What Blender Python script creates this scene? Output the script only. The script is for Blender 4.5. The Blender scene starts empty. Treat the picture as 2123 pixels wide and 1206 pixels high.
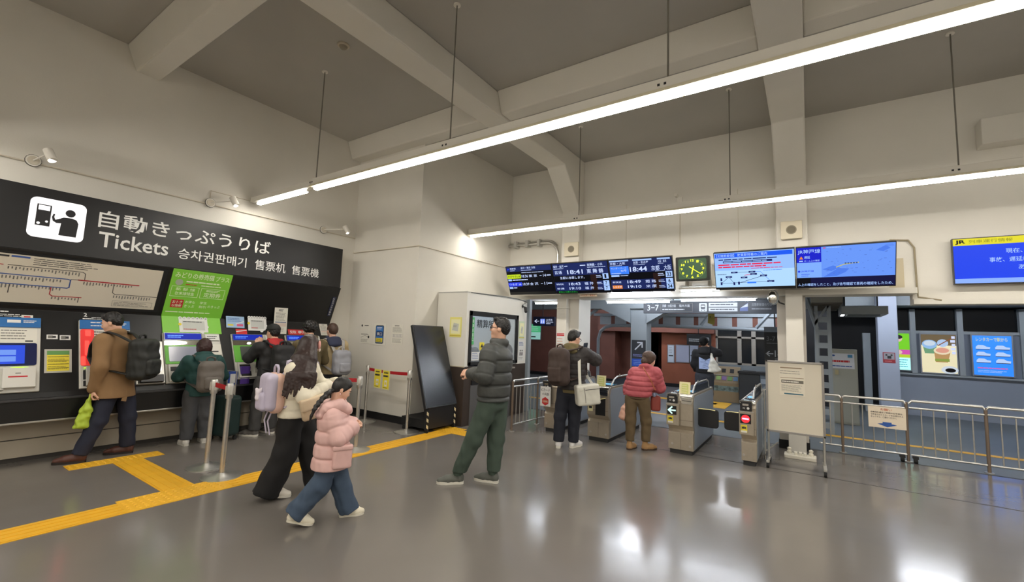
import bpy, math, random
import numpy as np
from mathutils import Vector, Matrix, Quaternion

SC = bpy.context.scene
COL = SC.collection
random.seed(7)

# ------------------------------------------------------------------ camera, world, exposure
cam_data = bpy.data.cameras.new('camera')
cam = bpy.data.objects.new('camera', cam_data)
COL.objects.link(cam)
cam_data.sensor_fit = 'HORIZONTAL'
cam_data.sensor_width = 36.0
cam_data.lens = 914.637 / 2123.0 * 36.0
cam_data.clip_start = 0.05
cam_data.clip_end = 200
cam.matrix_world = Matrix(((0.83078, 0.02432, 0.55607, 0.0),
                           (0.55539, -0.10196, -0.82531, 0.0),
                           (0.03663, 0.99449, -0.09822, 1.58),
                           (0, 0, 0, 1)))
SC.camera = cam
SC.view_settings.view_transform = 'Standard'
SC.view_settings.look = 'None'
SC.view_settings.gamma = 1.0
SC.view_settings.exposure = 0.08
SC.view_settings.use_curve_mapping = False

def lin(c):
    c = c / 255.0
    return c / 12.92 if c <= 0.04045 else ((c + 0.055) / 1.055) ** 2.4

world = bpy.data.worlds.new('night')
SC.world = world
world.use_nodes = True
world.node_tree.nodes['Background'].inputs[0].default_value = (0.01, 0.014, 0.022, 1)
world.node_tree.nodes['Background'].inputs[1].default_value = 1.0

LAMP = 56.0          # radiance of the hall's linear lamps
COOL = 42.0          # radiance of the bluish tubes around the gates

# ------------------------------------------------------------------ materials
MATS = {}
def M(name, rgb=(200, 200, 200), rough=0.5, metal=0.0, emit=0.0, noise=None, bump=None, ergb=None, coat=0.0, alpha=1.0, spec=0.5):
    """procedural Principled material; noise=(scale, amount) varies the colour, bump=(scale, strength) the surface"""
    if name in MATS: return MATS[name]
    m = bpy.data.materials.new(name)
    m.use_nodes = True
    nt = m.node_tree
    b = nt.nodes['Principled BSDF']
    col = tuple(lin(c) for c in rgb) + (1,)
    b.inputs['Base Color'].default_value = col
    b.inputs['Roughness'].default_value = rough
    b.inputs['Metallic'].default_value = metal
    b.inputs['Specular IOR Level'].default_value = spec
    if coat: b.inputs['Coat Weight'].default_value = coat; b.inputs['Coat Roughness'].default_value = 0.1
    if alpha < 1: b.inputs['Alpha'].default_value = alpha
    if emit:
        e = ergb or rgb
        b.inputs['Emission Color'].default_value = tuple(lin(c) for c in e) + (1,)
        b.inputs['Emission Strength'].default_value = emit
    if noise or bump:
        tc = nt.nodes.new('ShaderNodeTexCoord')
    if noise:
        n = nt.nodes.new('ShaderNodeTexNoise'); n.inputs['Scale'].default_value = noise[0]; n.inputs['Detail'].default_value = 4
        nt.links.new(tc.outputs['Object'], n.inputs['Vector'])
        r = nt.nodes.new('ShaderNodeValToRGB')
        r.color_ramp.elements[0].position = 0.3; r.color_ramp.elements[1].position = 0.7
        k = noise[1]
        r.color_ramp.elements[0].color = tuple(max(0, c * (1 - k)) for c in col[:3]) + (1,)
        r.color_ramp.elements[1].color = tuple(min(1, c * (1 + k)) for c in col[:3]) + (1,)
        nt.links.new(n.outputs['Fac'], r.inputs['Fac']); nt.links.new(r.outputs['Color'], b.inputs['Base Color'])
    if bump:
        n2 = nt.nodes.new('ShaderNodeTexNoise'); n2.inputs['Scale'].default_value = bump[0]; n2.inputs['Detail'].default_value = 3
        nt.links.new(tc.outputs['Object'], n2.inputs['Vector'])
        bp = nt.nodes.new('ShaderNodeBump'); bp.inputs['Strength'].default_value = bump[1]; bp.inputs['Distance'].default_value = 0.02
        nt.links.new(n2.outputs['Fac'], bp.inputs['Height']); nt.links.new(bp.outputs['Normal'], b.inputs['Normal'])
    MATS[name] = m
    return m

def screen(name, rgb, k=1.0):
    return M('screen_' + name, (4, 4, 5), 0.4, emit=k, ergb=rgb, spec=0.12)

PAINT = M('wall_paint', (218, 214, 204), 0.75, noise=(1.3, 0.035), bump=(60, 0.06))
CEIL = M('ceiling_paint', (178, 175, 168), 0.85, noise=(0.9, 0.04))
BLACKP = M('black_panel', (22, 22, 23), 0.38, noise=(8, 0.1))
DARK = M('dark_plastic', (28, 28, 30), 0.45)
MATT = M('matt_black', (14, 14, 15), 0.7)
WHITE = M('white_print', (225, 225, 222), 0.5)
PAPER = M('paper', (222, 219, 208), 0.7)
INK = M('ink', (45, 45, 48), 0.7)
INKG = M('ink_grey', (120, 118, 112), 0.7)
RED = M('red_print', (190, 40, 45), 0.6)
BLUE = M('blue_print', (40, 85, 160), 0.6)
YEL = M('yellow_print', (232, 214, 60), 0.6)
GREEN = M('green_print', (112, 178, 55), 0.5)
STEEL = M('brushed_steel', (202, 200, 195), 0.34, metal=0.9, noise=(30, 0.06))
CHROME = M('chrome', (215, 214, 210), 0.15, metal=1.0)
GREYP = M('grey_plastic', (188, 186, 178), 0.45)
LGREY = M('light_grey_plastic', (208, 206, 198), 0.4)
ALU = M('aluminium', (190, 188, 182), 0.35, metal=0.8)
WHITEP = M('white_enamel', (228, 224, 214), 0.45)
BLUEGREY = M('bluegrey_paint', (148, 157, 163), 0.6, noise=(2, 0.04))
RUBBER = M('rubber', (20, 20, 20), 0.8)
LED = M('lamp_diffuser', (255, 255, 255), 0.5, emit=LAMP, ergb=(255, 249, 239))
TUBE = M('cool_tube', (255, 255, 255), 0.5, emit=COOL, ergb=(232, 241, 255))
TUBE2 = M('passage_tube', (255, 255, 255), 0.5, emit=80, ergb=(242, 246, 255))
LEDS = M('lamp_diffuser_side', (255, 255, 255), 0.5, emit=4.0, ergb=(255, 250, 240))

# ------------------------------------------------------------------ objects
OFF = {}
def tag(o, label=None, cat=None, group=None, kind=None):
    if label: o['label'] = label
    if cat: o['category'] = cat
    if group: o['group'] = group
    if kind: o['kind'] = kind
    return o

def thing(name, label, cat, loc=(0, 0, 0), group=None, rot=0.0, local=False):
    """an Empty at the base of a thing; local=True means its parts are modelled around the origin"""
    o = bpy.data.objects.new(name, None)
    o.empty_display_size = 0.1
    COL.objects.link(o)
    o.location = loc; o.rotation_euler = (0, 0, rot)
    OFF[o.name] = Vector((0, 0, 0)) if local else Vector(loc)
    return tag(o, label, cat, group)

def dup(root, loc, rot, label, group=None):
    def cp(o, parent):
        c = o.copy(); COL.objects.link(c)
        if parent: c.parent = parent
        OFF[c.name] = OFF.get(o.name, Vector())
        for ch in [x for x in bpy.data.objects if x.parent == o and x != c]:
            cp(ch, c)
        return c
    r = cp(root, None)
    r.location = loc; r.rotation_euler = (0, 0, rot); r['label'] = label
    if group: r['group'] = group
    return r

class Fr:
    """a flat frame: origin o, axes u and v, n = u x v pointing to the viewer"""
    def __init__(s, o, u, v):
        s.o = Vector(o); s.u = Vector(u).normalized(); s.v = Vector(v).normalized(); s.n = s.u.cross(s.v)
    def p(s, a, b, c=0.0): return s.o + s.u * a + s.v * b + s.n * c

def FX(x): return Fr((x, 0, 0), (0, 1, 0), (0, 0, 1))     # faces +X, a = y, b = z
def FY(y): return Fr((0, y, 0), (1, 0, 0), (0, 0, 1))     # faces -Y, a = x, b = z
def FZ(z): return Fr((0, 0, z), (1, 0, 0), (0, 1, 0))     # faces up

GLY = {}
def glyphs(s, bold):
    key = (s, bold)
    if key not in GLY:
        c = bpy.data.curves.new('writing', 'FONT'); c.body = s; c.offset = bold; c.resolution_u = 2
        o = bpy.data.objects.new('writing', c); COL.objects.link(o)
        dg = bpy.context.evaluated_depsgraph_get()
        me = bpy.data.meshes.new_from_object(o.evaluated_get(dg))
        vs = [v.co.copy() for v in me.vertices]; fs = [tuple(p.vertices) for p in me.polygons]
        bpy.data.objects.remove(o); bpy.data.curves.remove(c); bpy.data.meshes.remove(me)
        GLY[key] = (vs, fs)
    return GLY[key]

class MB:
    def __init__(s): s.v = []; s.f = []; s.m = []; s.mats = []
    def slot(s, mat):
        if mat not in s.mats: s.mats.append(mat)
        return s.mats.index(mat)
    def add(s, vs, fs, mat):
        k = len(s.v); i = s.slot(mat)
        s.v += [Vector(v) for v in vs]
        for f in fs: s.f.append([k + q for q in f]); s.m.append(i)
        return s
    def box(s, x0, x1, y0, y1, z0, z1, mat):
        return s.slab(FZ(0), x0, y0, x1, y1, z0, z1, mat)
    def slab(s, fr, a0, b0, a1, b1, c0, c1, mat):
        p = [fr.p(a, b, c) for c in (c0, c1) for a, b in ((a0, b0), (a1, b0), (a1, b1), (a0, b1))]
        return s.add(p, [(3, 2, 1, 0), (4, 5, 6, 7), (0, 1, 5, 4), (1, 2, 6, 5), (2, 3, 7, 6), (3, 0, 4, 7)], mat)
    def rect(s, fr, a0, b0, a1, b1, c, mat):
        return s.add([fr.p(a0, b0, c), fr.p(a1, b0, c), fr.p(a1, b1, c), fr.p(a0, b1, c)], [(0, 1, 2, 3)], mat)
    def poly(s, fr, pts, c0, c1, mat):
        n = len(pts)
        if c1 is None:
            return s.add([fr.p(a, b, c0) for a, b in pts], [tuple(range(n))], mat)
        vs = [fr.p(a, b, c0) for a, b in pts] + [fr.p(a, b, c1) for a, b in pts]
        fs = [tuple(range(n - 1, -1, -1)), tuple(range(n, 2 * n))] + [(i, (i + 1) % n, n + (i + 1) % n, n + i) for i in range(n)]
        return s.add(vs, fs, mat)
    def rrect(s, fr, a0, b0, a1, b1, r, c0, c1, mat, seg=5):
        pts = []
        for cx, cy, t0 in ((a1 - r, b0 + r, -90), (a1 - r, b1 - r, 0), (a0 + r, b1 - r, 90), (a0 + r, b0 + r, 180)):
            for i in range(seg + 1):
                t = math.radians(t0 + 90 * i / seg); pts.append((cx + r * math.cos(t), cy + r * math.sin(t)))
        return s.poly(fr, pts, c0, c1, mat)
    def disc(s, fr, a, b, r, c0, c1, mat, seg=24):
        return s.poly(fr, [(a + r * math.cos(2 * math.pi * i / seg), b + r * math.sin(2 * math.pi * i / seg)) for i in range(seg)], c0, c1, mat)
    def line(s, fr, pts, w, c, mat):
        for (a0, b0), (a1, b1) in zip(pts[:-1], pts[1:]):
            dx, dy = a1 - a0, b1 - b0; L = math.hypot(dx, dy) or 1; nx, ny = -dy / L * w / 2, dx / L * w / 2
            ex, ey = dx / L * w / 2, dy / L * w / 2
            s.add([fr.p(a0 - ex - nx, b0 - ey - ny, c), fr.p(a1 + ex - nx, b1 + ey - ny, c), fr.p(a1 + ex + nx, b1 + ey + ny, c), fr.p(a0 - ex + nx, b0 - ey + ny, c)], [(0, 1, 2, 3)], mat)
        return s
    def rows(s, fr, a0, b0, a1, b1, n, c, mat, seed=1, fill=0.5, full=0.75):
        """rows of fine print too small to read"""
        rd = random.Random(seed); h = (b1 - b0) / n
        for i in range(n):
            y = b1 - (i + 0.5) * h; x = a0; end = a0 + (a1 - a0) * (rd.uniform(full, 1.0))
            while x < end:
                w = (a1 - a0) * rd.uniform(0.06, 0.22); s.rect(fr, x, y - h * fill / 2, min(end, x + w), y + h * fill / 2, c, mat); x += w + (a1 - a0) * 0.015
        return s
    def text(s, fr, t, a0, b0, a1, b1, mat, c=0.002, bold=0.0, align='L'):
        """writing fitted into a box; a1 None keeps the letters' own proportions"""
        if any(ord(q) > 0x2E80 for q in t): bold = min(bold, 0.009)
        vs, fs = glyphs(t, bold)
        if not vs: return s
        x0 = min(v.x for v in vs); x1 = max(v.x for v in vs); y0 = min(v.y for v in vs); y1 = max(v.y for v in vs)
        ky = (b1 - b0) / max(1e-6, y1 - y0); kx = ky if a1 is None else (a1 - a0) / max(1e-6, x1 - x0)
        return s.add([fr.p(a0 + (v.x - x0) * kx, b0 + (v.y - y0) * ky, c) for v in vs], fs, mat)
    def cyl(s, p0, p1, r0, mat, r1=None, seg=14, cap=True):
        p0, p1 = Vector(p0), Vector(p1); r1 = r0 if r1 is None else r1
        w = (p1 - p0).normalized(); u = w.orthogonal().normalized(); v = w.cross(u)
        vs = [p + (u * math.cos(2 * math.pi * i / seg) + v * math.sin(2 * math.pi * i / seg)) * r for p, r in ((p0, r0), (p1, r1)) for i in range(seg)]
        fs = [(i, (i + 1) % seg, seg + (i + 1) % seg, seg + i) for i in range(seg)]
        if cap: fs += [tuple(range(seg - 1, -1, -1)), tuple(range(seg, 2 * seg))]
        return s.add(vs, fs, mat)
    def tube(s, pts, r, mat, seg=8, closed=False, flat=1.0, radii=None):
        pts = [Vector(p) for p in pts]; n = len(pts); vs = []; fs = []; u = None
        for i, p in enumerate(pts):
            t = (pts[min(n - 1, i + 1)] - pts[max(0, i - 1)]).normalized()
            if u is None: u = t.orthogonal().normalized()
            u = (u - t * u.dot(t)).normalized(); v = t.cross(u)
            rr = radii[i] if radii else r
            vs += [p + u * math.cos(2 * math.pi * k / seg) * rr + v * math.sin(2 * math.pi * k / seg) * rr * flat for k in range(seg)]
        for i in range(n - 1):
            for k in range(seg):
                fs.append((i * seg + k, i * seg + (k + 1) % seg, (i + 1) * seg + (k + 1) % seg, (i + 1) * seg + k))
        fs += [tuple(range(seg - 1, -1, -1)), tuple((n - 1) * seg + k for k in range(seg))]
        return s.add(vs, fs, mat)
    def strap(s, pts, w, th, mat, side=(0, 0, 1)):
        """a flat band along a path; side = the band's width direction"""
        pts = [Vector(p) for p in pts]; n = len(pts); vs = []; fs = []
        for i, p in enumerate(pts):
            t = (pts[min(n - 1, i + 1)] - pts[max(0, i - 1)]).normalized()
            sd = Vector(side); sd = (sd - t * sd.dot(t)).normalized(); nn = t.cross(sd)
            vs += [p + sd * w / 2 + nn * th / 2, p - sd * w / 2 + nn * th / 2, p - sd * w / 2 - nn * th / 2, p + sd * w / 2 - nn * th / 2]
        for i in range(n - 1):
            for k in range(4): fs.append((i * 4 + k, i * 4 + (k + 1) % 4, i * 4 + 4 + (k + 1) % 4, i * 4 + 4 + k))
        fs += [(3, 2, 1, 0), tuple((n - 1) * 4 + k for k in range(4))]
        return s.add(vs, fs, mat)
    def ell(s, c, r, mat, seg=16, ring=10, R=None):
        c = Vector(c); vs = []; fs = []
        for i in range(1, ring):
            t = math.pi * i / ring
            for k in range(seg):
                p = 2 * math.pi * k / seg; q = Vector((r[0] * math.sin(t) * math.cos(p), r[1] * math.sin(t) * math.sin(p), r[2] * math.cos(t)))
                vs.append(c + (R @ q if R else q))
        top = Vector((0, 0, r[2])); vs += [c + (R @ top if R else top), c - (R @ top if R else top)]; a = len(vs) - 2
        for i in range(ring - 2):
            for k in range(seg): fs.append((i * seg + k, (i + 1) * seg + k, (i + 1) * seg + (k + 1) % seg, i * seg + (k + 1) % seg))
        for k in range(seg): fs += [(a, k, (k + 1) % seg), (a + 1, (ring - 2) * seg + (k + 1) % seg, (ring - 2) * seg + k)]
        return s.add(vs, fs, mat)
    def lathe(s, c, prof, mat, seg=20):
        c = Vector(c); vs = []; fs = []; n = len(prof)
        for r, z in prof: vs += [c + Vector((r * math.cos(2 * math.pi * k / seg), r * math.sin(2 * math.pi * k / seg), z)) for k in range(seg)]
        for i in range(n - 1):
            for k in range(seg): fs.append((i * seg + k, i * seg + (k + 1) % seg, (i + 1) * seg + (k + 1) % seg, (i + 1) * seg + k))
        fs += [tuple(range(seg - 1, -1, -1)), tuple((n - 1) * seg + k for k in range(seg))]
        return s.add(vs, fs, mat)
    def build(s, name, parent=None, bevel=0.0, smooth=None, loc=None, label=None, cat=None, group=None, kind=None):
        off = OFF[parent.name] if parent else Vector(loc or (0, 0, 0))
        me = bpy.data.meshes.new(name)
        me.from_pydata([v - off for v in s.v], [], s.f)
        for m in s.mats: me.materials.append(m)
        me.polygons.foreach_set('material_index', s.m)
        if smooth is not None:
            me.polygons.foreach_set('use_smooth', [True] * len(me.polygons))
            if smooth > 0: me.set_sharp_from_angle(angle=math.radians(smooth))
        me.update()
        o = bpy.data.objects.new(name, me); COL.objects.link(o)
        if parent: o.parent = parent; OFF[o.name] = off
        else: o.location = off; OFF[o.name] = off
        if bevel:
            b = o.modifiers.new('edge', 'BEVEL'); b.width = bevel; b.segments = 2; b.limit_method = 'ANGLE'; b.angle_limit = math.radians(40)
        return tag(o, label, cat, group, kind)

def struct(mb, name, **k): return mb.build(name, kind='structure', **k)

# ================================================================== THE SETTING
def floor_material(name, rgb, rough, vary):
    m = M(name, rgb, rough, noise=(1.1, vary), bump=(5.0, 0.06), spec=0.5)
    return m
FLOOR = floor_material('vinyl_floor', (114, 109, 104), 0.16, 0.06)
FLOOR2 = floor_material('concourse_floor', (96, 103, 107), 0.45, 0.08)
struct(MB().box(-9, 7.2, -5, 8.4, -0.1, 0, FLOOR), 'floor')
struct(MB().box(-14, 12, 8.4, 40, -0.1, 0.001, FLOOR2), 'floor_beyond_gates')
struct(MB().box(-3.3, 7, 6.74, 6.765, 0, 0.002, M('floor_seam', (70, 65, 62), 0.5)).box(-9, 7, 8.38, 8.42, 0, 0.003, M('floor_joint', (60, 62, 66), 0.4)), 'trim_1')

struct(MB().box(-7.6, -7.4, -5, 5.37, 0, 5.3, PAINT), 'wall_left')
struct(MB().box(-7.6, -5.6, 5.37, 8.4, 0, 5.3, PAINT), 'wall_corner')
b = MB().box(-5.6, 1.22, 8.2, 8.4, 2.34, 5.3, PAINT).box(1.22, 7.2, 8.2, 8.4, 2.2, 5.3, PAINT)
b.box(-5.6, 1.24, 7.98, 8.2, 2.34, 2.42, PAINT)                       # ledge under the boards
b.box(1.22, 7.2, 8.12, 8.2, 2.2, 2.27, PAINT)
struct(b, 'wall_back')
struct(MB().box(7.0, 7.2, -5, 8.2, 0, 5.3, PAINT), 'wall_right')
struct(MB().box(-7.6, 7.2, -5.2, -5, 0, 5.3, PAINT), 'wall_front')
struct(MB().box(-7.6, 7.2, -5.2, 8.4, 5.22, 5.4, CEIL), 'ceiling')
b = MB()
for x0, x1, zb in ((-4.2, -3.8, 4.86), (-0.39, 0.03, 4.84), (3.3, 3.72, 4.84)):   # frames: beam, haunch and pilaster
    yz = Fr((0, 0, 0), (0, 1, 0), (0, 0, 1))
    b.poly(yz, [(-5, zb), (7.3, zb), (8.0, 4.15), (8.0, 2.42), (8.2, 2.42), (8.2, 5.22), (-5, 5.22)], x0, x1, PAINT)
struct(b, 'ceiling_beam', bevel=0.02)
b = MB()
for y0 in (-1.6, 1.78, 5.16):                                         # cross beams with flared sides
    yz = Fr((0, 0, 0), (0, 1, 0), (0, 0, 1))
    for x0, x1 in ((-7.4, -4.2), (-3.8, -0.39), (0.03, 3.3), (3.72, 7.0)):
        b.poly(yz, [(y0, 4.9), (y0 + 0.26, 4.9), (y0 + 0.42, 5.22), (y0 - 0.12, 5.22)], x0, x1, PAINT)
struct(b, 'ceiling_crossbeam', bevel=0.02)
b = MB().box(-7.4, -5.58, 5.35, 5.37, 0, 0.12, MATT).box(-5.6, -5.58, 5.37, 5.9, 0, 0.12, MATT)
struct(b, 'baseboard_corner')
# ledge line and conduit on the corner block
b = MB().tube([(-7.4, 5.35, 3.06), (-5.585, 5.35, 3.06), (-5.585, 8.2, 3.06)], 0.009, M('cream_conduit', (205, 196, 178), 0.5))
struct(b, 'trim_2')
# pillars between the gates
b = MB()
b.box(-4.27, -4.05, 8.0, 8.15, 0, 2.42, PAINT).box(-4.2, -3.84, 8.15, 8.72, 0, 2.42, PAINT)
b.box(-4.28, -4.04, 7.99, 8.16, 2.14, 2.16, PAINT)
struct(b, 'pillar', bevel=0.008)
b = MB().box(-0.41, -0.03, 8.16, 8.5, 0, 2.42, M('pillar_grey', (196, 190, 180), 0.7)).box(-0.285, -0.065, 7.96, 8.16, 0, 2.42, PAINT)
b.box(-0.42, -0.02, 8.15, 8.16, 0, 0.13, MATT).box(-0.42, -0.41, 8.15, 8.5, 0, 0.13, MATT).box(-0.03, -0.02, 8.15, 8.5, 0, 0.13, MATT)
struct(b, 'pillar_by_board', bevel=0.006)
struct(MB().box(-5.0, -4.92, 8.0, 8.1, 0, 2.34, BLUEGREY), 'pillar_gate_jamb', bevel=0.004)
# fine vertical joints and patches on the back wall
b = MB()
for x in (-2.9, -0.95): b.box(x, x + 0.006, 8.192, 8.2, 2.9, 4.2, M('wall_joint', (196, 188, 170), 0.8))
b.box(1.7, 6.5, 8.194, 8.2, 2.72, 2.726, MATS['wall_joint'])
b.box(0.98, 1.14, 8.185, 8.2, 2.4, 2.86, M('patch_board', (190, 178, 150), 0.6))
b.tube([(1.0, 8.18, 3.13), (1.2, 8.18, 3.11), (1.26, 8.18, 3.0), (1.27, 8.18, 2.4), (1.27, 8.15, 2.3), (1.5, 8.12, 2.25)], 0.012, M('cable_beige', (150, 138, 112), 0.6))
struct(b, 'trim_3')

# --- tactile paving
TACT = M('tactile_yellow', (226, 172, 40), 0.5, noise=(6, 0.06))
b = MB()
def tact(x0, x1, y0, y1, bars=None, z=0.0, h=0.004):
    b.box(x0, x1, y0, y1, z, z + h, TACT)
    if bars == 'y':
        n = 4; w = (x1 - x0) / n
        for i in range(n): b.box(x0 + (i + .25) * w, x0 + (i + .75) * w, y0 + 0.01, y1 - 0.01, z + h, z + h + 0.004, TACT)
    elif bars == 'x':
        n = 4; w = (y1 - y0) / n
        for i in range(n): b.box(x0 + 0.01, x1 - 0.01, y0 + (i + .25) * w, y0 + (i + .75) * w, z + h, z + h + 0.004, TACT)
    elif bars == 'd':
        for i in range(max(1, round((x1 - x0) / .055))):
            for j in range(max(1, round((y1 - y0) / .055))):
                px, py = x0 + .028 + i * .055, y0 + .028 + j * .055
                if px < x1 - .01 and py < y1 - .01:
                    b.add([(px - .013, py - .013, z + h), (px + .013, py - .013, z + h), (px + .013, py + .013, z + h), (px - .013, py + .013, z + h), (px - .008, py - .008, z + h + .004), (px + .008, py - .008, z + h + .004), (px + .008, py + .008, z + h + .004), (px - .008, py + .008, z + h + .004)],
                          [(4, 5, 6, 7), (0, 1, 5, 4), (1, 2, 6, 5), (2, 3, 7, 6), (3, 0, 4, 7)], TACT)
tact(-5.0, -4.7, -4.5, 1.44, 'y'); tact(-5.0, -4.7, 2.24, 5.42, 'y')
tact(-5.06, -4.7, 1.44, 2.24, 'd'); tact(-6.44, -5.06, 1.77, 2.04, 'x'); tact(-6.67, -6.44, 1.42, 2.25, 'd')
tact(-5.1, -4.7, 5.42, 5.8, 'd'); tact(-4.7, -4.28, 5.42, 5.7, 'd')
struct(b, 'trim_4')
b = MB()
TACT2 = TACT; h = 0.001
b.box(-6.5, 7, 9.82, 9.97, 0.001, 0.006, TACT); b.box(-4.6, -4.3, 10.2, 24, 0.001, 0.006, TACT); b.box(-2.3, -1.7, 11.8, 13.0, 0.001, 0.006, TACT)
b.box(-4.3, -2.0, 12.4, 12.7, 0.001, 0.006, TACT)
struct(b, 'trim_5')

# --- beyond the gates
BROWN = M('brown_wall', (118, 74, 62), 0.65, noise=(3, 0.08))
BROWNLIT = M('brown_wall_lit', (150, 88, 64), 0.65, noise=(3, 0.08))  # brown wall again, with the niche's orange light put into its colour
GCEIL = M('concourse_ceiling', (140, 146, 152), 0.8)
struct(MB().box(-14, 12, 8.4, 27, 2.95, 3.05, GCEIL), 'ceiling_beyond_gates')
b = MB().box(-14, 0.6, 10.85, 11.25, 2.34, 2.95, BLUEGREY)                       # cross beam over the grey-blue column
b.poly(FY(10.85), [(-3.95, 2.34), (-4.5, 2.34), (-3.71, 1.98), (-3.71, 2.34)], 0.0, -0.4, BLUEGREY)
b.poly(FY(10.85), [(-3.3, 2.34), (-3.3, 1.98), (-2.7, 2.34)], 0.0, -0.4, BLUEGREY)
struct(b, 'ceiling_beam_beyond')
b = MB().box(-3.71, -3.31, 10.9, 11.3, 0, 2.95, BLUEGREY)
struct(b, 'pillar_bluegrey', bevel=0.01)
b = MB().box(-14, -6.56, 16.3, 16.6, 0, 2.95, BROWN).box(-6.56, -6.0, 15.9, 16.6, 0, 1.85, BROWN).box(-6.56, -2.55, 15.6, 16.6, 1.85, 2.95, BROWN)
b.box(-6.0, -5.4, 16.6, 16.9, 0, 1.85, BROWN).box(-5.4, -4.3, 19.5, 19.7, 0, 2.95, BROWN).box(-4.3, -2.55, 15.9, 16.6, 0, 1.85, BROWNLIT)
b.box(-14, -6.0, 15.85, 16.3, 0, 0.09, MATT).box(-4.3, -2.55, 15.86, 15.9, 0, 0.12, MATT)
struct(b, 'wall_brown')
b = MB()
FAR = FY(15.9)
b.box(-2.55, -0.2, 15.95, 16.2, 0, 0.72, M('ochre_wall', (120, 104, 84), 0.7)).box(-2.55, -0.2, 15.8, 16.2, 0.72, 0.88, BLUEGREY).box(-2.55, -0.2, 15.95, 16.2, 2.1, 2.95, BLUEGREY)
struct(b, 'wall_under_windows')
def far_window(n, x0, x1):
    w = MB(); 
    for a in (x0, x1 - 0.06): w.box(a, a + 0.06, 15.9, 16.0, 0.88, 2.1, ALU)
    for z in (0.88, 1.72, 2.04): w.box(x0, x1, 15.9, 16.0, z, z + 0.06, ALU)
    w.box(x0 + 0.06, x1 - 0.06, 15.98, 16.0, 0.9, 2.1, M('dark_glass', (30, 36, 42), 0.15))
    struct(w, 'window_%d' % n)
far_window(1, -2.55, -1.85); far_window(2, -1.85, -1.45); far_window(3, -1.45, -0.95)
# pale frame with a rounded corner, and the railing of light and russet panels above it
FRAMEG = M('pale_frame', (150, 160, 168), 0.5)
b = MB().tube([(-5.45, 13, 0), (-5.45, 13, 1.55), (-5.38, 13, 1.78), (-5.22, 13, 1.92), (-5.0, 13, 1.97), (-3.5, 13, 1.99), (-0.6, 13, 1.93)], 0.05, FRAMEG, seg=8)
b.box(-5.6, -0.6, 12.95, 13.05, 2.26, 2.34, FRAMEG)
struct(b, 'trim_6')
b = MB(); x = -5.4; i = 0
while x < -0.7:
    w = 0.36 if i % 2 == 0 else 0.12
    b.box(x, x + w, 13.0, 13.04, 2.0, 2.26, M('panel_white', (165, 172, 178), 0.6) if i % 2 == 0 else BROWN); x += w; i += 1
struct(b, 'trim_7')
b = MB()
for x0, z0, x1, z1, y in ((-5.9, 1.9, -4.9, 2.6, 12.2), (-2.3, 2.0, -1.9, 2.55, 12.2), (-1.05, 1.95, -0.6, 2.5, 12.2)):
    b.tube([(x0, y, z0), (x1, y, z1)], 0.045, FRAMEG, seg=6)
struct(b, 'trim_8')
# pale-blue wall with light boxes on the right
PALEB = M('pale_blue_wall', (140, 149, 164), 0.6, noise=(1.5, 0.03))
b = MB().box(1.72, 9, 14.5, 14.7, 0, 0.97, PALEB).box(1.72, 9, 14.42, 14.7, 0.97, 1.01, BLUEGREY).box(0.5, 9, 13.7, 14.7, 2.6, 2.95, BLUEGREY).box(1.72, 9, 14.5, 14.7, 1.0, 1.99, M('poster_bay', (120, 130, 146), .6))
struct(b, 'wall_pale_blue')
b = MB()
for x in (2.07, 2.9, 3.9, 4.9): b.box(x, x + 0.1, 14.42, 14.6, 1.0, 2.56, BLUEGREY)
b.box(1.72, 9, 14.46, 14.6, 1.97, 2.04, BLUEGREY)
struct(b, 'trim_9')
struct(MB().box(1.72, 9, 14.56, 14.6, 2.0, 2.55, M('night_glass', (10, 12, 16), 0.06)), 'window_4')
struct(MB().box(1.34, 1.7, 13.3, 13.65, 0, 2.95, M('pillar_blue', (164, 174, 192), 0.6)), 'pillar_pale_blue', bevel=0.015)
struct(MB().box(0.45, 1.72, 16.5, 16.6, 0, 2.6, M('opening_shade', (24, 27, 33), 0.5)), 'door_1')  # flat dark panel: the opening's darkness is put into its colour
b = MB().box(-0.2, 0.45, 14.5, 14.7, 0, 2.95, MATS['opening_shade']).box(1.15, 1.3, 14.4, 14.6, 0, 1.95, BLUEGREY)  # dark colour stands in for the shade behind the stair gaps
struct(b, 'wall_stair_side')
struct(MB().box(-14, 12, 26.9, 27, 0, 2.95, M('far_wall', (60, 66, 74), 0.7)), 'wall_far')
struct(MB().box(-14.1, -14, 8.4, 27, 0, 2.95, BROWN), 'wall_far_left')
struct(MB().box(9, 9.1, 8.4, 14.7, 0, 2.95, PALEB), 'wall_far_right')
# ventilation duct and cassette under the low ceiling
b = MB().box(0.05, 0.5, 9.4, 11.6, 2.34, 2.6, M('duct_grey', (120, 116, 104), 0.6))
for i in range(9): b.box(0.05, 0.5, 9.4 + i * .25, 9.44 + i * .25, 2.32, 2.34, M('duct_slat', (88, 84, 76), 0.6))  # darker slats across the duct's underside
struct(b, 'trim_10')
# the flight of steps seen from its side: a slatted stringer
b = MB()
b.box(0.10, 0.15, 10, 10.08, 0, 2.35, BLUEGREY).box(0.29, 0.35, 10, 10.08, 0, 2.35, BLUEGREY)
for i in range(9): b.box(0.15, 0.29, 10.01, 10.07, 0.1 + i * .24, 0.2 + i * .24, BLUEGREY)
b.tube([(-0.05, 10.04, 2.6), (0.13, 10.04, 1.9), (0.12, 10.04, 0)], 0.04, BLUEGREY, seg=6)
b.poly(FY(10.0), [(0.35, 2.35), (0.1, 1.95), (0.1, 2.02), (0.3, 2.35)], 0, -0.05, BLUEGREY)
struct(b, 'trim_11')

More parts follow.
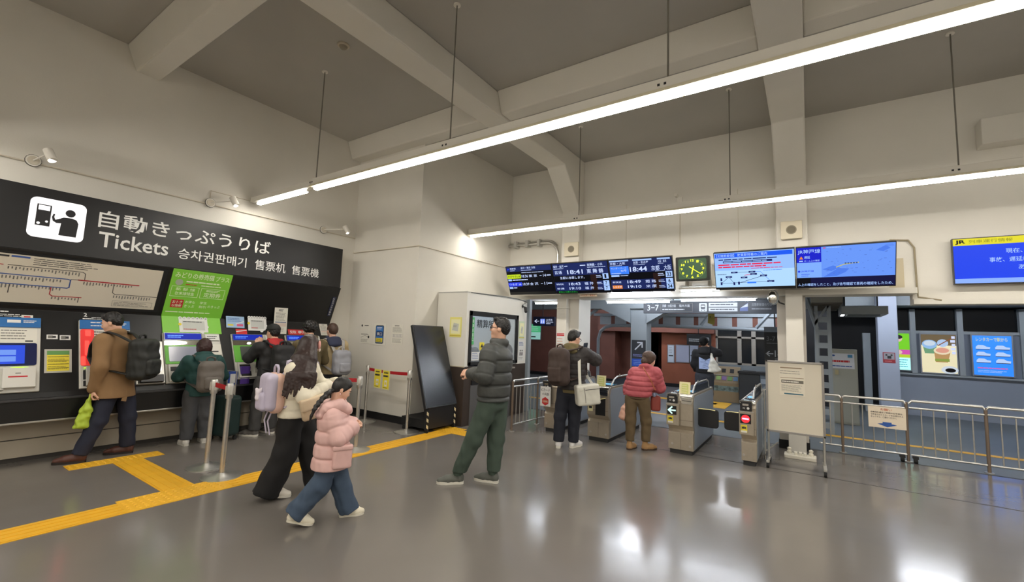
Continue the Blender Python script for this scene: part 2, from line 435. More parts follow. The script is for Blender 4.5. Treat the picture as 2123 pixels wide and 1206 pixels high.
# ================================================================== LAMPS
def diff(x0, x1, y, z, t):
    f = Fr((0, y, z), (1, 0, 0), (0, 0, 1)); pr = [(-.034, .01), (-.034, -.006), (-.026, -.022), (.026, -.022), (.034, -.006), (.034, .01)]
    b = MB(); n = len(pr)
    for (a0, b0), (a1, b1), m in zip(pr, pr[1:] + pr[:1], (LEDS, LED, LED, LED, LEDS, LEDS)):
        b.add([(x0, y + a0, z + b0), (x1, y + a0, z + b0), (x1, y + a1, z + b1), (x0, y + a1, z + b1)], [(0, 1, 2, 3)], m)
    for x in (x0, x1): b.add([(x, y + p, z + q) for p, q in pr], [tuple(range(n))], LEDS)
    b.build('diffuser', t)
def strip(label, y, segs, rods, z=3.5):
    t = thing('linear_pendant_lamp', label, 'lamp', (segs[0][0], y, z), 'long linear pendant lamps')
    for x0, x1 in segs:
        MB().box(x0, x1, y - 0.05, y + 0.05, z + 0.03, z + 0.13, WHITEP).box(x0, x1, y - 0.085, y + 0.085, z + 0.006, z + 0.032, M('cream_lip', (214, 206, 180), 0.5)).build('housing', t, bevel=0.004)
        n = max(1, round((x1 - x0) / 2.4)); w = (x1 - x0 - 0.06) / n
        for i in range(n):
            diff(x0 + 0.03 + i * w + 0.008, x0 + 0.03 + (i + 1) * w - 0.008, y, z, t)
    for x in rods:
        MB().cyl((x, y, z + 0.13), (x, y, 5.22), 0.0075, M('rod_bronze', (112, 108, 98), 0.5)).lathe((x, y, 5.205), [(0.04, 0), (0.04, 0.015)], WHITEP).box(x - 0.07, x - 0.05, y - 0.052, y - 0.05, z + .07, z + .09, DARK).box(x - 0.02, x, y - 0.052, y - 0.05, z + .07, z + .09, DARK).build('rod', t)
    return t
strip('long linear lamp crossing the whole hall above the walking people', 3.4, [(-5.68, 6.6)], [-5.69 + .04, -3.17, -0.876, 1.5, 3.9, 6.2])
strip('long linear lamp hanging in front of the departure boards', 6.7, [(-5.58, 6.6)], [-3.2, -0.87, 1.44, 3.8, 6.2])
strip('third long linear lamp counted from the gates, over the open floor', 0.1, [(-7.2, 6.6)], [-5.65, -3.17, -0.876, 1.5, 3.9, 6.2])
strip('fourth long linear lamp counted from the gates, at the entrance end', -3.2, [(-7.2, 6.6)], [-5.65, -3.17, -0.876, 1.5, 3.9, 6.2])
t = thing('short_linear_lamp', 'short linear lamp between ticket sign wall and the long pendant lamp', 'lamp', (-7.3, 3.4, 3.5))
MB().box(-7.38, -5.72, 3.36, 3.44, 3.53, 3.61, WHITEP).build('housing', t, bevel=0.004)
diff(-7.18, -5.87, 3.4, 3.5, t)
MB().cyl((-5.83, 3.4, 3.5), (-5.7, 3.4, 3.53), 0.02, WHITEP).build('end_clip', t)

def tube_lamp(label, x0, x1, y, z, r=0.016, tall=True):
    t = thing('tube_lamp', label, 'lamp', ((x0 + x1) / 2, y, z), 'bluish tubes over the gates')
    MB().box(x0 - 0.03, x1 + 0.03, y - 0.03, y + 0.03, z + 0.02, z + 0.055, WHITEP).build('fixture', t, bevel=0.004)
    MB().cyl((x0, y, z), (x1, y, z), r, TUBE2 if y > 9 else TUBE, seg=10).build('tube', t)
    b = MB()
    for x in (x0 + .15, x1 - .15):
        if y > 8.2: b.cyl((x, y, z + .05), (x, y, 2.95), .008, WHITEP, seg=8)
        else: b.box(x - .01, x + .01, y, 8.0, z + .03, z + .05, WHITEP)
    b.build('hanger', t)
tube_lamp('short bluish tube lamp above the left gate by the ticket office', -5.1, -4.5, 8.55, 2.3, 0.02)
tube_lamp('bluish tube lamp hung under the middle departure boards', -3.4, -2.17, 8.55, 2.31, 0.022)
tube_lamp('bluish tube lamp hung below the wall clock', -1.95, -0.74, 8.55, 2.33, 0.022)
tube_lamp('thin bluish tube right beneath the right departure screen', -3.12, -1.98, 7.86, 2.43, 0.008)
tube_lamp('thin bluish tube right beneath the wall clock', -1.8, -1.2, 7.86, 2.43, 0.008)
tube_lamp('bluish tube lamp over the passage behind the fence', 0.9, 2.3, 12.0, 2.85, 0.035)
tube_lamp('bluish tube lamp over the passage before the pale blue wall', 3.2, 4.6, 12.0, 2.85, 0.035)
tube_lamp('bluish tube lamp in the passage before the dark windows', -2.6, -1.2, 14.4, 2.85, 0.016)
tube_lamp('bluish tube lamp in the passage beside the brown wall', -7.6, -6.2, 13.6, 2.85, 0.02)

tube_lamp('added unseen bluish tube lamp deep in the passage between the column and the railing', -4.9, -3.5, 14.9, 2.85, 0.03)  # added lamp, hidden by the beam, to brighten the far passage
tube_lamp('added unseen bluish tube lamp in the passage near the restroom sign', -8.4, -7.0, 11.6, 2.85, 0.03)  # added out of view to lift the dim left of the passage
tube_lamp('added unseen bluish tube lamp in the passage above the waste bins', -1.6, -0.2, 12.0, 2.85, 0.03)  # added fill for the passage, out of sight
tube_lamp('added unseen bluish tube lamp in the passage before the beam', -3.6, -2.2, 10.2, 2.85, 0.025)  # added fill lamp above the view, brightens the passage

# ================================================================== TICKET WALL
XZ = Fr((0, 0, 0), (1, 0, 0), (0, 0, 1))          # profile plane; n = -Y
t = thing('ticket_machine_counter', 'black counter and casing that carries the row of ticket machines', 'counter', (-7.2, 1.5, 0))
MB().poly(XZ, [(-7.395, 0.715), (-6.9, 0.715), (-6.92, 0.77), (-7.36, 1.66), (-7.1, 2.31), (-7.395, 2.31)], 2.5, -4.93, BLACKP).build('casing', t, bevel=0.004)
MB().box(-7.395, -6.9, -2.5, 4.93, 0.46, 0.71, M('counter_black', (17, 17, 18), 0.35)).box(-7.0, -6.88, -2.5, 4.93, 0.69, 0.715, M('counter_edge', (60, 60, 62), 0.4)).box(-7.0, -6.895, -2.5, 4.93, 0.455, 0.475, ALU).build('worktop', t, bevel=0.004)
b = MB().box(-7.395, -7.2, -2.5, 4.93, 0.05, 0.235, M('base_beige', (178, 168, 150), 0.5)).box(-7.395, -7.21, -2.5, 4.93, 0.245, 0.46, MATS['base_beige']).box(-7.395, -7.22, -2.5, 4.93, 0, 0.46, M('base_dark', (60, 56, 52), 0.7))
b.build('base_panel', t)
FL = FX(-7.1)
UPF = Fr((-7.1, 0, 2.31), (0, 1, 0), (0.26, 0, 0.65)); LPF = Fr((-7.36, 0, 1.66), (0, 1, 0), (-0.44, 0, 0.89))

t = thing('ticket_sign', 'wide black ticket sign with white pictogram above the machines', 'sign', (-7.25, 1.2, 2.31))
MB().box(-7.4, -7.1, -2.5, 4.91, 2.312, 3.03, M('sign_black', (24, 24, 26), 0.32)).box(-7.4, -7.13, -2.5, 4.9, 3.03, 3.035, DARK).build('board', t, bevel=0.004)
LIT = M('sign_white', (238, 238, 240), 0.5, emit=0.55, ergb=(240, 240, 245)); SB = M('sign_ink', (26, 26, 30), 0.5)
b = MB().rrect(FL, 0.965, 2.465, 1.425, 2.915, 0.06, 0.001, 0.006, LIT)
b.slab(FL, 1.02, 2.60, 1.135, 2.84, 0.006, 0.008, SB).rect(FL, 1.032, 2.775, 1.123, 2.83, 0.009, LIT)
b.disc(FL, 1.045, 2.625, 0.014, 0.009, None, LIT, 12).disc(FL, 1.108, 2.652, 0.012, 0.009, None, LIT, 12)
b.disc(FL, 1.292, 2.788, 0.042, 0.006, 0.008, SB)
b.poly(FL, [(1.215, 2.52), (1.36, 2.52), (1.368, 2.68), (1.35, 2.72), (1.31, 2.735), (1.24, 2.73), (1.21, 2.71), (1.175, 2.69), (1.163, 2.72), (1.168, 2.75), (1.155, 2.755), (1.145, 2.715), (1.155, 2.675), (1.185, 2.655), (1.225, 2.66)], 0.006, 0.008, SB)
b.build('pictogram', t)
TW = M('sign_letter', (222, 221, 216), 0.5, emit=0.12)
for s, a0, b0, a1, b1, w in (('自動きっぷうりば', 1.54, 2.69, 3.6, 2.905, .012), ('Tickets', 1.56, 2.455, 2.265, 2.64, .012), ('승차권판매기', 2.377, 2.445, 3.26, 2.59, .006), ('售票机', 3.385, 2.44, 3.87, 2.595, .004), ('售票機', 3.976, 2.44, 4.464, 2.595, .004)):
    MB().text(FL, s, a0, b0, a1, b1, TW, bold=w).build('lettering', t)

t = thing('route_map', 'white fare and route map board with red and blue lines', 'map', (-7.2, 1.2, 1.75))
MB().slab(UPF, -0.9, -0.655, 2.30, -0.035, 0.0, 0.012, MATT).build('frame', t)
MAPP = M('map_paper', (214, 206, 188), 0.55)
MB().slab(UPF, -0.85, -0.615, 2.245, -0.06, 0.012, 0.016, MAPP).build('sheet', t)
LN = M('map_line', (92, 88, 84), 0.6); LR = M('map_red', (176, 42, 52), 0.6); LB = M('map_blue', (62, 92, 158), 0.6)
b = MB(); c = 0.0175; U = lambda *p: [(x, -s) for x, s in p]
b.line(UPF, U((-0.5, .186), (.843, .186)), .008, c, LR).line(UPF, U((.88, .184), (1.474, .187), (1.5, .205), (1.505, .28)), .008, c, LN)
b.line(UPF, U((.3, .286), (1.36, .291), (1.386, .3), (1.387, .391), (1.37, .402), (.2, .392)), .011, c, LB).line(UPF, U((1.39, .291), (1.46, .288)), .008, c, LN)
b.line(UPF, U((1.455, .289), (2.023, .293)), .014, c, LR).line(UPF, U((1.779, .3), (1.785, .415), (1.81, .434), (2.24, .436)), .008, c, LN)
b.line(UPF, U((1.24, .408), (1.24, .489), (1.263, .51), (1.51, .508)), .009, c, LR).line(UPF, U((.92, .41), (.92, .5)), .009, c, LN).line(UPF, U((1.49, .51), (1.49, .57)), .008, c, LN)
b.line(UPF, U((1.804, .52), (2.21, .52), (2.21, .59), (1.804, .59), (1.804, .52)), .003, c, INKG)
b.rect(UPF, .89, -.092, 1.03, -.072, c, LB).rect(UPF, .8, -.095, .875, -.075, c, INK)
b.rows(UPF, 1.06, -.165, 1.65, -.075, 4, c, INK, 3, .3)
for x0, x1, s in ((.88, 1.48, .2), (.3, .83, .2), (.85, 1.33, .305), (.3, .8, .305), (.86, 1.36, .405), (1.5, 2.0, .305), (1.8, 2.2, .45), (1.26, 1.5, .52)):
    n = int((x1 - x0) / .028)
    for i in range(n):
        xx = x0 + i * .028; b.rect(UPF, xx, -s - .02 - .025 * random.random(), xx + .011, -s, c, INKG)
b.rows(UPF, 1.82, -.585, 2.2, -.53, 3, c, INKG, 9, .35)
b.build('route_lines', t)

t = thing('green_ticket_guide_board', 'bright green guide board above the first green ticket machine', 'sign', (-7.2, 2.7, 1.4))
GL = M('green_board', (120, 186, 58), 0.45, emit=0.12)
b = MB().slab(UPF, 2.35, -0.695, 3.09, -0.006, 0.0, 0.012, GL); b.build('upper_board', t)
b = MB().slab(LPF, 2.352, -0.26, 3.075, -0.004, 0.0, 0.012, GL); b.build('lower_board', t)
b = MB(); GW = M('green_board_white', (228, 240, 205), 0.5)
b.text(UPF, 'みどりの券売機', 2.385, -.125, 2.86, -.04, GW, .014, 0.02).text(UPF, 'プラス', 2.88, -.125, 3.06, -.05, GW, .014, 0.02)
b.disc(UPF, 2.45, -.19, .045, .013, None, M('seal_grey', (170, 178, 160), .6), 18)
b.rows(UPF, 2.53, -.19, 3.05, -.15, 1, .014, GW, 3).rows(UPF, 2.53, -.225, 2.7, -.2, 1, .014, RED, 4).rows(UPF, 2.72, -.225, 3.0, -.2, 1, .014, GW, 5)
for a0, a1 in ((2.38, 2.735), (2.735, 3.07)):
    b.line(UPF, [(a0, -.25), (a1 - .03, -.25), (a1 - .03, -.395), (a0, -.395), (a0, -.25)], .005, .014, GW)
b.text(UPF, '新 幹 線', 2.43, -.31, 2.66, -.265, GW, .014, .008).text(UPF, '在来線特急', 2.43, -.375, 2.66, -.325, GW, .014, .008).text(UPF, '定期券', 2.78, -.38, 3.0, -.31, GW, .014, .008).rows(UPF, 2.8, -.3, 2.98, -.265, 2, .014, GW, 6)
b.rect(UPF, 2.415, -.56, 2.56, -.44, .014, RED).text(UPF, 'おトク', 2.43, -.5, 2.545, -.455, GW, .015, .008).text(UPF, 'な情報', 2.43, -.55, 2.545, -.51, GW, .015, .008)
b.text(UPF, 'お得な', 2.58, -.49, 2.7, -.45, GW, .014, .008).text(UPF, 'きっぷ', 2.58, -.55, 2.7, -.51, GW, .014, .008).text(UPF, '学生', 2.76, -.49, 2.85, -.45, GW, .014, .008).text(UPF, '割引', 2.76, -.55, 2.85, -.51, GW, .014, .008).text(UPF, 'のきっぷ', 2.87, -.54, 3.03, -.5, GW, .014, .008)
b.rows(UPF, 2.38, -.64, 3.05, -.61, 1, .014, GW, 8).build('lettering', t)

# --- machines
def machine_box(mb, a0, a1, s0, s1, c, mat): mb.slab(LPF, a0, -s1, a1, -s0, 0.0, c, mat)
SCRB = screen('machine_blue', (52, 84, 225), 0.9); SCRL = screen('machine_light', (120, 160, 250), 0.9); CAN = M('canopy_blue', (36, 98, 158), .45, emit=.12); GLOW = M('slot_glow', (170, 230, 40), .5, emit=1.0)
def blue_machine(y0, y1, label, red=False):
    t = thing('ticket_machine', label, 'ticket machine', (-7.0, (y0 + y1) / 2, 0.71), 'blue ticket machines')
    b = MB(); machine_box(b, y0, y1, .12, .985, .03, LGREY); b.build('body', t, bevel=.008)
    b = MB(); b.slab(LPF, y0 + .005, -.24, y1 - .005, -.125, .03, .045, CAN); b.rows(LPF, y0 + .1, -.17, y0 + .42, -.145, 1, .047, WHITE, 3).rows(LPF, y0 + .1, -.21, y0 + .36, -.19, 1, .047, WHITE, 4).rect(LPF, y1 - .26, -.19, y1 - .16, -.155, .047, WHITE).rows(LPF, y1 - .14, -.19, y1 - .03, -.155, 2, .047, WHITE, 5); b.build('header', t)
    b = MB(); b.rect(LPF, y0 + .02, -.42, y1 - .03, -.245, .031, PAPER).rows(LPF, y0 + .04, -.39, y0 + .28, -.26, 4, .032, INK, 6, .35).rows(LPF, y1 - .3, -.39, y1 - .07, -.26, 4, .032, INKG, 7, .35).rect(LPF, y1 - .12, -.41, y1 - .06, -.395, .032, INK); b.build('notice', t)
    b = MB(); b.rrect(LPF, y0 + .03, -.69, y1 - .03, -.43, .02, .03, .042, M('bezel_blue', (22, 30, 76), .3)); b.build('screen_bezel', t)
    b = MB(); b.rect(LPF, y0 + .06, -.67, y1 - .12, -.455, .043, SCRB)
    for i in range(2):
        for j in range(3): b.rect(LPF, y0 + .08 + j * .145, -.57 - i * .075 + .0, y0 + .21 + j * .145, -.51 - i * .075, .044, SCRL)
    b.build('screen', t)
    b = MB()
    b.slab(LPF, y0 + .05, -.965, y0 + .42, -.73, .03, .07, GREYP).slab(LPF, y1 - .28, -.95, y1 - .04, -.73, .03, .085, LGREY)
    b.slab(LPF, y0 + .08, -.86, y0 + .25, -.80, .07, .075, DARK).slab(LPF, y1 - .45, -.88, y1 - .31, -.77, .031, .05, DARK).slab(LPF, y1 - .45, -.96, y1 - .31, -.9, .031, .05, DARK)
    b.rect(LPF, y1 - .24, -.84, y1 - .1, -.825, .086, RED).rect(LPF, y1 - .19, -.80, y1 - .15, -.79, .086, INKG); b.build('slots', t, bevel=.004)
    b = MB(); b.ell(LPF.p(y1 - .38, -.745, .05), (.02, .07, .012), GLOW).ell(LPF.p(y1 - .16, -.728, .075), (.012, .07, .008), GLOW); b.build('glowing_slot_lamp', t, smooth=0)
    if red:
        r = M('red_glow_strip', (255, 80, 70), .5, emit=.9, ergb=(255, 70, 62)); b = MB()
        b.rrect(LPF, y0 + .01, -.71, y0 + .13, -.25, .02, .032, .046, M('red_frame', (200, 60, 60), .3, emit=.35, ergb=(255, 60, 55))); b.rrect(LPF, y0 + .045, -.59, y0 + .085, -.40, .01, .046, .05, r).rrect(LPF, y0 + .012, -.71, y0 + .05, -.6, .01, .046, .05, r).rrect(LPF, y0 + .05, -.34, y0 + .1, -.262, .01, .046, .05, r); b.build('red_light_strip', t)
    b = MB(); W = WHITE
    b.rows(LPF, y0 + .28, -.05, y1 - .22, -.02, 1, .003, W, 11).rows(LPF, y0 + .12, -.1, y1 - .1, -.06, 2, .003, W, 12, .35); b.rect(LPF, y1 - .15, -.115, y1 - .06, -.07, .003, PAPER).rect(LPF, y1 - .13, -.1, y1 - .08, -.085, .004, RED)
    b.build('lettering', t)
    return t
t1 = blue_machine(.52, 1.205, 'blue headed ticket machine at the left edge with lit blue touch screen')
t2 = blue_machine(1.52, 2.0, 'blue headed ticket machine with red lights behind the man in the brown coat', red=True)
b = MB().text(LPF, '2', 1.57, -.06, 1.6, -.01, WHITE, .003, .02).rows(LPF, 1.56, -.1, 1.66, -.075, 1, .003, WHITE, 2); b.rect(LPF, 1.56, -.125, 1.63, -.108, .003, RED); b.build('machine_number', t2)
t = thing('lit_white_dispenser', 'silver dispenser with a bright white panel between blue and green machines', 'ticket machine', (-7.0, 2.16, .71))
b = MB(); machine_box(b, 2.02, 2.33, .4, .985, .05, M('dispenser_silver', (170, 168, 162), .3, metal=.6)); b.build('body', t, bevel=.01)
MB().rrect(LPF, 2.05, -.82, 2.295, -.44, .015, .05, .056, M('lit_panel', (240, 240, 240), .5, emit=.8)).build('lit_panel', t)
MB().slab(LPF, 2.06, -.975, 2.3, -.88, .05, .1, M('tray_dark', (50, 50, 52), .4)).build('tray', t, bevel=.004)

SCRG = M('screen_idle', (128, 130, 138), .15, emit=.25, ergb=(150, 150, 170)); GRN = M('machine_green', (96, 170, 58), .45, emit=.1)
HB = screen('header_blue', (30, 52, 190), .75)
def green_machine(y0, w, label, lit=False, narrow=False):
    t = thing('green_ticket_machine', label, 'ticket machine', (-7.0, y0 + w / 2, .71), 'green ticket machines')
    b = MB(); b.poly(LPF, [(y0, -.985), (y0 + w, -.985), (y0 + w - .04, -.265), (y0, -.265)], 0, .03, GREYP); b.build('body', t, bevel=.008)
    b = MB(); b.slab(LPF, y0 + .01, -.38, y0 + .46, -.27, .03, .045, M('bezel_steel', (120, 124, 130), .3, metal=.6)); b.rect(LPF, y0 + .02, -.37, y0 + .45, -.28, .046, HB).rows(LPF, y0 + .05, -.35, y0 + .25, -.3, 2, .047, M('screen_cyan', (90, 140, 255), .4, emit=.8), 5, .4).build('header_screen', t)
    b = MB(); b.slab(LPF, y0 + .01, -.45, y0 + .46, -.385, .03, .036, M('mirror_strip', (190, 190, 180), .12, metal=1)); b.ell(LPF.p(y0 + .24, -.42, .04), (.016, .03, .016), M('strip_bright_spot', (255, 255, 250), .4, emit=3)).build('mirror', t)  # emissive spot set on the mirror strip
    b = MB(); b.poly(LPF, [(y0 + .01, -.72), (y0 + .45, -.72), (y0 + .45, -.455), (y0 + .01, -.455)], .03, .04, GRN); b.build('green_surround', t)
    b = MB(); b.rrect(LPF, y0 + (.05 if lit else .1), -.69, y0 + .42, -.475, .01, .04, .046, SCRG if lit else M('screen_off', (84, 88, 86), .12)); b.build('screen', t)
    b = MB(); b.slab(LPF, y0 + .03, -.97, y0 + .45, -.735, .03, .055, LGREY).slab(LPF, y0 + .05, -.83, y0 + .2, -.77, .055, .06, DARK).slab(LPF, y0 + .25, -.9, y0 + .42, -.78, .055, .07, GREYP).slab(LPF, y0 + .06, -.95, y0 + .2, -.88, .055, .06, DARK).slab(LPF, y0 + .28, -.86, y0 + .39, -.84, .07, .072, DARK); b.build('slots', t, bevel=.004)
    if not narrow:
        b = MB(); b.slab(LPF, y0 + .48, -.97, y0 + w - .05, -.4, .03, .045, LGREY).slab(LPF, y0 + .5, -.62, y0 + w - .06, -.46, .045, .085, WHITEP).slab(LPF, y0 + .53, -.58, y0 + w - .1, -.56, .085, .087, DARK).slab(LPF, y0 + .5, -.95, y0 + w - .08, -.7, .045, .07, GREYP).rect(LPF, y0 + .5, -.38, y0 + w - .05, -.29, .047, WHITE).rows(LPF, y0 + .52, -.365, y0 + w - .07, -.305, 2, .048, INK, 5, .4); b.build('payment_unit', t, bevel=.006)
    return t
green_machine(2.34, .73, 'green ticket machine with pale screen used by the teal jacketed person', lit=True)
green_machine(3.19, .70, 'green ticket machine in front of the man in the black cap')
green_machine(4.02, .66, 'green ticket machine at the end of the row nearest the corner')

# --- notices on the ticket wall
def sheet(name, label, cat, fr, a0, b0, a1, b1, c=.004, mat=PAPER, group=None, draw=None, th=.004, parent=None):
    o = fr.p((a0 + a1) / 2, b0, c)
    t = thing(name, label, cat, o, group)
    MB().slab(fr, a0, b0, a1, b1, c, c + th, mat).build('sheet', t)
    if draw:
        b = MB(); draw(b, fr, a0, b0, a1, b1, c + th + .0015); b.build('print', t)
    return t
def d_yellow(b, f, a0, b0, a1, b1, c):
    w, h = a1 - a0, b1 - b0
    b.rect(f, a0 + .02, b0 + .02, a1 - .02, b1 - .02, c, YEL).rect(f, a0 + .02, b1 - .07, a1 - .02, b1 - .02, c + .001, M('leaf_green', (98, 150, 82), .6))
    for i in range(4): b.rect(f, a0 + .025, b0 + .055 + i * .045, a1 - .025, b0 + .06 + i * .045, c + .001, INK)
    b.rows(f, a0 + .03, b0 + .03, a1 - .03, b1 - .08, 6, c + .001, M('olive_ink', (150, 140, 40), .6), 3, .3)
sheet('yellow_notice', 'yellow and green notice in a holder between the two blue machines', 'notice', LPF, 1.24, -.775, 1.462, -.49, draw=d_yellow, mat=GREYP)
def d_pair(b, f, a0, b0, a1, b1, c):
    b.rect(f, a0 + .01, b0 + .01, a0 + .05, b1 - .01, c, INKG).rect(f, a1 - .045, b0 + .015, a1 - .015, b1 - .015, c, INK)
sheet('coin_sticker', 'small white sticker on black panel, first of the pair above yellow notice', 'sticker', LPF, 1.255, -.365, 1.345, -.31, mat=WHITE, draw=d_pair, group='pair of small white stickers')
sheet('coin_sticker', 'small white sticker on black panel, second of the pair above yellow notice', 'sticker', LPF, 1.362, -.375, 1.452, -.315, mat=WHITE, draw=d_pair, group='pair of small white stickers')
def chord(s0, s1):
    p0 = UPF.p(0, -s0, .004); p1 = LPF.p(0, -s1, .004); return Fr((p1.x, 0, p1.z), (0, 1, 0), p0 - p1), (p0 - p1).length
fr, L = chord(.655, .15)
def d_blue(b, f, a0, b0, a1, b1, c):
    b.rows(f, a0 + .02, b1 - .09, a1 - .03, b1 - .02, 3, c, BLUE, 3, .3).rect(f, a0 + .02, b0 + .03, a0 + .1, b0 + .055, c, YEL).rect(f, a1 - .11, b0 + .025, a1 - .02, b0 + .06, c, M('pink_print', (214, 90, 130), .6)).line(f, [(a1 - .12, b0 + .06), (a1 - .01, b0 + .1)], .012, c, WHITE)
sheet('pale_blue_notice', 'pale blue notice sheet left above the black cap man', 'notice', fr, 3.15, 0, 3.41, L, mat=M('paper_blue', (160, 190, 224), .6), draw=d_blue)
def d_frame(b, f, a0, b0, a1, b1, c):
    h = b1 - b0
    n = 7
    for i in range(n): b.disc(f, a0 + .02 + i * (a1 - a0 - .04) / (n - 1), b1, .024, c - .003, c, WHITE, 12).text(f, 'みどりの券売機'[i], a0 + .008 + i * (a1 - a0 - .04) / (n - 1), b1 - .012, a0 + .032 + i * (a1 - a0 - .04) / (n - 1), b1 + .012, INK, c + .001)
    b.rect(f, a0 + .04, b0 + .03, a1 - .04, b1 - .04, c, M('tint_grey', (198, 200, 196), .7)).rows(f, a0 + .05, b1 - .065, a1 - .05, b1 - .045, 1, c + .001, INK, 5)
    b.rows(f, a0 + .05, b0 + .035, a1 - .12, b0 + .055, 1, c + .001, RED, 7).disc(f, a0 + .01, b0 + h * .55, .02, c, c + .002, YEL, 12).disc(f, a1 - .01, b0 + h * .4, .02, c, c + .002, WHITE, 12).disc(f, a1 - .08, b0, .025, c - .002, c, WHITE, 14)
fr2, L2 = chord(.64, .19)
sheet('scalloped_notice', 'white scalloped notice card on the black panel beside pale blue notice', 'notice', fr2, 3.46, 0, 3.745, L2 - .02, mat=WHITE, draw=d_frame)
sheet('scalloped_notice', 'white scalloped notice card on the green board', 'notice', LPF, 2.545, -.245, 2.9, -.03, c=.014, mat=WHITE, draw=d_frame)
fr3, L3 = chord(.46, .235)
def d_doc(b, f, a0, b0, a1, b1, c):
    w, h = a1 - a0, b1 - b0
    b.rows(f, a0 + w * .3, b1 - h * .14, a1 - w * .3, b1 - h * .05, 2, c, INK, 5).rows(f, a0 + w * .1, b0 + h * .5, a1 - w * .1, b1 - h * .18, 7, c, INKG, 6, .35)
    b.rect(f, a0 + w * .08, b0 + h * .43, a1 - w * .08, b0 + h * .46, c, M('ink_blue', (90, 105, 140), .6)).rect(f, a0 + w * .08, b0 + h * .28, a1 - w * .08, b0 + h * .41, c, M('tint_rose', (214, 196, 184), .7)).rows(f, a0 + w * .08, b0 + h * .08, a1 - w * .08, b0 + h * .25, 3, c, INKG, 8, .25)
sheet('long_notice', 'tall white notice sheet taped above the black cap man', 'notice', fr3, 3.84, 0, 4.06, L3, draw=d_doc)
def d_red(b, f, a0, b0, a1, b1, c): b.text(f, '受取', a0 + .03, b0 + .02, a0 + .14, b1 - .02, WHITE, c, .02).text(f, '専用', a0 + .17, b0 + .02, a1 - .03, b1 - .02, WHITE, c, .02)
sheet('red_pickup_label', 'red label with white letters above the last green machine', 'sign', LPF, 4.1, -.245, 4.45, -.15, mat=M('label_red', (196, 52, 50), .5), draw=d_red)
sheet('wall_memo', 'small white sheet at the end of the ticket wall beside the corner', 'notice', LPF, 4.70, -.245, 4.862, -.02, draw=d_doc)
def d_cam(b, f, a0, b0, a1, b1, c):
    s = '防犯カメラ作動中'; h = (b1 - b0 - .02) / len(s)
    for i, ch in enumerate(s): b.text(f, ch, a0 + .015, b1 - .01 - (i + .9) * h, a1 - .015, b1 - .01 - (i + .12) * h, WHITE, c, .01)
sheet('camera_warning_sticker', 'narrow dark blue vertical sticker at right end of ticket wall', 'sticker', UPF, 4.82, -.55, 4.885, -.18, mat=M('sticker_navy', (40, 46, 78), .5), draw=d_cam)
sheet('red_flag_card', 'small red triangular card below the pale blue notice', 'card', LPF, 3.28, -.262, 3.44, -.17, mat=M('card_red', (206, 44, 44), .5), draw=lambda b, f, a0, b0, a1, b1, c: b.line(f, [(a0 + .01, b0 + .05), (a1 - .01, b1 - .02)], .014, c, WHITE))

# --- things on the counter
b = MB().box(-6.98, -6.90, 3.07, 3.2, .715, .90, M('packet_blue', (44, 76, 160), .5)).box(-6.9, -6.898, 3.1, 3.17, .74, .87, WHITE)
b.build('leaflet_box', loc=(-6.94, 3.13, .715), label='blue leaflet box on the counter between two green machines', cat='box', bevel=.004)
MB().box(-6.98, -6.9, 3.24, 3.37, .715, .97, M('purple_card', (88, 58, 150), .5)).build('purple_leaflet_holder', loc=(-6.94, 3.3, .715), label='purple leaflet holder on counter beside the blue leaflet box', cat='holder', bevel=.004)

# --- spotlights and conduits over the sign
CREAM = MATS['cream_conduit']
for y, yh, lab in ((.978, 1.075, 'white spotlight on the wall at the left above the pictogram'), (2.80, 3.04, 'white spotlight on the wall above the middle of the ticket sign'), (4.66, 5.0, 'lit white spotlight on the wall nearest the corner')):
    t = thing('wall_spotlight', lab, 'lamp', (-7.4, y, 3.37), 'wall spotlights over the ticket sign')
    MB().cyl((-7.4, y, 3.37), (-7.36, y, 3.37), .065, WHITEP).cyl((-7.362, y, 3.37), (-7.35, y, 3.37), .05, CREAM).cyl((-7.375, y, 3.37), (-7.365, y, 3.37), .07, M('dark_ring', (60, 58, 52), .6)).build('base', t)  # includes a dark ring set into the base
    MB().cyl((-7.35, y, 3.37), (-7.18, yh - .03, 3.43), .008, WHITEP).build('arm', t)
    MB().cyl((-7.2, yh - .02, 3.49), (-7.14, yh + .02, 3.37), .045, WHITEP, seg=18).build('lamp_head', t, smooth=40)
    MB().cyl((-7.1405, yh + .0195, 3.371), (-7.139, yh + .0205, 3.369), .038, M('spot_lens', (255, 250, 240), .4, emit=6)).build('lens', t)
MB().tube([(-7.39, -2.5, 3.35), (-7.39, 5.36, 3.35)], .012, CREAM, seg=6).build('wall_conduit', loc=(-7.39, 1, 3.35), label='cream conduit running along the wall between the spotlights', cat='conduit')
MB().tube([(-7.39, 2.8, 3.44), (-7.39, 2.8, 3.56), (-7.39, 3.36, 3.56)], .007, CREAM, seg=6).build('branch_conduit', loc=(-7.39, 2.8, 3.44), label='thin cream conduit branching up to the short lamp', cat='conduit')
t = thing('smoke_detector', 'small round smoke detector on the ceiling between beams', 'detector', (-4.9, 3.17, 5.22))
MB().lathe((-4.9, 3.17, 5.16), [(.025, 0), (.04, .01), (.055, .035)], M('detector_grey', (150, 142, 124), .5)).build('sensor', t)
MB().lathe((-4.9, 3.17, 5.195), [(.065, 0), (.075, .01), (.075, .025)], M('detector_base', (196, 186, 166), .5)).build('base', t)

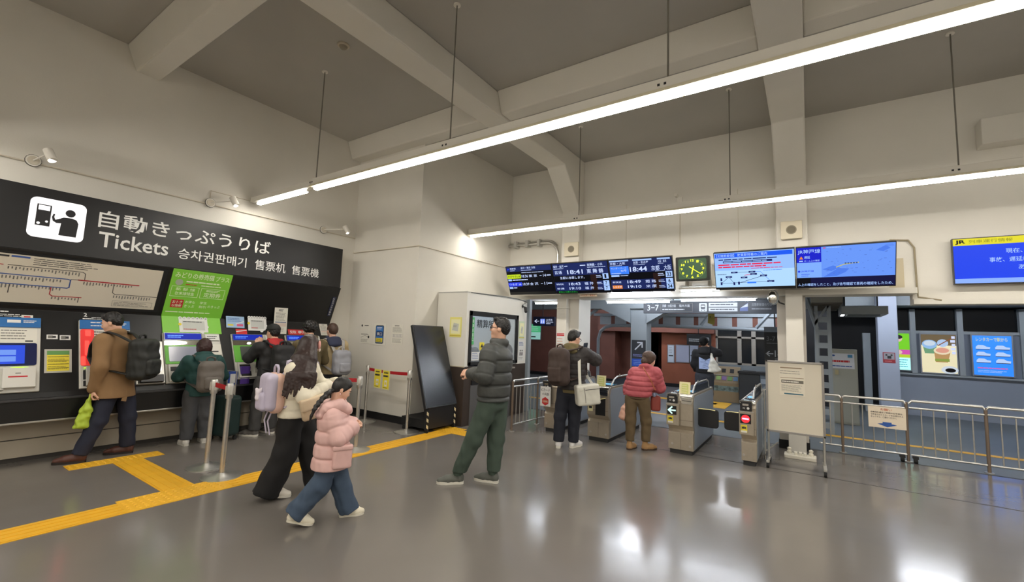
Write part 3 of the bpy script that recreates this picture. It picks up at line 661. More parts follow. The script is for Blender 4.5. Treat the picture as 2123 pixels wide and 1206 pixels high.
# ================================================================== CORNER: notices, stanchions, display
FC = FY(5.37)
def d_phone(b, f, a0, b0, a1, b1, c):
    b.rrect(f, a0 + .06, b0 + .03, a1 - .06, b1 - .03, .03, c, c + .002, M('phone_frame', (70, 80, 95), .5)); b.rect(f, a0 + .075, b0 + .05, a1 - .075, b1 - .05, c + .003, M('phone_blue', (60, 120, 190), .5))
    b.rect(f, a0 + .085, b0 + .16, a1 - .085, b0 + .25, c + .0035, M('navy', (28, 50, 100), .5)); b.text(f, '東口', a0 + .1, b0 + .175, a1 - .1, b0 + .235, WHITE, c + .005, .03); b.rect(f, a0 + .08, b0 + .055, a1 - .08, b0 + .13, c + .004, YEL).rows(f, a0 + .09, b0 + .06, a1 - .09, b0 + .12, 3, c + .0055, INK, 4, .4).rows(f, a0 + .1, b1 - .11, a1 - .1, b1 - .06, 2, c + .004, WHITE, 6, .4)
def d_qr(b, f, a0, b0, a1, b1, c):
    w, h = a1 - a0, b1 - b0
    b.rows(f, a0 + w * .4, b1 - h * .12, a1 - w * .1, b1 - h * .05, 1, c, INK, 3).disc(f, a0 + w * .15, b1 - h * .09, .022, c, None, INK, 10).rows(f, a0 + w * .1, b0 + h * .42, a1 - w * .1, b0 + h * .5, 2, c, INK, 4, .4).line(f, [(a0 + w * .1, b0 + h * .3), (a0 + w * .5, b0 + h * .4), (a0 + w * .9, b0 + h * .3)], .006, c, INKG).disc(f, a1 - w * .15, b0 + h * .33, .025, c, None, INK, 8).rows(f, a0 + w * .1, b0 + h * .06, a1 - w * .1, b0 + h * .22, 4, c, INKG, 5, .3)
sheet('wall_notice', 'white wall notice with black print, left of the blue phone poster', 'notice', FC, -7.03, 1.32, -6.74, 1.68, c=.002, draw=d_qr)
sheet('phone_poster', 'white poster showing a blue and yellow phone on the cream wall', 'poster', FC, -6.65, 1.3, -6.31, 1.69, c=.002, draw=d_phone)
def d_tab(b, f, a0, b0, a1, b1, c):
    w, h = a1 - a0, b1 - b0
    b.rows(f, a0 + w * .25, b1 - h * .12, a1 - w * .25, b1 - h * .05, 2, c, INK, 3).rows(f, a0 + w * .08, b0 + h * .58, a1 - w * .08, b1 - h * .16, 5, c, INKG, 4, .35).rect(f, a0 + w * .06, b0 + h * .34, a1 - w * .06, b0 + h * .5, c, M('tint_table', (160, 158, 160), .6))
    for i in range(7): b.rect(f, a0 + w * (.08 + i * .125), b0 + h * .35, a0 + w * (.165 + i * .125), b0 + h * .49, c + .001, PAPER)
    b.rows(f, a0 + w * .08, b0 + h * .06, a1 - w * .08, b0 + h * .28, 4, c, INKG, 6, .3)
sheet('wall_notice', 'white timetable notice with a small table, right of the blue phone poster', 'notice', FC, -6.16, 1.34, -5.87, 1.69, c=.002, draw=d_tab)

BELT = M('belt_red', (168, 24, 34), .6)
def stanchion(t):
    MB().lathe((0, 0, 0), [(.19, 0), (.19, .008), (.15, .018), (.05, .028), (.03, .045)], STEEL, 32).build('base', t, smooth=50)
    MB().cyl((0, 0, .03), (0, 0, .84), .024, STEEL, seg=20).build('post', t, smooth=40)
    b = MB().lathe((0, 0, .8), [(.034, 0), (.036, .01), (.036, .14), (.03, .155)], STEEL, 24)
    for k in range(4):
        a = k * math.pi / 2; b.box(.03 * math.cos(a) - .011, .03 * math.cos(a) + .011, .03 * math.sin(a) - .011, .03 * math.sin(a) + .011, .84, .93, GREYP)
    b.build('head', t, smooth=40)
st = thing('belt_stanchion', 'steel belt stanchion, left one of the close pair on the grey floor', 'stanchion', (-5.57, 2.345, 0), 'steel belt stanchions', local=True); stanchion(st)
for p, lab in (((-5.11, 2.305, 0), 'steel belt stanchion, right one of the close pair by the yellow paving'), ((-4.97, 3.84, 0), 'steel belt stanchion standing just behind the child in pink'), ((-6.39, 5.09, 0), 'steel belt stanchion against the cream wall at the left end of yellow card belt'), ((-5.28, 5.02, 0), 'steel belt stanchion in front of the leaning black display')):
    dup(st, p, 0, lab)
def belt(label, p0, p1, sag=.0):
    P = [Vector(p0).lerp(Vector(p1), i / 8) - Vector((0, 0, sag * math.sin(math.pi * i / 8))) for i in range(9)]
    MB().strap(P, .05, .003, BELT).build('barrier_belt', loc=p0, label=label, cat='belt', group='red barrier belts')
belt('short red belt joining the close pair of stanchions', (-5.535, 2.343, .9), (-5.145, 2.308, .9))
belt('red belt in front of the cream wall carrying two yellow cards', (-6.355, 5.088, .895), (-5.315, 5.022, .895), .015)
MB().strap([(-5.005, 3.82, .9), (-5.06, 3.78, .9), (-5.12, 3.74, .9)], .05, .003, BELT).build('barrier_belt', loc=(-5.0, 3.82, .9), label='short end of red belt on the stanchion behind the child', cat='belt', group='red barrier belts')
fb = Fr((-6.355, 5.085, 0), (1.04, -.066, 0), (0, 0, 1))
def d_card(b, f, a0, b0, a1, b1, c):
    b.rrect(f, a0 + .015, b0 + .015, a1 - .015, b1 - .01, .015, c, None, YEL); b.rows(f, a0 + .04, b1 - .055, a1 - .04, b1 - .03, 1, c + .001, INK, 2, .8).rows(f, a0 + .025, b1 - .115, a1 - .025, b1 - .075, 1, c + .001, INK, 5, .7).rect(f, a0 + .06, b0 + .05, a1 - .06, b0 + .15, c + .001, PAPER).rect(f, a0 + .075, b0 + .08, a1 - .075, b0 + .12, c + .002, YEL).rows(f, a0 + .03, b0 + .015, a1 - .03, b0 + .04, 1, c + .001, INK, 8, .3)
sheet('yellow_card', 'yellow card hanging on the red belt, the one nearer the stanchion', 'card', fb, .17, .60, .36, .915, c=.006, mat=M('card_edge', (220, 214, 150), .5), group='yellow cards on the belt', draw=d_card)
sheet('yellow_card', 'yellow card hanging on the red belt, the one nearer the black display', 'card', fb, .40, .595, .59, .91, c=.006, mat=MATS['card_edge'], group='yellow cards on the belt', draw=d_card)

t = thing('leaning_display', 'large blank black display leaning back on a wheeled stand', 'display', (-5.1, 5.45, 0))
DF = Fr((-4.955, 0, .385), (0, 1, 0), (-.405, 0, 1.295)); DL = math.hypot(.405, 1.295)
MB().slab(DF, 5.09, 0, 5.82, DL, -.05, 0, M('display_frame', (40, 40, 42), .35)).build('frame', t, bevel=.004)
MB().slab(DF, 5.108, .018, 5.802, DL - .018, 0, .003, M('display_glass', (26, 28, 32), .26, spec=.8)).build('screen', t)
b = MB().poly(XZ, [(-5.02, .06), (-4.97, .06), (-4.97, .40), (-5.02, .42)], -5.17, -5.76, DARK); b.build('stand_plate', t, bevel=.004)
MB().box(-5.55, -5.0, 5.15, 5.78, .06, .2, MATT).build('base_box', t, bevel=.006)
MB().tube([(-5.3, 5.45, .2), (-5.38, 5.45, 1.2)], .03, DARK).build('mast', t)
HZ = M('hazard_cream', (214, 200, 160), .6)
for y in (5.145, 5.785):
    b = MB().box(-5.01, -4.965, y - .02, y + .02, .05, .37, DARK)
    for i in range(3): b.poly(Fr((-4.964, y - .0, .0), (0, 1, 0), (0, 0, 1)), [(-.021, .09 + i * .1), (.021, .06 + i * .1), (.021, .11 + i * .1), (-.021, .14 + i * .1)], 0, .002, HZ)
    b.build('striped_leg', t)
for x in (-5.48, -4.98):
    for y in (5.15, 5.78): MB().cyl((x, y - .015, .033), (x, y + .015, .033), .033, RUBBER).cyl((x, y, .035), (x, y, .065), .012, ALU).build('caster', t)

# ================================================================== TICKET OFFICE
KX, KY = -4.9, 5.9
OW = M('office_wall', (224, 222, 214), .6, noise=(1.5, .03)); WAIN = M('wainscot_brown', (58, 48, 42), .6, noise=(4, .1))
t = thing('ticket_office', 'cream ticket office booth with dark wainscot and framed window', 'booth', (-5.25, 6.9, 0))
b = MB()
b.box(-5.585, KX, KY, KY + .06, 1.0, 2.28, OW)                       # end wall
b.box(KX - .06, KX, KY + .06, 6.0, 1.0, 2.28, OW).box(KX - .06, KX, 7.52, 7.86, 1.0, 2.28, OW).box(KX - .06, KX, 6.0, 7.52, 1.97, 2.28, OW)
b.box(-5.585, KX - .06, 7.8, 7.86, 0, 2.28, OW).box(-5.585, KX, KY, 7.86, 2.28, 2.3, M('office_roof', (176, 176, 170), .5))
b.build('wall', t)
b = MB().box(-5.585, KX, KY, KY + .06, 0, 1.0, WAIN).box(KX - .06, KX, KY + .06, 7.86, 0, 1.0, WAIN).box(-5.586, KX + .003, KY - .003, KY, .99, 1.005, M('wainscot_cap', (196, 186, 160), .5))
b.build('wainscot', t)
FK = FX(KX)
b = MB()
for a0, a1, z0, z1 in ((5.98, 6.045, 1.02, 1.97), (7.46, 7.53, 1.02, 1.97), (5.98, 7.53, 1.885, 1.97), (5.98, 7.53, 1.02, 1.08), (6.72, 6.77, 1.08, 1.89)): b.slab(FK, a0, z0, a1, z1, -.03, .02, MATT)
b.build('window_frame', t, bevel=.004)
gm = M('office_glass', (220, 230, 235), .05, alpha=.16); MB().slab(FK, 6.045, 1.08, 7.46, 1.89, -.012, -.008, gm).build('pane', t)
b = MB(); f2 = Fr((KX - .004, 0, 0), (0, 1, 0), (0, 0, 1))
b.text(f2, '精算所', 6.2, 1.68, 6.70, 1.83, MATT, .002, .02)
b.rect(f2, 6.06, 1.38, 6.13, 1.86, .001, M('strip_green', (70, 160, 90), .5, emit=.2)); s = '精算所窓口'
for i, ch in enumerate(s): b.text(f2, ch, 6.075, 1.76 - i * .08, 6.115, 1.82 - i * .08, WHITE, .003, .02)
b.rect(f2, 6.3, 1.28, 6.44, 1.42, .001, YEL).poly(f2, [(6.33, 1.33), (6.41, 1.33), (6.37, 1.4)], .002, None, INK).rect(f2, 6.08, 1.1, 6.34, 1.25, .001, WHITE).rect(f2, 6.3, 1.13, 6.44, 1.23, .002, BLUE).rows(f2, 6.1, 1.12, 6.28, 1.24, 4, .002, BLUE, 4, .3)
b.build('window_stickers', t)
MB().box(-5.58, -5.52, 6.0, 7.78, .9, 2.25, M('office_back', (200, 206, 210), .7)).box(-5.5, -5.0, 6.0, 7.78, .92, .96, GREYP).build('interior', t)
MB().box(-5.4, -5.25, 6.15, 7.6, 2.22, 2.24, M('office_tube', (255, 255, 255), .4, emit=5, ergb=(225, 238, 255))).build('interior_lamp', t)
MB().slab(FK, 6.1, .93, 7.3, .955, 0, .12, STEEL).slab(FK, 6.1, .68, 7.3, .93, 0, .02, DARK).rect(FK, 6.45, .72, 6.52, .84, .021, WHITE).slab(FK, 6.08, 0, 7.32, .68, 0, .012, M('office_front_grey', (92, 92, 92), .5)).build('counter_shelf', t)
def d_yell(b, f, a0, b0, a1, b1, c): b.rect(f, a0 + .03, b0 + .06, a1 - .03, b1 - .04, c, M('pale_lemon', (238, 236, 190), .6)).poly(f, [(a0 + .06, b0 + .12), (a1 - .08, b0 + .1), (a1 - .06, b1 - .12), (a0 + .09, b1 - .1)], c + .001, None, M('sketch_grey', (196, 200, 190), .6)).rows(f, a0 + .08, b0 + .17, a1 - .09, b1 - .14, 4, c + .002, INKG, 5, .3).rect(f, a0 + .01, b0 + .02, a1 - .01, b0 + .035, c, M('mustard', (200, 180, 60), .6))
sheet('yellow_poster', 'pale yellow poster on the end wall of ticket office beside the display', 'poster', FY(KY), -5.27, 1.5, -5.0, 1.85, c=.002, mat=M('paper_yellow', (232, 226, 130), .6), draw=d_yell)
sheet('yellow_green_notice', 'pale green and yellow notice right of the office window', 'notice', FK, 7.57, 1.5, 7.78, 1.86, c=.002, mat=M('paper_green', (206, 220, 190), .6), draw=d_yell)
def d_lug(b, f, a0, b0, a1, b1, c):
    b.rows(f, a0 + .02, b1 - .1, a1 - .02, b1 - .02, 3, c, BLUE, 4, .4)
    for x in (a0 + .07, a0 + .14): b.disc(f, x, b0 + .2, .018, c, None, INK, 10).rect(f, x - .018, b0 + .1, x + .018, b0 + .17, c, INK)
    b.rows(f, a0 + .02, b0 + .02, a1 - .02, b0 + .07, 2, c, INKG, 5, .3)
sheet('white_notice', 'white notice with two black figures beneath the green yellow notice', 'notice', FK, 7.57, 1.06, 7.78, 1.46, c=.002, mat=WHITE, draw=d_lug)
def d_strip(b, f, a0, b0, a1, b1, c): b.rect(f, a0 + .01, b1 - .07, a1 - .01, b1 - .04, c, RED).rect(f, a0 + .01, b1 - .03, a1 - .01, b1 - .015, c, RED).rows(f, a0 + .02, b0 + .05, a1 - .02, b1 - .1, 6, c, M('peach_ink', (214, 170, 150), .6), 3, .3)
sheet('pillar_notice', 'white notice with red stripes on the pillar behind the backpack person', 'notice', FY(8.0), -4.26, 1.2, -4.07, 1.66, c=.002, mat=WHITE, draw=d_strip)
t = thing('security_camera', 'small black security camera at top right of the ticket office', 'camera', (KX, 7.7, 2.2))
MB().cyl((KX, 7.68, 2.17), (KX + .1, 7.66, 2.14), .014, DARK).cyl((KX, 7.68, 2.17), (KX + .012, 7.68, 2.17), .03, DARK).build('bracket', t)
MB().cyl((KX + .09, 7.66, 2.145), (KX + .1, 7.66, 2.06), .04, DARK, .03).ell((KX + .1, 7.66, 2.06), (.032, .032, .03), MATT).build('lens_housing', t, smooth=50)
MB().tube([(KX + .004, 6.0, 2.29), (KX + .004, 7.0, 2.31), (KX + .004, 7.5, 2.305), (KX + .004, 7.86, 2.27), (KX + .006, 7.68, 2.2)], .01, M('cable_grey', (120, 122, 120), .6), seg=6).build('roof_cable', loc=(KX, 6, 2.29), label='grey cable along the top edge of the ticket office', cat='cable')

# ================================================================== SCREENS OVER THE GATES
TF = Fr((0, 7.6, 2.4), (1, 0, 0), (0, -.23, .56)); TH = .605
def S(n, rgb, k=1.0): return screen(n, rgb, k)
NIGHT = S('night', (6, 7, 14)); NAVY = S('navy', (28, 40, 92)); SW = S('white', (200, 216, 255)); SBL = S('pale_blue', (168, 200, 255)); SLM = S('lime', (196, 220, 40)); SBLU = S('blue', (36, 60, 225)); SSKY = S('sky', (62, 130, 250)); SOR = S('orange', (236, 140, 50)); SGR = S('green', (40, 190, 70)); SBR = S('brownbar', (40, 24, 22)); SRED = S('red', (225, 50, 90))
BZ = M('bezel', (14, 14, 16), .3)
def board(name, label, x0, x1, group, draw, fr=TF, h=TH, cat='screen', mx=.012, lo=.06):
    t = thing(name, label, cat, fr.p((x0 + x1) / 2, 0), group)
    MB().slab(fr, x0 + .003, 0, x1 - .003, h, -.07, 0, BZ).build('case', t, bevel=.004)
    if fr is TF:
        b = MB()
        for x in (x0 + .25, x1 - .25): b.tube([fr.p(x, h * .5, -.06), (x, 8.0, 2.72)], .018, WHITEP, seg=6)
        b.build('bracket', t)
    b = MB(); draw(b, fr, x0 + mx, lo, x1 - mx, h - mx); b.build('picture', t); return t
def d_b1(b, f, a0, b0, a1, b1):
    c = .002; b.rect(f, a0, b0, a1, b1, c, NIGHT).rect(f, a0, b1 - .10, a1, b1, c + .001, NAVY)
    b.text(f, 'JR', a0 + .02, b1 - .075, a0 + .09, b1 - .03, SBLU, c + .003, .03).text(f, '新幹線', a0 + .1, b1 - .055, a0 + .24, b1 - .015, SW, c + .003, .02).rows(f, a0 + .1, b1 - .09, a0 + .24, b1 - .068, 1, c + .003, SW, 3)
    b.text(f, '金沢・東京 方面', a0 + .36, b1 - .055, a0 + .70, b1 - .012, SW, c + .003, .02).rows(f, a0 + .36, b1 - .09, a0 + .66, b1 - .068, 1, c + .003, SW, 4)
    b.rows(f, a0 + .36, b1 - .14, a1 - .04, b1 - .118, 1, c + .002, SW, 14)
    for i, (nm, tm, ds, tr, mt) in enumerate((('かがやき518', '18:36', '東 京', '14', SLM), ('つるぎ 38', '18:39', '金 沢', '11', SBLU))):
        y = b1 - .245 - i * .165
        b.rect(f, a0 + .0, y, a0 + .33, y + .085, c + .001, mt).text(f, nm, a0 + .02, y + .02, a0 + .31, y + .068, SW if i else NIGHT, c + .003, .01)
        b.text(f, tm, a0 + .35, y + .015, a0 + .50, y + .07, SW, c + .002, .01).text(f, ds, a0 + .52, y + .015, a0 + .71, y + .07, SW, c + .002, .01).text(f, tr, a0 + .85, y + .015, a0 + .915, y + .07, SW, c + .002, .01).rows(f, a0 + .77, y + .03, a0 + .83, y + .05, 1, c + .002, SW, 3).rows(f, a0 + .93, y + .02, a1 - .01, y + .065, 1, c + .002, SW, 8)
        b.rect(f, a0 + .01, y - .05, a0 + .1, y - .01, c + .001, SBL).rows(f, a0 + .12, y - .045, a0 + .5 - i * .3, y - .015, 1, c + .002, SW, 6, .7)
board('departure_screen', 'leftmost hanging departure screen showing two bullet trains in yellow and blue', -5.16, -4.085, 'departure screens', d_b1)
def d_row(b, f, a0, y, h, nm, tm, ds, col, big, tcol=SW):
    c = .003
    b.rect(f, a0 + .02, y + .01, a0 + .2, y + h - .01, c, col).text(f, nm, a0 + .03, y + .025, a0 + .19, y + h - .02, tcol, c + .001, .02)
    b.text(f, tm, a0 + .30, y + .015, a0 + (.62 if big else .54), y + h - .012, SW, c, .02); b.text(f, ds, a0 + (.70 if big else .62), y + .015, a0 + (1.02 if big else .8), y + h - .012, SW, c, .02)
def d_trk(b, f, a1, y, n, h=.1):
    b.rect(f, a1 - .115, y, a1 - .005, y + h, .003, SBL).text(f, n, a1 - (.095 if len(n) > 1 else .08), y + .012, a1 - (.025 if len(n) > 1 else .045), y + h - .012, NIGHT, .005, .02).rows(f, a1 - .24, y + .02, a1 - .13, y + h - .02, 2, .003, SW, 4, .4)
def d_b2(b, f, a0, b0, a1, b1):
    c = .002; b.rect(f, a0, b0 - .045, a1, b1, c, NIGHT).rect(f, a0, b1 - .235, a1, b1, c + .0005, NAVY).rect(f, a0, b0, a1, b0 + .175, c + .0005, NAVY).rect(f, a0 + .76, b0, a0 + .88, b0 + .30, c + .0008, SBR)
    b.text(f, '福井・金沢', a0 + .02, b1 - .075, a0 + .24, b1 - .025, SW, c + .002, .02).rows(f, a0 + .26, b1 - .07, a0 + .34, b1 - .035, 1, c + .002, SW, 3).rows(f, a0 + .02, b1 - .105, a0 + .28, b1 - .085, 1, c + .002, SW, 4)
    b.text(f, '東舞鶴・小浜', a0 + .72, b1 - .075, a0 + 1.02, b1 - .025, SW, c + .002, .02).rows(f, a0 + .58, b1 - .07, a0 + .7, b1 - .035, 1, c + .002, SW, 5).rows(f, a0 + .72, b1 - .105, a1 - .02, b1 - .085, 1, c + .002, SW, 6)
    d_row(b, f, a0, b1 - .225, .11, '普通', '18:41', '東 舞 鶴', NAVY, True)
    b.text(f, '各駅に停車します。', a0 + .13, b1 - .305, a0 + .64, b1 - .252, SW, c + .002, .02)
    d_row(b, f, a0, b0 + .09, .08, '特快', '18:43', '福 井', NAVY, False); d_row(b, f, a0, b0 + .003, .08, '普通', '19:10', '福 井', NAVY, False)
    b.text(f, '足元にご注意ください。', a0 + .06, b0 - .038, a0 + .46, b0 - .004, SGR, c + .002, .0)
    d_trk(b, f, a1, b1 - .325, '1'); d_trk(b, f, a1, b0 + .085, '7', .09); d_trk(b, f, a1, b0 - .01, '7', .09)
board('departure_screen', 'middle hanging departure screen headed by the 18:41 train', -4.08, -2.945, 'departure screens', d_b2)
def d_b3(b, f, a0, b0, a1, b1):
    c = .002; b.rect(f, a0, b0 - .045, a1, b1, c, NIGHT).rect(f, a0, b1 - .235, a1, b1, c + .0005, NAVY).rect(f, a0, b0, a1, b0 + .175, c + .0005, NAVY).rect(f, a0 + .76, b0, a0 + .88, b0 + .27, c + .0008, SBR)
    for x0, x1, s in ((.0, .36, '京都・大阪'), (.42, .76, '米原・名古屋'), (.84, 1.06, '大阪・東京')):
        b.rect(f, a0 + x0 + .01, b1 - .03, a0 + x1, b1 - .005, c + .001, SBL).text(f, s, a0 + x0 + .02, b1 - .085, a0 + x1 - .06, b1 - .04, SW, c + .002, .02).rows(f, a0 + x0 + .02, b1 - .108, a0 + x1 - .1, b1 - .093, 1, c + .002, SW, 5)
    b.rect(f, a0 + .01, b1 - .26, a0 + .35, b1 - .115, c + .001, SSKY).text(f, 'サンダーバード', a0 + .03, b1 - .165, a0 + .31, b1 - .13, SW, c + .002, .0).text(f, '40号', a0 + .2, b1 - .215, a0 + .31, b1 - .175, SW, c + .002, .0).rows(f, a0 + .03, b1 - .25, a0 + .25, b1 - .23, 1, c + .002, SW, 3)
    b.text(f, '18:44', a0 + .37, b1 - .22, a0 + .67, b1 - .135, SW, c + .003, .02).text(f, '京都', a0 + .74, b1 - .215, a0 + .88, b1 - .13, SW, c + .003, .02).text(f, '大阪', a0 + .95, b1 - .215, a0 + 1.07, b1 - .13, SW, c + .003, .02).rows(f, a0 + .8, b1 - .235, a0 + 1.0, b1 - .222, 1, c + .003, SW, 4)
    b.rect(f, a0 + .02, b1 - .3, a0 + .17, b1 - .268, c + .001, SBL).rows(f, a0 + .19, b1 - .297, a0 + .36, b1 - .272, 1, c + .002, SW, 4)
    d_row(b, f, a0, b0 + .09, .08, '新快速', '18:49', '姫 路', NAVY, False); d_row(b, f, a0, b0 + .003, .08, 'しらさぎ', '19:10', '米 原', SOR, False)
    d_trk(b, f, a1, b1 - .34, '33'); d_trk(b, f, a1, b0 + .085, '6', .09); d_trk(b, f, a1, b0 - .01, '34', .09)
board('departure_screen', 'rightmost hanging departure screen headed by the 18:44 train', -2.94, -1.833, 'departure screens', d_b3)

t = thing('station_clock', 'square dark green station clock with glowing yellow numerals', 'clock', (-1.54, 7.55, 2.55))
CF = Fr((-1.542, 7.5, 2.75), (1, 0, 0), (0, -.12, .99))
MB().rrect(CF, -.258, -.2, .258, .2, .02, -.12, 0, M('clock_case', (24, 28, 22), .4)).build('case', t, bevel=.006)
MB().rrect(CF, -.215, -.165, .215, .165, .03, 0, .004, M('clock_face', (44, 70, 50), .4, emit=.25, ergb=(40, 84, 52))).build('dial', t)
CY = M('clock_yellow', (215, 230, 40), .5, emit=.85); b = MB()
for i in range(1, 13):
    a = math.radians(90 - 30 * i); x, y = .165 * math.cos(a), .135 * math.sin(a); w = .017 if i < 10 else .026
    b.text(CF, str(i), x - w, y - .018, x + w, y + .018, CY, .005, .015)
for i in range(60):
    a = math.radians(6 * i); b.disc(CF, .198 * math.cos(a), .158 * math.sin(a), .0025, .005, None, CY, 5)
b.build('numerals', t)
MB().line(CF, [(.018, .04), (-.01, -.085)], .016, .007, CY).build('hour_hand', t)
MB().line(CF, [(-.045, .035), (.125, -.085)], .011, .008, CY).build('minute_hand', t)
b = MB()
for x in (-1.72, -1.36): b.box(x - .025, x + .025, 7.6, 8.0, 2.62, 2.66, WHITEP).box(x - .03, x + .03, 7.95, 8.2, 2.42, 2.98, WHITEP)
b.box(-1.85, -1.24, 7.97, 8.0, 2.88, 2.98, WHITEP).box(-1.85, -1.24, 7.97, 8.0, 2.5, 2.54, WHITEP); b.build('wall_rack', t)

def d_i1(b, f, a0, b0, a1, b1):
    c = .002; G = S('paleinfo', (150, 190, 255)); R2 = S('ice', (176, 216, 255)); INKB = S('inkblue', (18, 24, 90))
    b.rect(f, a0, b0, a1, b1, c, G).rect(f, a0, b0, a1, b0 + .27, c + .0005, R2).rect(f, a0 + .01, b1 - .075, a1 - .02, b1 - .012, c + .001, S('hdr', (30, 90, 240)))
    b.text(f, '【北陸新幹線】 敦賀駅発着のご案内', a0 + .03, b1 - .065, a0 + .72, b1 - .02, SBL, c + .002, .02)
    b.rows(f, a0 + .06, b1 - .12, a1 - .15, b1 - .095, 1, c + .001, INKB, 4, .6, .9).rect(f, a0 + .12, b1 - .16, a0 + .78, b1 - .13, c + .001, INKB).rows(f, a0 + .13, b1 - .155, a0 + .77, b1 - .135, 1, c + .002, SBL, 5)
    b.rows(f, a0 + .05, b1 - .205, a1 - .16, b1 - .175, 1, c + .001, SRED, 6, .7, .95).rows(f, a0 + .05, b1 - .24, a0 + .72, b1 - .212, 1, c + .001, SRED, 7, .7, .95).rows(f, a0 + .5, b1 - .265, a1 - .05, b1 - .25, 1, c + .001, SRED, 8, .6)
    P = {k: (a0 + x, b0 + y) for k, (x, y) in dict(a=(.27, .235), b=(.51, .235), c=(.19, .165), d=(.41, .185), e=(.53, .2), f=(.66, .17), g=(.4, .15), h=(.08, .065), i=(.26, .06), j=(.325, .065), k=(.75, .08), l=(.08, .13)).items()}
    b.line(f, [P['a'], P['b']], .005, c + .002, INKB).line(f, [P['c'], P['i']], .005, c + .002, INKB).line(f, [P['c'], P['h']], .005, c + .002, INKB).line(f, [P['j'], P['f']], .006, c + .002, INKB).line(f, [P['h'], P['k']], .005, c + .002, INKB).line(f, [P['b'], (a0 + .62, b0 + .235), P['k']], .005, c + .002, SSKY).line(f, [P['d'], P['e']], .008, c + .002, SRED)
    for k in 'abcefgk': b.rect(f, P[k][0] - .045, P[k][1] - .013, P[k][0] + .045, P[k][1] + .013, c + .003, INKB).rows(f, P[k][0] - .025, P[k][1] - .006, P[k][0] + .025, P[k][1] + .006, 1, c + .004, SBL, 3)
    for k in 'hijl': b.rect(f, P[k][0] - .012, P[k][1] - .025, P[k][0] + .012, P[k][1] + .02, c + .003, INKB)
    b.rows(f, a0 + .03, b0 + .2, a0 + .19, b0 + .215, 1, c + .002, INKB, 3).rect(f, a0 + .44, b0 + .055, a0 + .56, b0 + .08, c + .003, SSKY).rows(f, a0 + .66, b0 + .245, a1 - .1, b0 + .26, 1, c + .002, SSKY, 4)
board('information_screen', 'pale blue information screen with route diagram, right of the green clock', -1.21, -.132, 'information screens', d_i1, lo=.045)
def d_i2(b, f, a0, b0, a1, b1):
    c = .002; MAPB = S('mapblue', (104, 150, 245)); MAPW = S('mapwater', (78, 124, 232)); DEEP = S('deep', (26, 34, 200)); MID = S('midnight', (18, 18, 60)); LB2 = S('lightpanel', (126, 172, 255))
    b.rect(f, a0, b0, a1, b1, c, MAPB).rect(f, a0, b0, a1, b0 + .135, c + .001, MID).rect(f, a0, b0, a0 + .16, b0 + .135, c + .0015, NIGHT)
    b.rect(f, a0, b1 - .215, a0 + .29, b1, c + .001, DEEP).rect(f, a0, b0 + .135, a0 + .29, b1 - .215, c + .001, LB2)
    b.text(f, 'JR神戸線', a0 + .015, b1 - .095, a0 + .28, b1 - .025, SBL, c + .002, .02).poly(f, [(a0 + .03, b1 - .165), (a0 + .08, b1 - .165), (a0 + .055, b1 - .12)], c + .002, None, SOR).text(f, '遅延', a0 + .09, b1 - .16, a0 + .16, b1 - .12, SBL, c + .002, .02).text(f, 'ホーム上の確認', a0 + .09, b1 - .205, a0 + .27, b1 - .178, SBL, c + .002, .02).rect(f, a0 + .03, b1 - .2, a0 + .075, b1 - .183, c + .002, SBL)
    b.text(f, 'JR神戸線', a0 + .05, b0 + .215, a0 + .2, b0 + .245, SBLU, c + .002, .02).disc(f, a0 + .025, b0 + .23, .015, c + .002, None, SBLU, 12).rows(f, a0 + .05, b0 + .15, a0 + .16, b0 + .2, 2, c + .002, SBLU, 5, .3)
    b.poly(f, [(a0 + .31, b0 + .14), (a0 + .48, b0 + .26), (a0 + .6, b0 + .25), (a0 + .56, b0 + .2), (a0 + .46, b0 + .15)], c + .001, None, MAPW).poly(f, [(a0 + .3, b0 + .25), (a0 + .42, b0 + .3), (a0 + .5, b0 + .27), (a0 + .4, b0 + .22)], c + .001, None, MAPW).poly(f, [(a1 - .2, b1 - .09), (a1 - .1, b1 - .03), (a1 - .05, b1 - .07), (a1 - .12, b1 - .11)], c + .001, None, MAPW)
    b.line(f, [(a0 + .46, b0 + .275), (a0 + .54, b0 + .31), (a0 + .7, b0 + .33)], .012, c + .003, S('khaki', (190, 190, 120)))
    for i in range(5): b.rect(f, a0 + .55 + i * .03, b0 + .317, a0 + .57 + i * .03, b0 + .335, c + .004, S('ink2', (60, 80, 130)))
    rd = random.Random(4)
    for i in range(46):
        x = rd.uniform(a0 + .31, a1 - .05); y = rd.uniform(b0 + .16, b1 - .05); b.rect(f, x, y, x + rd.uniform(.008, .03), y + .005, c + .002, S('mapink', (80, 110, 200)))
    b.rect(f, a0 + .31, b1 - .025, a0 + .34, b1 - .012, c + .002, SRED).rows(f, a0 + .35, b1 - .025, a0 + .55, b1 - .01, 1, c + .002, SBL, 3).rows(f, a1 - .1, b1 - .045, a1 - .01, b1 - .015, 2, c + .002, MAPW, 4)
    b.text(f, 'ム上の確認をしたこと、及び信号確認で車両の確認をしたため、', a0 + .01, b0 + .012, a1 - .02, b0 + .055, SBL, c + .003, .02)
board('information_screen', 'blue screen showing a coast map and delay notice beside the speaker pillar', -.128, .975, 'information screens', d_i2, lo=.02)
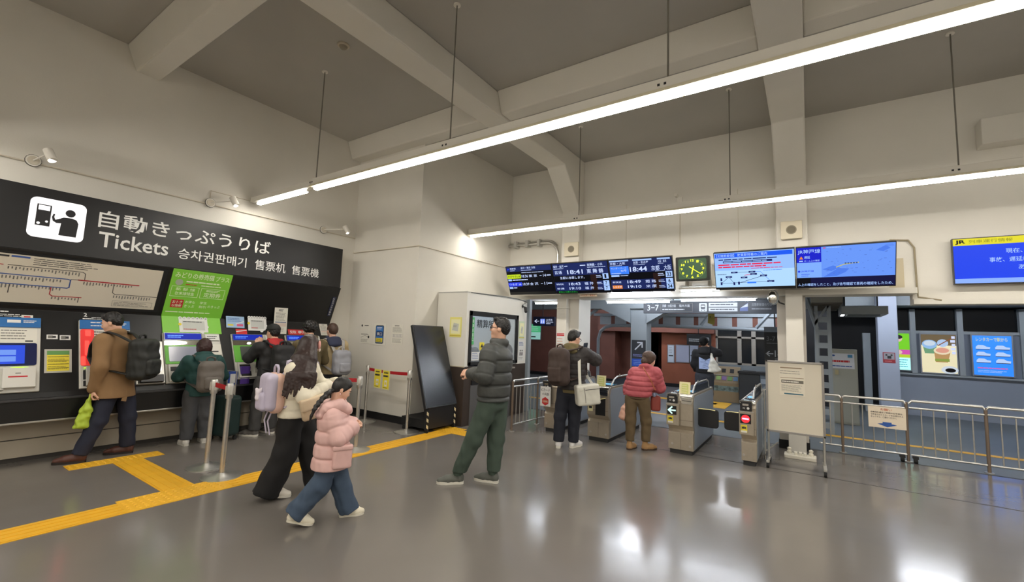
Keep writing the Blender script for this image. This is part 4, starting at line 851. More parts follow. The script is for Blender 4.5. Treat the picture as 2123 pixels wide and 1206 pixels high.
def d_i3(b, f, a0, b0, a1, b1):
    c = .002; b.rect(f, a0, b0, a1, b1, c, S('royal', (28, 68, 235))).rect(f, a0, b1 - .09, a1, b1, c + .001, S('yellowbar', (226, 216, 40))).rect(f, a0, b0, a1, b0 + .06, c + .001, S('palebar', (140, 176, 255)))
    b.text(f, 'JR', a0 + .02, b1 - .075, a0 + .12, b1 - .015, NIGHT, c + .002, .04).text(f, '列車運行情報', a0 + .15, b1 - .065, a0 + .55, b1 - .02, S('olive', (150, 148, 30)), c + .002, .02)
    b.text(f, '現在、対象線区に', a0 + .48, b1 - .215, a0 + .97, b1 - .155, SBL, c + .002, .02).text(f, '事故、遅延に関する情報は', a0 + .33, b1 - .325, a0 + 1.03, b1 - .262, SBL, c + .002, .02).text(f, 'ありません。', a0 + .58, b1 - .425, a0 + .95, b1 - .365, SBL, c + .002, .02)
board('information_screen', 'blue screen with yellow top bar on the wall at the far right', 1.62, 2.74, 'information screens', d_i3, fr=Fr((0, 8.08, 2.455), (1, 0, 0), (0, 0, 1)), h=.615, lo=.012)
b = MB(); fw = Fr((0, 7.7, 0), (1, 0, 0), (0, 0, 1)); b.slab(fw, -3.62, 2.345, -3.27, 2.40, -.004, 0, M('label_cream', (222, 205, 180), .6)).text(fw, '小浜線に 乗換え', -3.59, 2.355, -3.30, 2.39, M('rust', (170, 90, 60), .6), .001, .02)
b.build('hanging_label', loc=(-3.45, 7.7, 2.345), label='small cream label with rust letters under the middle departure screen', cat='sign')

def speaker(x0, x1, z0, z1, lab):
    t = thing('wall_speaker', lab, 'speaker', ((x0 + x1) / 2, 7.95, z0), 'loudspeakers on the pillars'); f = FY(7.93); cx = (x0 + x1) / 2; cz = (z0 + z1) / 2
    MB().rrect(f, x0, z0, x1, z1, .015, -.06, 0, M('speaker_cream', (212, 202, 178), .5)).build('cabinet', t, bevel=.004)
    MB().disc(f, cx, cz, .07, 0, .004, M('speaker_cone', (140, 132, 112), .7)).disc(f, cx, cz, .055, .004, .006, M('speaker_mesh', (120, 112, 96), .8)).build('grille', t)
speaker(-4.1, -3.79, 3.2, 3.48, 'small cream loudspeaker on the pillar above the departure screens'); speaker(-.325, -.04, 3.21, 3.49, 'cream loudspeaker on the pillar above the pale blue screens')
b = MB(); P = [(-5.6, 8.12, 3.57), (-4.62, 8.12, 3.57)] + [(-4.62 + .28 * math.sin(a), 8.12, 3.29 + .28 * math.cos(a)) for a in [i * math.pi / 12 for i in range(7)]] + [(-4.34, 8.12, 3.02)]
b.tube(P, .03, STEEL).tube([(p[0], 8.16, p[2] + .05) for p in P[:-3]], .018, STEEL)
for x in (-5.4, -5.1, -4.8): b.box(x - .03, x + .03, 8.06, 8.2, 3.5, 3.65, GREYP)
b.build('steel_conduit', loc=(-5, 8.12, 3.5), label='bent steel conduit on the wall above the departure screens', cat='conduit', smooth=50)
t = thing('wall_camera', 'small pale camera high on the back wall between the beams', 'camera', (-1.9, 8.2, 4.2))
MB().cyl((-1.95, 8.2, 4.22), (-1.95, 8.1, 4.22), .03, WHITEP).build('housing', t); MB().box(-1.93, -1.85, 8.15, 8.2, 4.08, 4.18, WHITEP).box(-1.9, -1.885, 8.185, 8.2, 3.3, 4.08, MATS['wall_joint']).build('junction_box', t)
MB().box(1.94, 3.6, 7.95, 8.2, 4.27, 4.62, PAINT).build('wall_duct_box', loc=(2.7, 8.1, 4.27), label='cream box duct high on the back wall above the far right screen', cat='duct', bevel=.01)
t = thing('safety_mirror', 'small silver safety mirror on the pillar beneath the information screens', 'mirror', (-.44, 7.98, 2.2))
MB().tube([(-.3, 7.97, 2.2), (-.36, 7.9, 2.22), (-.4, 7.9, 2.3)], .012, DARK).build('arm', t); MB().ell((-.44, 7.9, 2.3), (.075, .04, .12), M('mirror_case', (150, 158, 162), .3)).ell((-.45, 7.87, 2.3), (.065, .03, .105), CHROME).build('mirror', t, smooth=0)

# ================================================================== TICKET GATES
GB = M('gate_steel', (176, 166, 150), .33, metal=.6, noise=(20, .04)); GSIDE = M('gate_side_bluelit', (158, 166, 176), .38, metal=.4); GT = M('gate_top', (40, 48, 58), .25); GP = M('gate_plinth', (44, 44, 44), .6); FLAP = M('flap_black', (20, 20, 22), .5); FEDGE = M('flap_edge', (222, 208, 150), .4, emit=.15); YN = M('notice_cream', (232, 226, 178), .6)  # side panels: the bluish light from beyond the gates put into their colour
YZ = Fr((0, 0, 0), (0, 1, 0), (0, 0, 1))
def gate(label, loc, w, L=1.6, arrow=None, flap=None, note=None, reader=True, rail=True):
    t = thing('ticket_gate', label, 'ticket gate', loc, 'row of ticket gates', local=True)
    prof = [(.03, .06), (.03, .29), (.07, .33), (.0, .40), (0, .74), (.03, .80), (.1, .83), (L - .06, .83), (L, .78), (L, .40), (L - .05, .33), (L - .02, .29), (L - .02, .06)]
    b = MB(); b.poly(YZ, prof, .002, w - .002, GB); b.poly(YZ, [(.1, .07), (.12, .3), (.1, .4), (.06, .7), (.12, .8), (L - .1, .8), (L - .04, .7), (L - .06, .07)], w - .002, w + .002, GSIDE).poly(YZ, [(.1, .07), (.12, .3), (.1, .4), (.06, .7), (.12, .8), (L - .1, .8), (L - .04, .7), (L - .06, .07)], -.002, .002, GSIDE)
    f = FY(0)
    SEAM = M('seam', (96, 88, 76), .6)
    for z in (.72, .47): b.rect(f, .004, z, w - .004, z + .004, .001, SEAM)
    if w > .26: b.rect(f, w * .5, .40, w * .5 + .004, .74, .001, SEAM).rect(FY(.03), w * .5, .07, w * .5 + .004, .29, .001, SEAM)
    b.disc(FY(.03), w * .16, .13, .016, 0, .003, ALU, 12)
    if w > .26: b.disc(FY(.03), w * .86, .12, .016, 0, .003, ALU, 12)
    b.build('body', t, bevel=.006)
    MB().box(.02, w - .02, .05, L - .05, 0, .06, GP).build('plinth', t)
    b = MB().box(.03, w - .03, .16, L - .12, .83, .842, GT); b.rrect(FZ(.842), .05, .3, w - .05, .5, .02, 0, .004, M('top_glow', (90, 150, 190), .2, emit=.5, ergb=(120, 200, 235))).rrect(FZ(.842), .05, .7, w - .05, 1.0, .02, 0, .004, M('top_slate', (70, 84, 96), .2)); b.build('top_plate', t)
    MB().cyl((w * .5 if w > .26 else w * .75, .035, .80), (w - .006, .035, .80), .034, CHROME, seg=20).build('front_roll', t, smooth=40)
    if reader:
        b = MB().box(.0, min(.14, w * .75), -.04, .16, .70, .82, DARK).rrect(FZ(.82), .01, -.035, min(.13, w * .75), .14, .03, 0, .012, GT); b.disc(FZ(.832), .07, .05, .035, 0, .003, M('reader_disc', (170, 190, 195), .3, emit=.2), 18)
        b.rrect(FY(-.04), .008, .715, .125, .80, .015, 0, .008, DARK).rect(FY(-.05), .03, .77, .1, .795, .001, CHROME).disc(FY(-.05), .095, .74, .016, .001, .003, WHITE, 12).text(FY(-.05), 'IC', .035, .73, .06, .75, WHITE, .001, .02); b.build('card_reader', t, bevel=.004)
        MB().tube([(.0, -.045, .80), (.0, -.05, .83), (.14, -.05, .83), (.14, -.045, .80)], .008, CHROME, seg=6).build('reader_trim', t)
    if w > .26: MB().rrect(FY(-.0), w * .55, .70, w - .01, .79, .01, 0, .012, CHROME).box(w * .57, w - .02, -.013, -.01, .74, .748, DARK).build('ticket_slot', t, bevel=.003)
    if arrow:
        px = w * .04; b = MB().box(px - .02, px + .15, -.055, .0, .40, .70, GB).rect(FY(-.056), px - .02, .688, px + .15, .70, .001, CHROME); b.build('display_box', t, bevel=.006)
        f2 = FY(-.0565); b = MB().slab(f2, px - .005, .545, px + .12, .665, 0, .004, MATT); cx, cz = px + .057, .605
        if arrow == 'go':
            c = M('arrow_lit', (190, 225, 220), .5, emit=.85); b.line(f2, [(cx - .04, cz), (cx + .045, cz)], .02, .006, c).line(f2, [(cx - .0, cz + .042), (cx - .042, cz), (cx, cz - .042)], .02, .006, c)
        else: b.disc(f2, cx, cz, .05, .004, .005, M('stop_red', (235, 40, 50), .5, emit=.95), 28).rect(f2, cx - .038, cz - .01, cx + .038, cz + .01, .007, M('stop_bar', (255, 190, 235), .5, emit=1))
        b.build('signal_display', t)
        b = MB().slab(f2, px + .0, .43, px + .075, .525, 0, .002, YEL).rect(f2, px + .004, .43, px + .071, .455, .003, PAPER); b.poly(f2, [(px + .012, .465), (px + .03, .49), (px + .012, .51)], .003, None, INK).poly(f2, [(px + .063, .465), (px + .045, .49), (px + .063, .51)], .003, None, INK).rect(f2, px + .028, .475, px + .047, .505, .003, INK); b.build('warning_sticker', t)
    if flap:
        s, y = flap; x0 = w if s > 0 else 0; f3 = Fr((x0, y, 0), (1, 0, 0), (0, 0, 1)); a = (0, .27) if s > 0 else (-.25, 0)
        MB().rrect(f3, a[0], .36, a[1], .62, .04, -.025, .025, FLAP).build('flap', t, bevel=.008)
        e = .23 if s > 0 else -.22
        MB().tube([(x0 + .01 * s, y - .026, .615), (x0 + e * .7, y - .026, .616), (x0 + e, y - .026, .61)], .006, FEDGE, seg=6).build('flap_edge', t)
    if rail:
        b = MB(); x = w - .05
        b.tube([(x, .22, .83), (x, .36, .93), (x, .5, .965), (x, 1.28, .965), (x, 1.4, .93), (x, 1.45, .83)], .013, ALU); b.build('guide_rail', t, smooth=50)
        MB().box(x - .006, x + .006, .34, 1.38, .84, .93, M('rail_panel', (56, 62, 72), .15, alpha=.75)).build('rail_panel', t)
        MB().cyl((x, .6, .965), (x, .6, 1.0), .012, CHROME).build('sensor_knob', t)
    if note:
        fn = Fr((0, .02, 0), (1, 0, 0), (0, .12, 1)); b = MB().slab(fn, note, .80, note + .15, 1.0, -.004, 0, YN); b.rrect(fn, note + .03, .83, note + .125, .975, .02, .001, None, M('sketch_lime', (208, 214, 130), .6)).rows(fn, note + .035, .84, note + .12, .965, 4, .002, YN, 3, .4); b.build('paper_notice', t)
    return t
gate('ticket gate at the left end by the railing with hanging card notice', (-3.72, 6.6, 0), .25, arrow=None, flap=None, reader=True)
gB = gate('ticket gate right of the man with the dark brown backpack', (-2.9, 6.52, 0), .35, arrow=None, flap=None, note=.1)
gate('ticket gate with lit white arrow, between the red coat woman and the stop gate', (-1.70, 6.62, 0), .34, arrow='go', flap=(1, .36), note=.13)
gate('narrow ticket gate with lit red no entry sign beside the whiteboard', (-.77, 6.63, 0), .18, arrow='stop', flap=(-1, .38))
# the retracted flap bay and sticker of the second gate
b = MB().slab(FY(6.52), -2.72, .40, -2.56, .66, .0, .004, MATT).line(FY(6.515), [(-2.73, .60), (-2.66, .64), (-2.56, .665)], .012, .004, FEDGE); b.rect(FY(6.515), -2.84, .45, -2.76, .53, .003, YN).rect(FY(6.515), -2.825, .49, -2.775, .525, .004, INK)
o = b.build('flap_bay', loc=(-2.86, 6.52, 0)); o.parent = gB; o.location = (0, 0, 0)
t = thing('clear_barrier', 'clear acrylic barrier in a steel frame between narrow gate and whiteboard', 'barrier', (-.5, 7.0, 0))
MB().box(-.535, -.53, 6.75, 7.9, .15, .98, M('acrylic', (200, 212, 220), .08, alpha=.22)).build('panel', t)
MB().tube([(-.53, 7.1, .02), (-.53, 7.1, .95)], .012, CHROME).tube([(-.53, 7.1, .95), (-.45, 7.9, .95)], .01, CHROME).tube([(-.53, 7.12, .12), (-.42, 7.9, .12)], .012, STEEL).build('frame', t, smooth=50)
def d_ic(b, f, a0, b0, a1, b1, c):
    b.text(f, 'ICカード', a0 + .015, b1 - .08, a1 - .015, b1 - .03, INK, c, .02).text(f, '小浜線', a0 + .035, b1 - .145, a1 - .035, b1 - .1, INK, c, .02)
    h = (a1 - a0) * .34; cx = (a0 + a1) / 2; cz = b0 + .08; b.poly(f, [(cx + h * 1.05 * math.cos(math.radians(90 + 60 * i)), cz + h * 1.05 * math.sin(math.radians(90 + 60 * i))) for i in range(6)], c, None, RED).rect(f, cx - .05, cz - .022, cx + .05, cz + .02, c + .001, M('tan_print', (190, 110, 70), .6)).text(f, '使えません', cx - .046, cz - .016, cx + .046, cz + .014, WHITE, c + .002, .02)
sheet('card_notice', 'white notice with a red hexagon hanging on the leftmost gate', 'notice', FY(6.54), -3.755, .42, -3.56, .74, c=.0, mat=WHITE, draw=d_ic)

# ================================================================== FENCES
def fence(label, pts, h, spacing, posts, base=.03, cat='fence'):
    t = thing('steel_fence', label, cat, (pts[0][0], pts[0][1], 0))
    P = [Vector((x, y, 0)) for x, y in pts]
    for p, q in zip(P[:-1], P[1:]):
        d = (q - p); L = d.length; d.normalize()
        MB().tube([p + d * .0 + Vector((0, 0, h - .04)), p + d * .03 + Vector((0, 0, h)), q - d * .03 + Vector((0, 0, h)), q + Vector((0, 0, h - .04))], .019, STEEL).build('top_rail', t, smooth=50)
        MB().tube([p + Vector((0, 0, h - .1)), q + Vector((0, 0, h - .1))], .014, STEEL).build('upper_rail', t, smooth=50)
        MB().tube([p + Vector((0, 0, .1)), q + Vector((0, 0, .1))], .014, STEEL).build('lower_rail', t, smooth=50)
        n = int(L / spacing)
        for i in range(1, n): 
            r = p + d * (L * i / n); MB().cyl(r + Vector((0, 0, .1)), r + Vector((0, 0, h - .1)), .008, STEEL, seg=8).build('bar', t)
    for x, y in posts:
        MB().cyl((x, y, 0), (x, y, h - .01), .019, M('post_bronze', (128, 112, 98), .4, metal=.5), seg=12).lathe((x, y, 0), [(.05, 0), (.05, .012)], STEEL).build('post', t)
    return t
fence('short steel fence between the ticket office and the leftmost gate', [(-4.1, 6.22), (-4.08, 7.0), (-4.06, 7.85)], .82, .1, [(-4.1, 6.22), (-4.08, 7.0), (-4.06, 7.85)])
FN = fence('steel fence with wheels in front of the pale blue wall, section carrying the arrow notice', [(.1, 8.48), (.39, 8.48), (1.13, 8.49)], .84, .12, [(.39, 8.48), (1.13, 8.49)])
fence('steel fence section at the right edge in front of the poster boxes', [(1.16, 8.49), (1.93, 8.5), (2.75, 8.52), (3.6, 8.54)], .85, .12, [(1.93, 8.5), (2.75, 8.52), (3.6, 8.54)])
for x in (1.06, 1.2):
    MB().cyl((x - .02, 8.44, .035), (x + .02, 8.44, .035), .034, RUBBER).box(x - .03, x + .03, 8.42, 8.49, .06, .1, DARK).build('caster', FN)
def d_arrow(b, f, a0, b0, a1, b1, c):
    b.text(f, 'お願い', a0 + .14, b1 - .055, a1 - .15, b1 - .022, M('orange_print', (200, 110, 80), .6), c, .02)
    for i, s in enumerate(('自動改札機をご利用のお客様は、', '切符またはＩＣカードをお持ちの上', 'ゆっくりと、ご通行ください。')): b.text(f, s, a0 + .03, b1 - .095 - i * .033, a1 - .03 - (.0 if i < 2 else .07), b1 - .07 - i * .033, INK, c, .01)
    x = (a0 + a1) / 2; b.poly(f, [(x - .11, b0 + .055), (x - .05, b0 + .065), (x - .05, b0 + .085), (x + .05, b0 + .085), (x + .05, b0 + .065), (x + .11, b0 + .055), (x, b0 + .015)], c, None, BLUE)
sheet('fence_notice', 'cream notice with a blue down arrow hanging on the fence', 'notice', FY(8.455), .70, .435, 1.12, .735, c=0, mat=M('paper_cream', (226, 212, 190), .6), draw=d_arrow)

# ================================================================== WHITEBOARD, SOCKET BASE
t = thing('whiteboard_stand', 'portable whiteboard on casters with one paper pinned near its top', 'whiteboard', (-.17, 6.95, 0))
FB = FY(6.93)
MB().slab(FB, -.48, .445, .135, 1.35, -.02, 0, M('board_cream', (216, 208, 190), .4)).build('board', t)
b = MB()
for a0, a1, z0, z1 in ((-.495, -.47, .43, 1.365), (.125, .15, .43, 1.365), (-.495, .15, .43, .455), (-.495, .15, 1.34, 1.365)): b.slab(FB, a0, z0, a1, z1, -.025, .012, M('frame_grey', (150, 146, 142), .4, metal=.4))
b.build('frame', t, bevel=.003)
for x in (-.475, .13):
    MB().cyl((x, 6.95, .09), (x, 6.95, .45), .014, ALU).build('leg', t, smooth=40); MB().box(x - .018, x + .018, 6.72, 7.16, .065, .095, ALU).build('foot', t, bevel=.004)
    for y in (6.74, 7.14): MB().cyl((x - .015, y, .033), (x + .015, y, .033), .033, RUBBER).box(x - .008, x + .008, y - .012, y + .012, .035, .07, DARK).build('caster', t)
def d_wb(b, f, a0, b0, a1, b1, c):
    TEAL = M('teal_bar', (46, 100, 120), .6); BR = M('brown_rule', (150, 130, 104), .6)
    b.rect(f, a0 + .01, b1 - .03, a1 - .03, b1 - .015, c, BR).rows(f, a0 + .005, b1 - .11, a1 - .0, b1 - .05, 2, c, INKG, 3, .2).rect(f, a0 + .01, b1 - .155, a1 - .01, b1 - .148, c, BR).rect(f, a0 + .02, b1 - .22, a1 - .015, b1 - .18, c, M('band_grey', (110, 104, 94), .6)).rows(f, a0 + .03, b1 - .215, a1 - .025, b1 - .185, 1, c + .001, PAPER, 4, .5)
    b.rows(f, a0 + .02, b0 + .05, a1 - .02, b1 - .24, 7, c, INKG, 6, .3).rect(f, a0 + .05, b0 + .015, a1 - .02, b0 + .03, c, TEAL)
pn = MB(); pn.rect(FB, -.335, .92, -.055, 1.3, .002, M('paper_ivory', (224, 216, 198), .6)); d_wb(pn, FB, -.335, .92, -.055, 1.3, .003); pn.build('pinned_paper', t)
t = thing('white_floor_base', 'white plastic base tray with pegs on the floor in front of the pillar', 'base', (-.14, 7.62, 0))
MB().rrect(FZ(0), -.33, 7.5, .05, 7.72, .02, 0, .045, M('plastic_white', (220, 214, 198), .5)).build('tray', t, bevel=.006)
for x in (-.27, -.01): MB().lathe((x, 7.64, .045), [(.03, 0), (.03, .03), (.018, .04), (.026, .06), (.026, .075), (.01, .085)], MATS['plastic_white'], 14).build('peg', t, smooth=40)
for x in (-.19, -.135, -.08): MB().rrect(FZ(.045), x - .018, 7.56, x + .018, 7.66, .008, 0, .035, MATS['plastic_white']).build('block', t)

# ================================================================== THINGS BEYOND THE GATES
SIGNB = M('sign_dark', (44, 48, 56), .5); SGW = M('sign_grey_white', (172, 176, 180), .5)
f = FY(9.0)
t = thing('platform_sign', 'long dark hanging platform sign reading 3-7 with a train icon', 'sign', (-1.6, 9.0, 2.11))
MB().slab(f, -2.8, 2.115, -.44, 2.37, -.08, 0, SIGNB).build('board', t, bevel=.004); b = MB()
b.text(f, '3−7', -2.72, 2.165, -2.49, 2.285, SGW, .002, .01).line(f, [(-2.45, 2.31), (-1.85, 2.31), (-1.85, 2.15), (-2.45, 2.15), (-2.45, 2.31)], .004, .002, INKG).text(f, '京都・大阪方面', -2.42, 2.235, -2.16, 2.29, SGW, .002, .01).text(f, '福井方面', -2.1, 2.235, -1.9, 2.29, SGW, .002, .01).rows(f, -2.42, 2.17, -1.9, 2.21, 1, .002, SGW, 4)
b.rrect(f, -1.73, 2.15, -1.59, 2.31, .015, .001, None, SGW).rrect(f, -1.70, 2.2, -1.62, 2.285, .015, .002, None, SIGNB).rect(f, -1.69, 2.235, -1.63, 2.265, .003, SGW).line(f, [(-1.69, 2.165), (-1.675, 2.19)], .01, .003, SIGNB).line(f, [(-1.63, 2.165), (-1.645, 2.19)], .01, .003, SIGNB)
b.rect(f, -1.56, 2.24, -1.07, 2.315, .001, SGW).rows(f, -1.53, 2.26, -1.1, 2.3, 1, .002, SIGNB, 5, .5).rect(f, -1.56, 2.155, -1.07, 2.225, .001, SGW).rows(f, -1.53, 2.17, -1.1, 2.21, 1, .002, SIGNB, 6, .5)
b.poly(f, [(-1.03, 2.16), (-.9, 2.16), (-.9, 2.31), (-.93, 2.29), (-1.03, 2.21)], .001, None, M('train_blue', (70, 84, 130), .5)).poly(f, [(-1.02, 2.22), (-.9, 2.3), (-.9, 2.24)], .002, None, SGW).text(f, '北陸新幹線のりば', -.84, 2.25, -.52, 2.305, M('sign_dim', (120, 126, 132), .5), .002, .01).rows(f, -.84, 2.18, -.5, 2.22, 1, .002, MATS['sign_dim'], 5)
b.build('lettering', t); MB().cyl((-2.2, 8.96, 2.37), (-2.2, 8.96, 2.95), .012, DARK).cyl((-1.0, 8.96, 2.37), (-1.0, 8.96, 2.95), .012, DARK).build('hanger', t)
f = FY(9.5); t = thing('restroom_sign', 'lit dark blue restroom sign with white left arrow', 'sign', (-5.42, 9.5, 1.82))
MB().slab(f, -5.73, 1.82, -5.13, 2.05, -.08, 0, M('sign_navy', (16, 22, 50), .4)).build('board', t, bevel=.004); W = S('signwhite', (215, 225, 255), .9); b = MB()
b.line(f, [(-5.68, 1.935), (-5.56, 1.935)], .014, .002, W).line(f, [(-5.62, 1.975), (-5.68, 1.935), (-5.62, 1.895)], .014, .002, W).rrect(f, -5.52, 1.875, -5.39, 1.995, .012, .001, None, S('signblue', (120, 150, 250), .9)).disc(f, -5.485, 1.965, .011, .003, None, W, 10).rect(f, -5.5, 1.89, -5.47, 1.95, .003, W).disc(f, -5.425, 1.965, .011, .003, None, W, 10).rect(f, -5.44, 1.89, -5.41, 1.95, .003, W)
b.text(f, 'お手洗', -5.35, 1.945, -5.18, 1.995, W, .002, .01).text(f, 'Restrooms', -5.35, 1.905, -5.16, 1.935, W, .002, .01).rows(f, -5.35, 1.865, -5.2, 1.89, 1, .002, W, 3); b.build('lettering', t); MB().cyl((-5.43, 9.46, 2.05), (-5.43, 9.46, 2.95), .012, DARK).build('hanger', t)
f = FY(10.88); t = thing('direction_panel', 'narrow panel with a diagonal arrow and blue and orange bands on grey-blue column', 'sign', (-3.5, 10.88, .7))
MB().slab(f, -3.67, .70, -3.33, 1.56, -.02, 0, SIGNB).build('board', t); b = MB(); LT = M('panel_white_lit', (190, 196, 205), .5, emit=.15)
b.line(f, [(-3.58, 1.33), (-3.42, 1.49)], .03, .002, LT).line(f, [(-3.52, 1.5), (-3.41, 1.5), (-3.41, 1.39)], .03, .002, LT).rows(f, -3.64, 1.15, -3.36, 1.22, 2, .002, M('pale_violet', (130, 140, 200), .5), 3, .4).rect(f, -3.66, .92, -3.34, 1.1, .002, M('panel_blue', (36, 76, 170), .5, emit=.15)).rows(f, -3.62, .95, -3.38, 1.07, 3, .003, M('panel_pale', (120, 150, 220), .5), 4, .35).rect(f, -3.66, .71, -3.34, .9, .002, M('panel_orange', (204, 126, 40), .5, emit=.1)); b.build('print', t)
f = FY(15.88)
def lit_sheet(name, label, a0, b0, a1, b1, rgb, draw=None, fr=None, emit=.35, cat='poster', group=None):
    fr = fr or f; t = thing(name, label, cat, fr.p((a0 + a1) / 2, b0), group)
    MB().slab(fr, a0 - .025, b0 - .025, a1 + .025, b1 + .025, -.03, 0, M('case_grey', (132, 138, 146), .4)).build('case', t); b = MB().rect(fr, a0, b0, a1, b1, .002, M(name + '_%d_%d_%d' % rgb, rgb, .5, emit=emit))
    if draw: draw(b, fr, a0, b0, a1, b1, .003)
    b.build('poster_sheet', t); return t
def d_plain(b, fr, a0, b0, a1, b1, c): b.rect(fr, a0 + .02, b0 + .2, a1 - .02, b0 + .24, c, INK).rows(fr, a0 + .03, b0 + .3, a1 - .03, b1 - .05, 4, c, INKG, 3, .2)
lit_sheet('pillar_poster', 'narrow white poster on the lit brown wall, leftmost of the three', -4.07, .84, -3.88, 1.41, (176, 188, 202), d_plain, emit=.1)
lit_sheet('notice_panel', 'blank pale panel on the lit brown wall in the middle of three', -3.79, .87, -3.38, 1.42, (150, 156, 178), emit=.1)
lit_sheet('hung_poster', 'pale poster on the lit brown wall behind the black hooded person', -3.35, .88, -3.1, 1.43, (150, 160, 182), d_plain, emit=.1)
ff = FY(15.5); t = thing('hanging_exit_board', 'black hanging board with small arrow above the black hooded person', 'sign', (-3.0, 15.5, 1.45)); MB().slab(ff, -3.37, 1.46, -2.62, 1.82, -.05, 0, M('board_black', (26, 28, 30), .5)).build('board', t, bevel=.006)
MB().rows(ff, -3.3, 1.56, -2.9, 1.68, 2, .002, SGW, 3, .4).line(ff, [(-2.8, 1.62), (-2.7, 1.7)], .025, .002, SGW).line(ff, [(-2.77, 1.71), (-2.69, 1.71), (-2.69, 1.63)], .02, .002, SGW).build('lettering', t); MB().cyl((-3.0, 15.47, 1.82), (-3.0, 15.47, 2.95), .015, DARK).build('hanger', t)
f3 = FY(11.95); t = thing('track_sign', 'tall black sign with left arrow reading 1-2 beside the pillar', 'sign', (-.6, 11.95, 1.2)); MB().slab(f3, -.87, 1.1, -.42, 1.98, -.05, 0, M('track_black', (22, 24, 26), .5)).slab(f3, -.87, 1.86, -.42, 1.98, 0, .003, M('track_grey', (110, 116, 122), .5)).build('board', t)
MB().line(f3, [(-.83, 1.36), (-.7, 1.36)], .022, .002, SGW).line(f3, [(-.77, 1.41), (-.83, 1.36), (-.77, 1.31)], .02, .002, SGW).text(f3, '1-2', -.66, 1.29, -.48, 1.44, SGW, .002, .01).text(f3, '3-7', -.82, 1.65, -.64, 1.76, M('track_dim', (90, 92, 94), .5), .002, .01).rows(f3, -.66, 1.2, -.5, 1.26, 2, .002, SGW, 4, .3).rows(f3, -.82, 1.58, -.55, 1.62, 1, .002, MATS['track_dim'], 5).build('lettering', t); MB().cyl((-.65, 11.97, 1.98), (-.65, 11.97, 2.95), .015, DARK).build('hanger', t)
lit_sheet('green_screen', 'small lit green and white screen on the brown wall beneath restroom sign', -10.0, 1.42, -9.42, 2.05, (150, 200, 190), lambda b, fr, a0, b0, a1, b1, c: b.rect(fr, a0, b0 + .3, a1, b1, c, S('mint', (90, 200, 140), .6)).rect(fr, a0 + .05, b0 + .08, a0 + .35, b0 + .13, c, INK).rows(fr, a0 + .1, b0 + .35, a1 - .1, b1 - .05, 3, c + .001, S('mintpale', (170, 230, 200), .6), 4, .3), fr=FY(16.25), emit=.6)
t = thing('yellow_plate', 'octagonal mustard plate hanging below the platform sign', 'plate', (-1.69, 10.0, 1.95)); MB().poly(FY(10), [(-1.75, 1.97), (-1.63, 1.93), (-1.615, 2.0), (-1.62, 2.2), (-1.74, 2.2)], 0, .02, M('mustard_plate', (150, 140, 60), .6)).build('plate', t); MB().disc(FY(9.98), -1.7, 2.1, .012, 0, .002, INK, 10).cyl((-1.68, 10, 2.2), (-1.68, 10, 2.95), .01, DARK).build('fixings', t)
t = thing('leaflet_rack', 'low ochre rack of leaflets beneath the dark windows', 'rack', (-1.8, 13.5, 0))
b = MB().poly(YZ, [(13.2, 0), (13.6, 0), (13.6, .92), (13.5, .92), (13.2, .5)], -2.3, -1.55, M('rack_ochre', (150, 132, 104), .6)); b.build('body', t)
fr = Fr((0, 13.2, .5), (1, 0, 0), (0, .3, .42)); rd = random.Random(2)
for i in range(5): MB().slab(fr, -2.26 + i * .14, .08, -2.15 + i * .14, .2, .002, .012, M('leaflet_%d' % i, (rd.randint(60, 200), rd.randint(80, 190), rd.randint(90, 190)), .6)).build('leaflet', t)
for i in range(3): MB().slab(fr, -2.2 + i * .2, .32, -2.1 + i * .2, .44, .002, .012, DARK).build('leaflet', t)
MB().slab(fr, -2.28, .22, -1.57, .235, .0, .02, ALU).slab(FY(13.2), -2.28, .28, -1.57, .42, .0, .004, M('photo_strip', (110, 130, 130), .6, noise=(12, .6))).build('shelf_strip', t)
t = thing('waste_bins', 'dark block of waste bins behind the narrow gate', 'bin', (-1.2, 13.1, 0)); MB().box(-1.53, -1.05, 12.9, 13.4, .03, .80, M('bin_dark', (50, 54, 58), .4)).build('bin_body', t, bevel=.02); MB().box(-1.55, -.86, 12.88, 13.42, .80, .86, M('bin_lid', (36, 38, 42), .35)).box(-1.45, -1.15, 13.0, 13.25, .861, .863, MATT).build('lid', t, bevel=.02); MB().box(-1.05, -.88, 12.9, 13.4, .03, .80, M('bin_grey', (96, 106, 116), .45)).rect(FY(12.899), -1.03, .58, -.9, .7, 0, M('bin_label', (150, 160, 170), .5)).build('side_bin', t, bevel=.02)
t = thing('grey_cabinet', 'tall pale grey cabinet with a white notice behind the fence', 'cabinet', (.58, 11.6, 0)); FCB = FY(11.55)
MB().box(.34, .82, 11.55, 12.0, 0, 1.53, M('cabinet_grey', (150, 152, 142), .5)).build('body', t, bevel=.008); MB().slab(FCB, .355, .04, .805, 1.5, 0, .01, M('cabinet_door', (158, 160, 150), .5)).build('door', t, bevel=.004); MB().slab(FCB, .44, 1.0, .5, 1.1, .01, .03, M('lock_beige', (176, 166, 130), .4)).build('lock', t)
b = MB().slab(FCB, .37, 1.13, .77, 1.44, .01, .014, M('cabinet_notice', (206, 212, 222), .5)); b.rows(FCB, .39, 1.24, .76, 1.32, 1, .016, RED, 4, .5).rows(FCB, .39, 1.16, .76, 1.2, 1, .016, BLUE, 5, .5).rect(FCB, .66, 1.36, .74, 1.42, .016, M('tag_blue', (50, 130, 180), .5)).ell(FCB.p(.42, 1.395, .015), (.03, .002, .018), BLUE); b.build('notice', t)
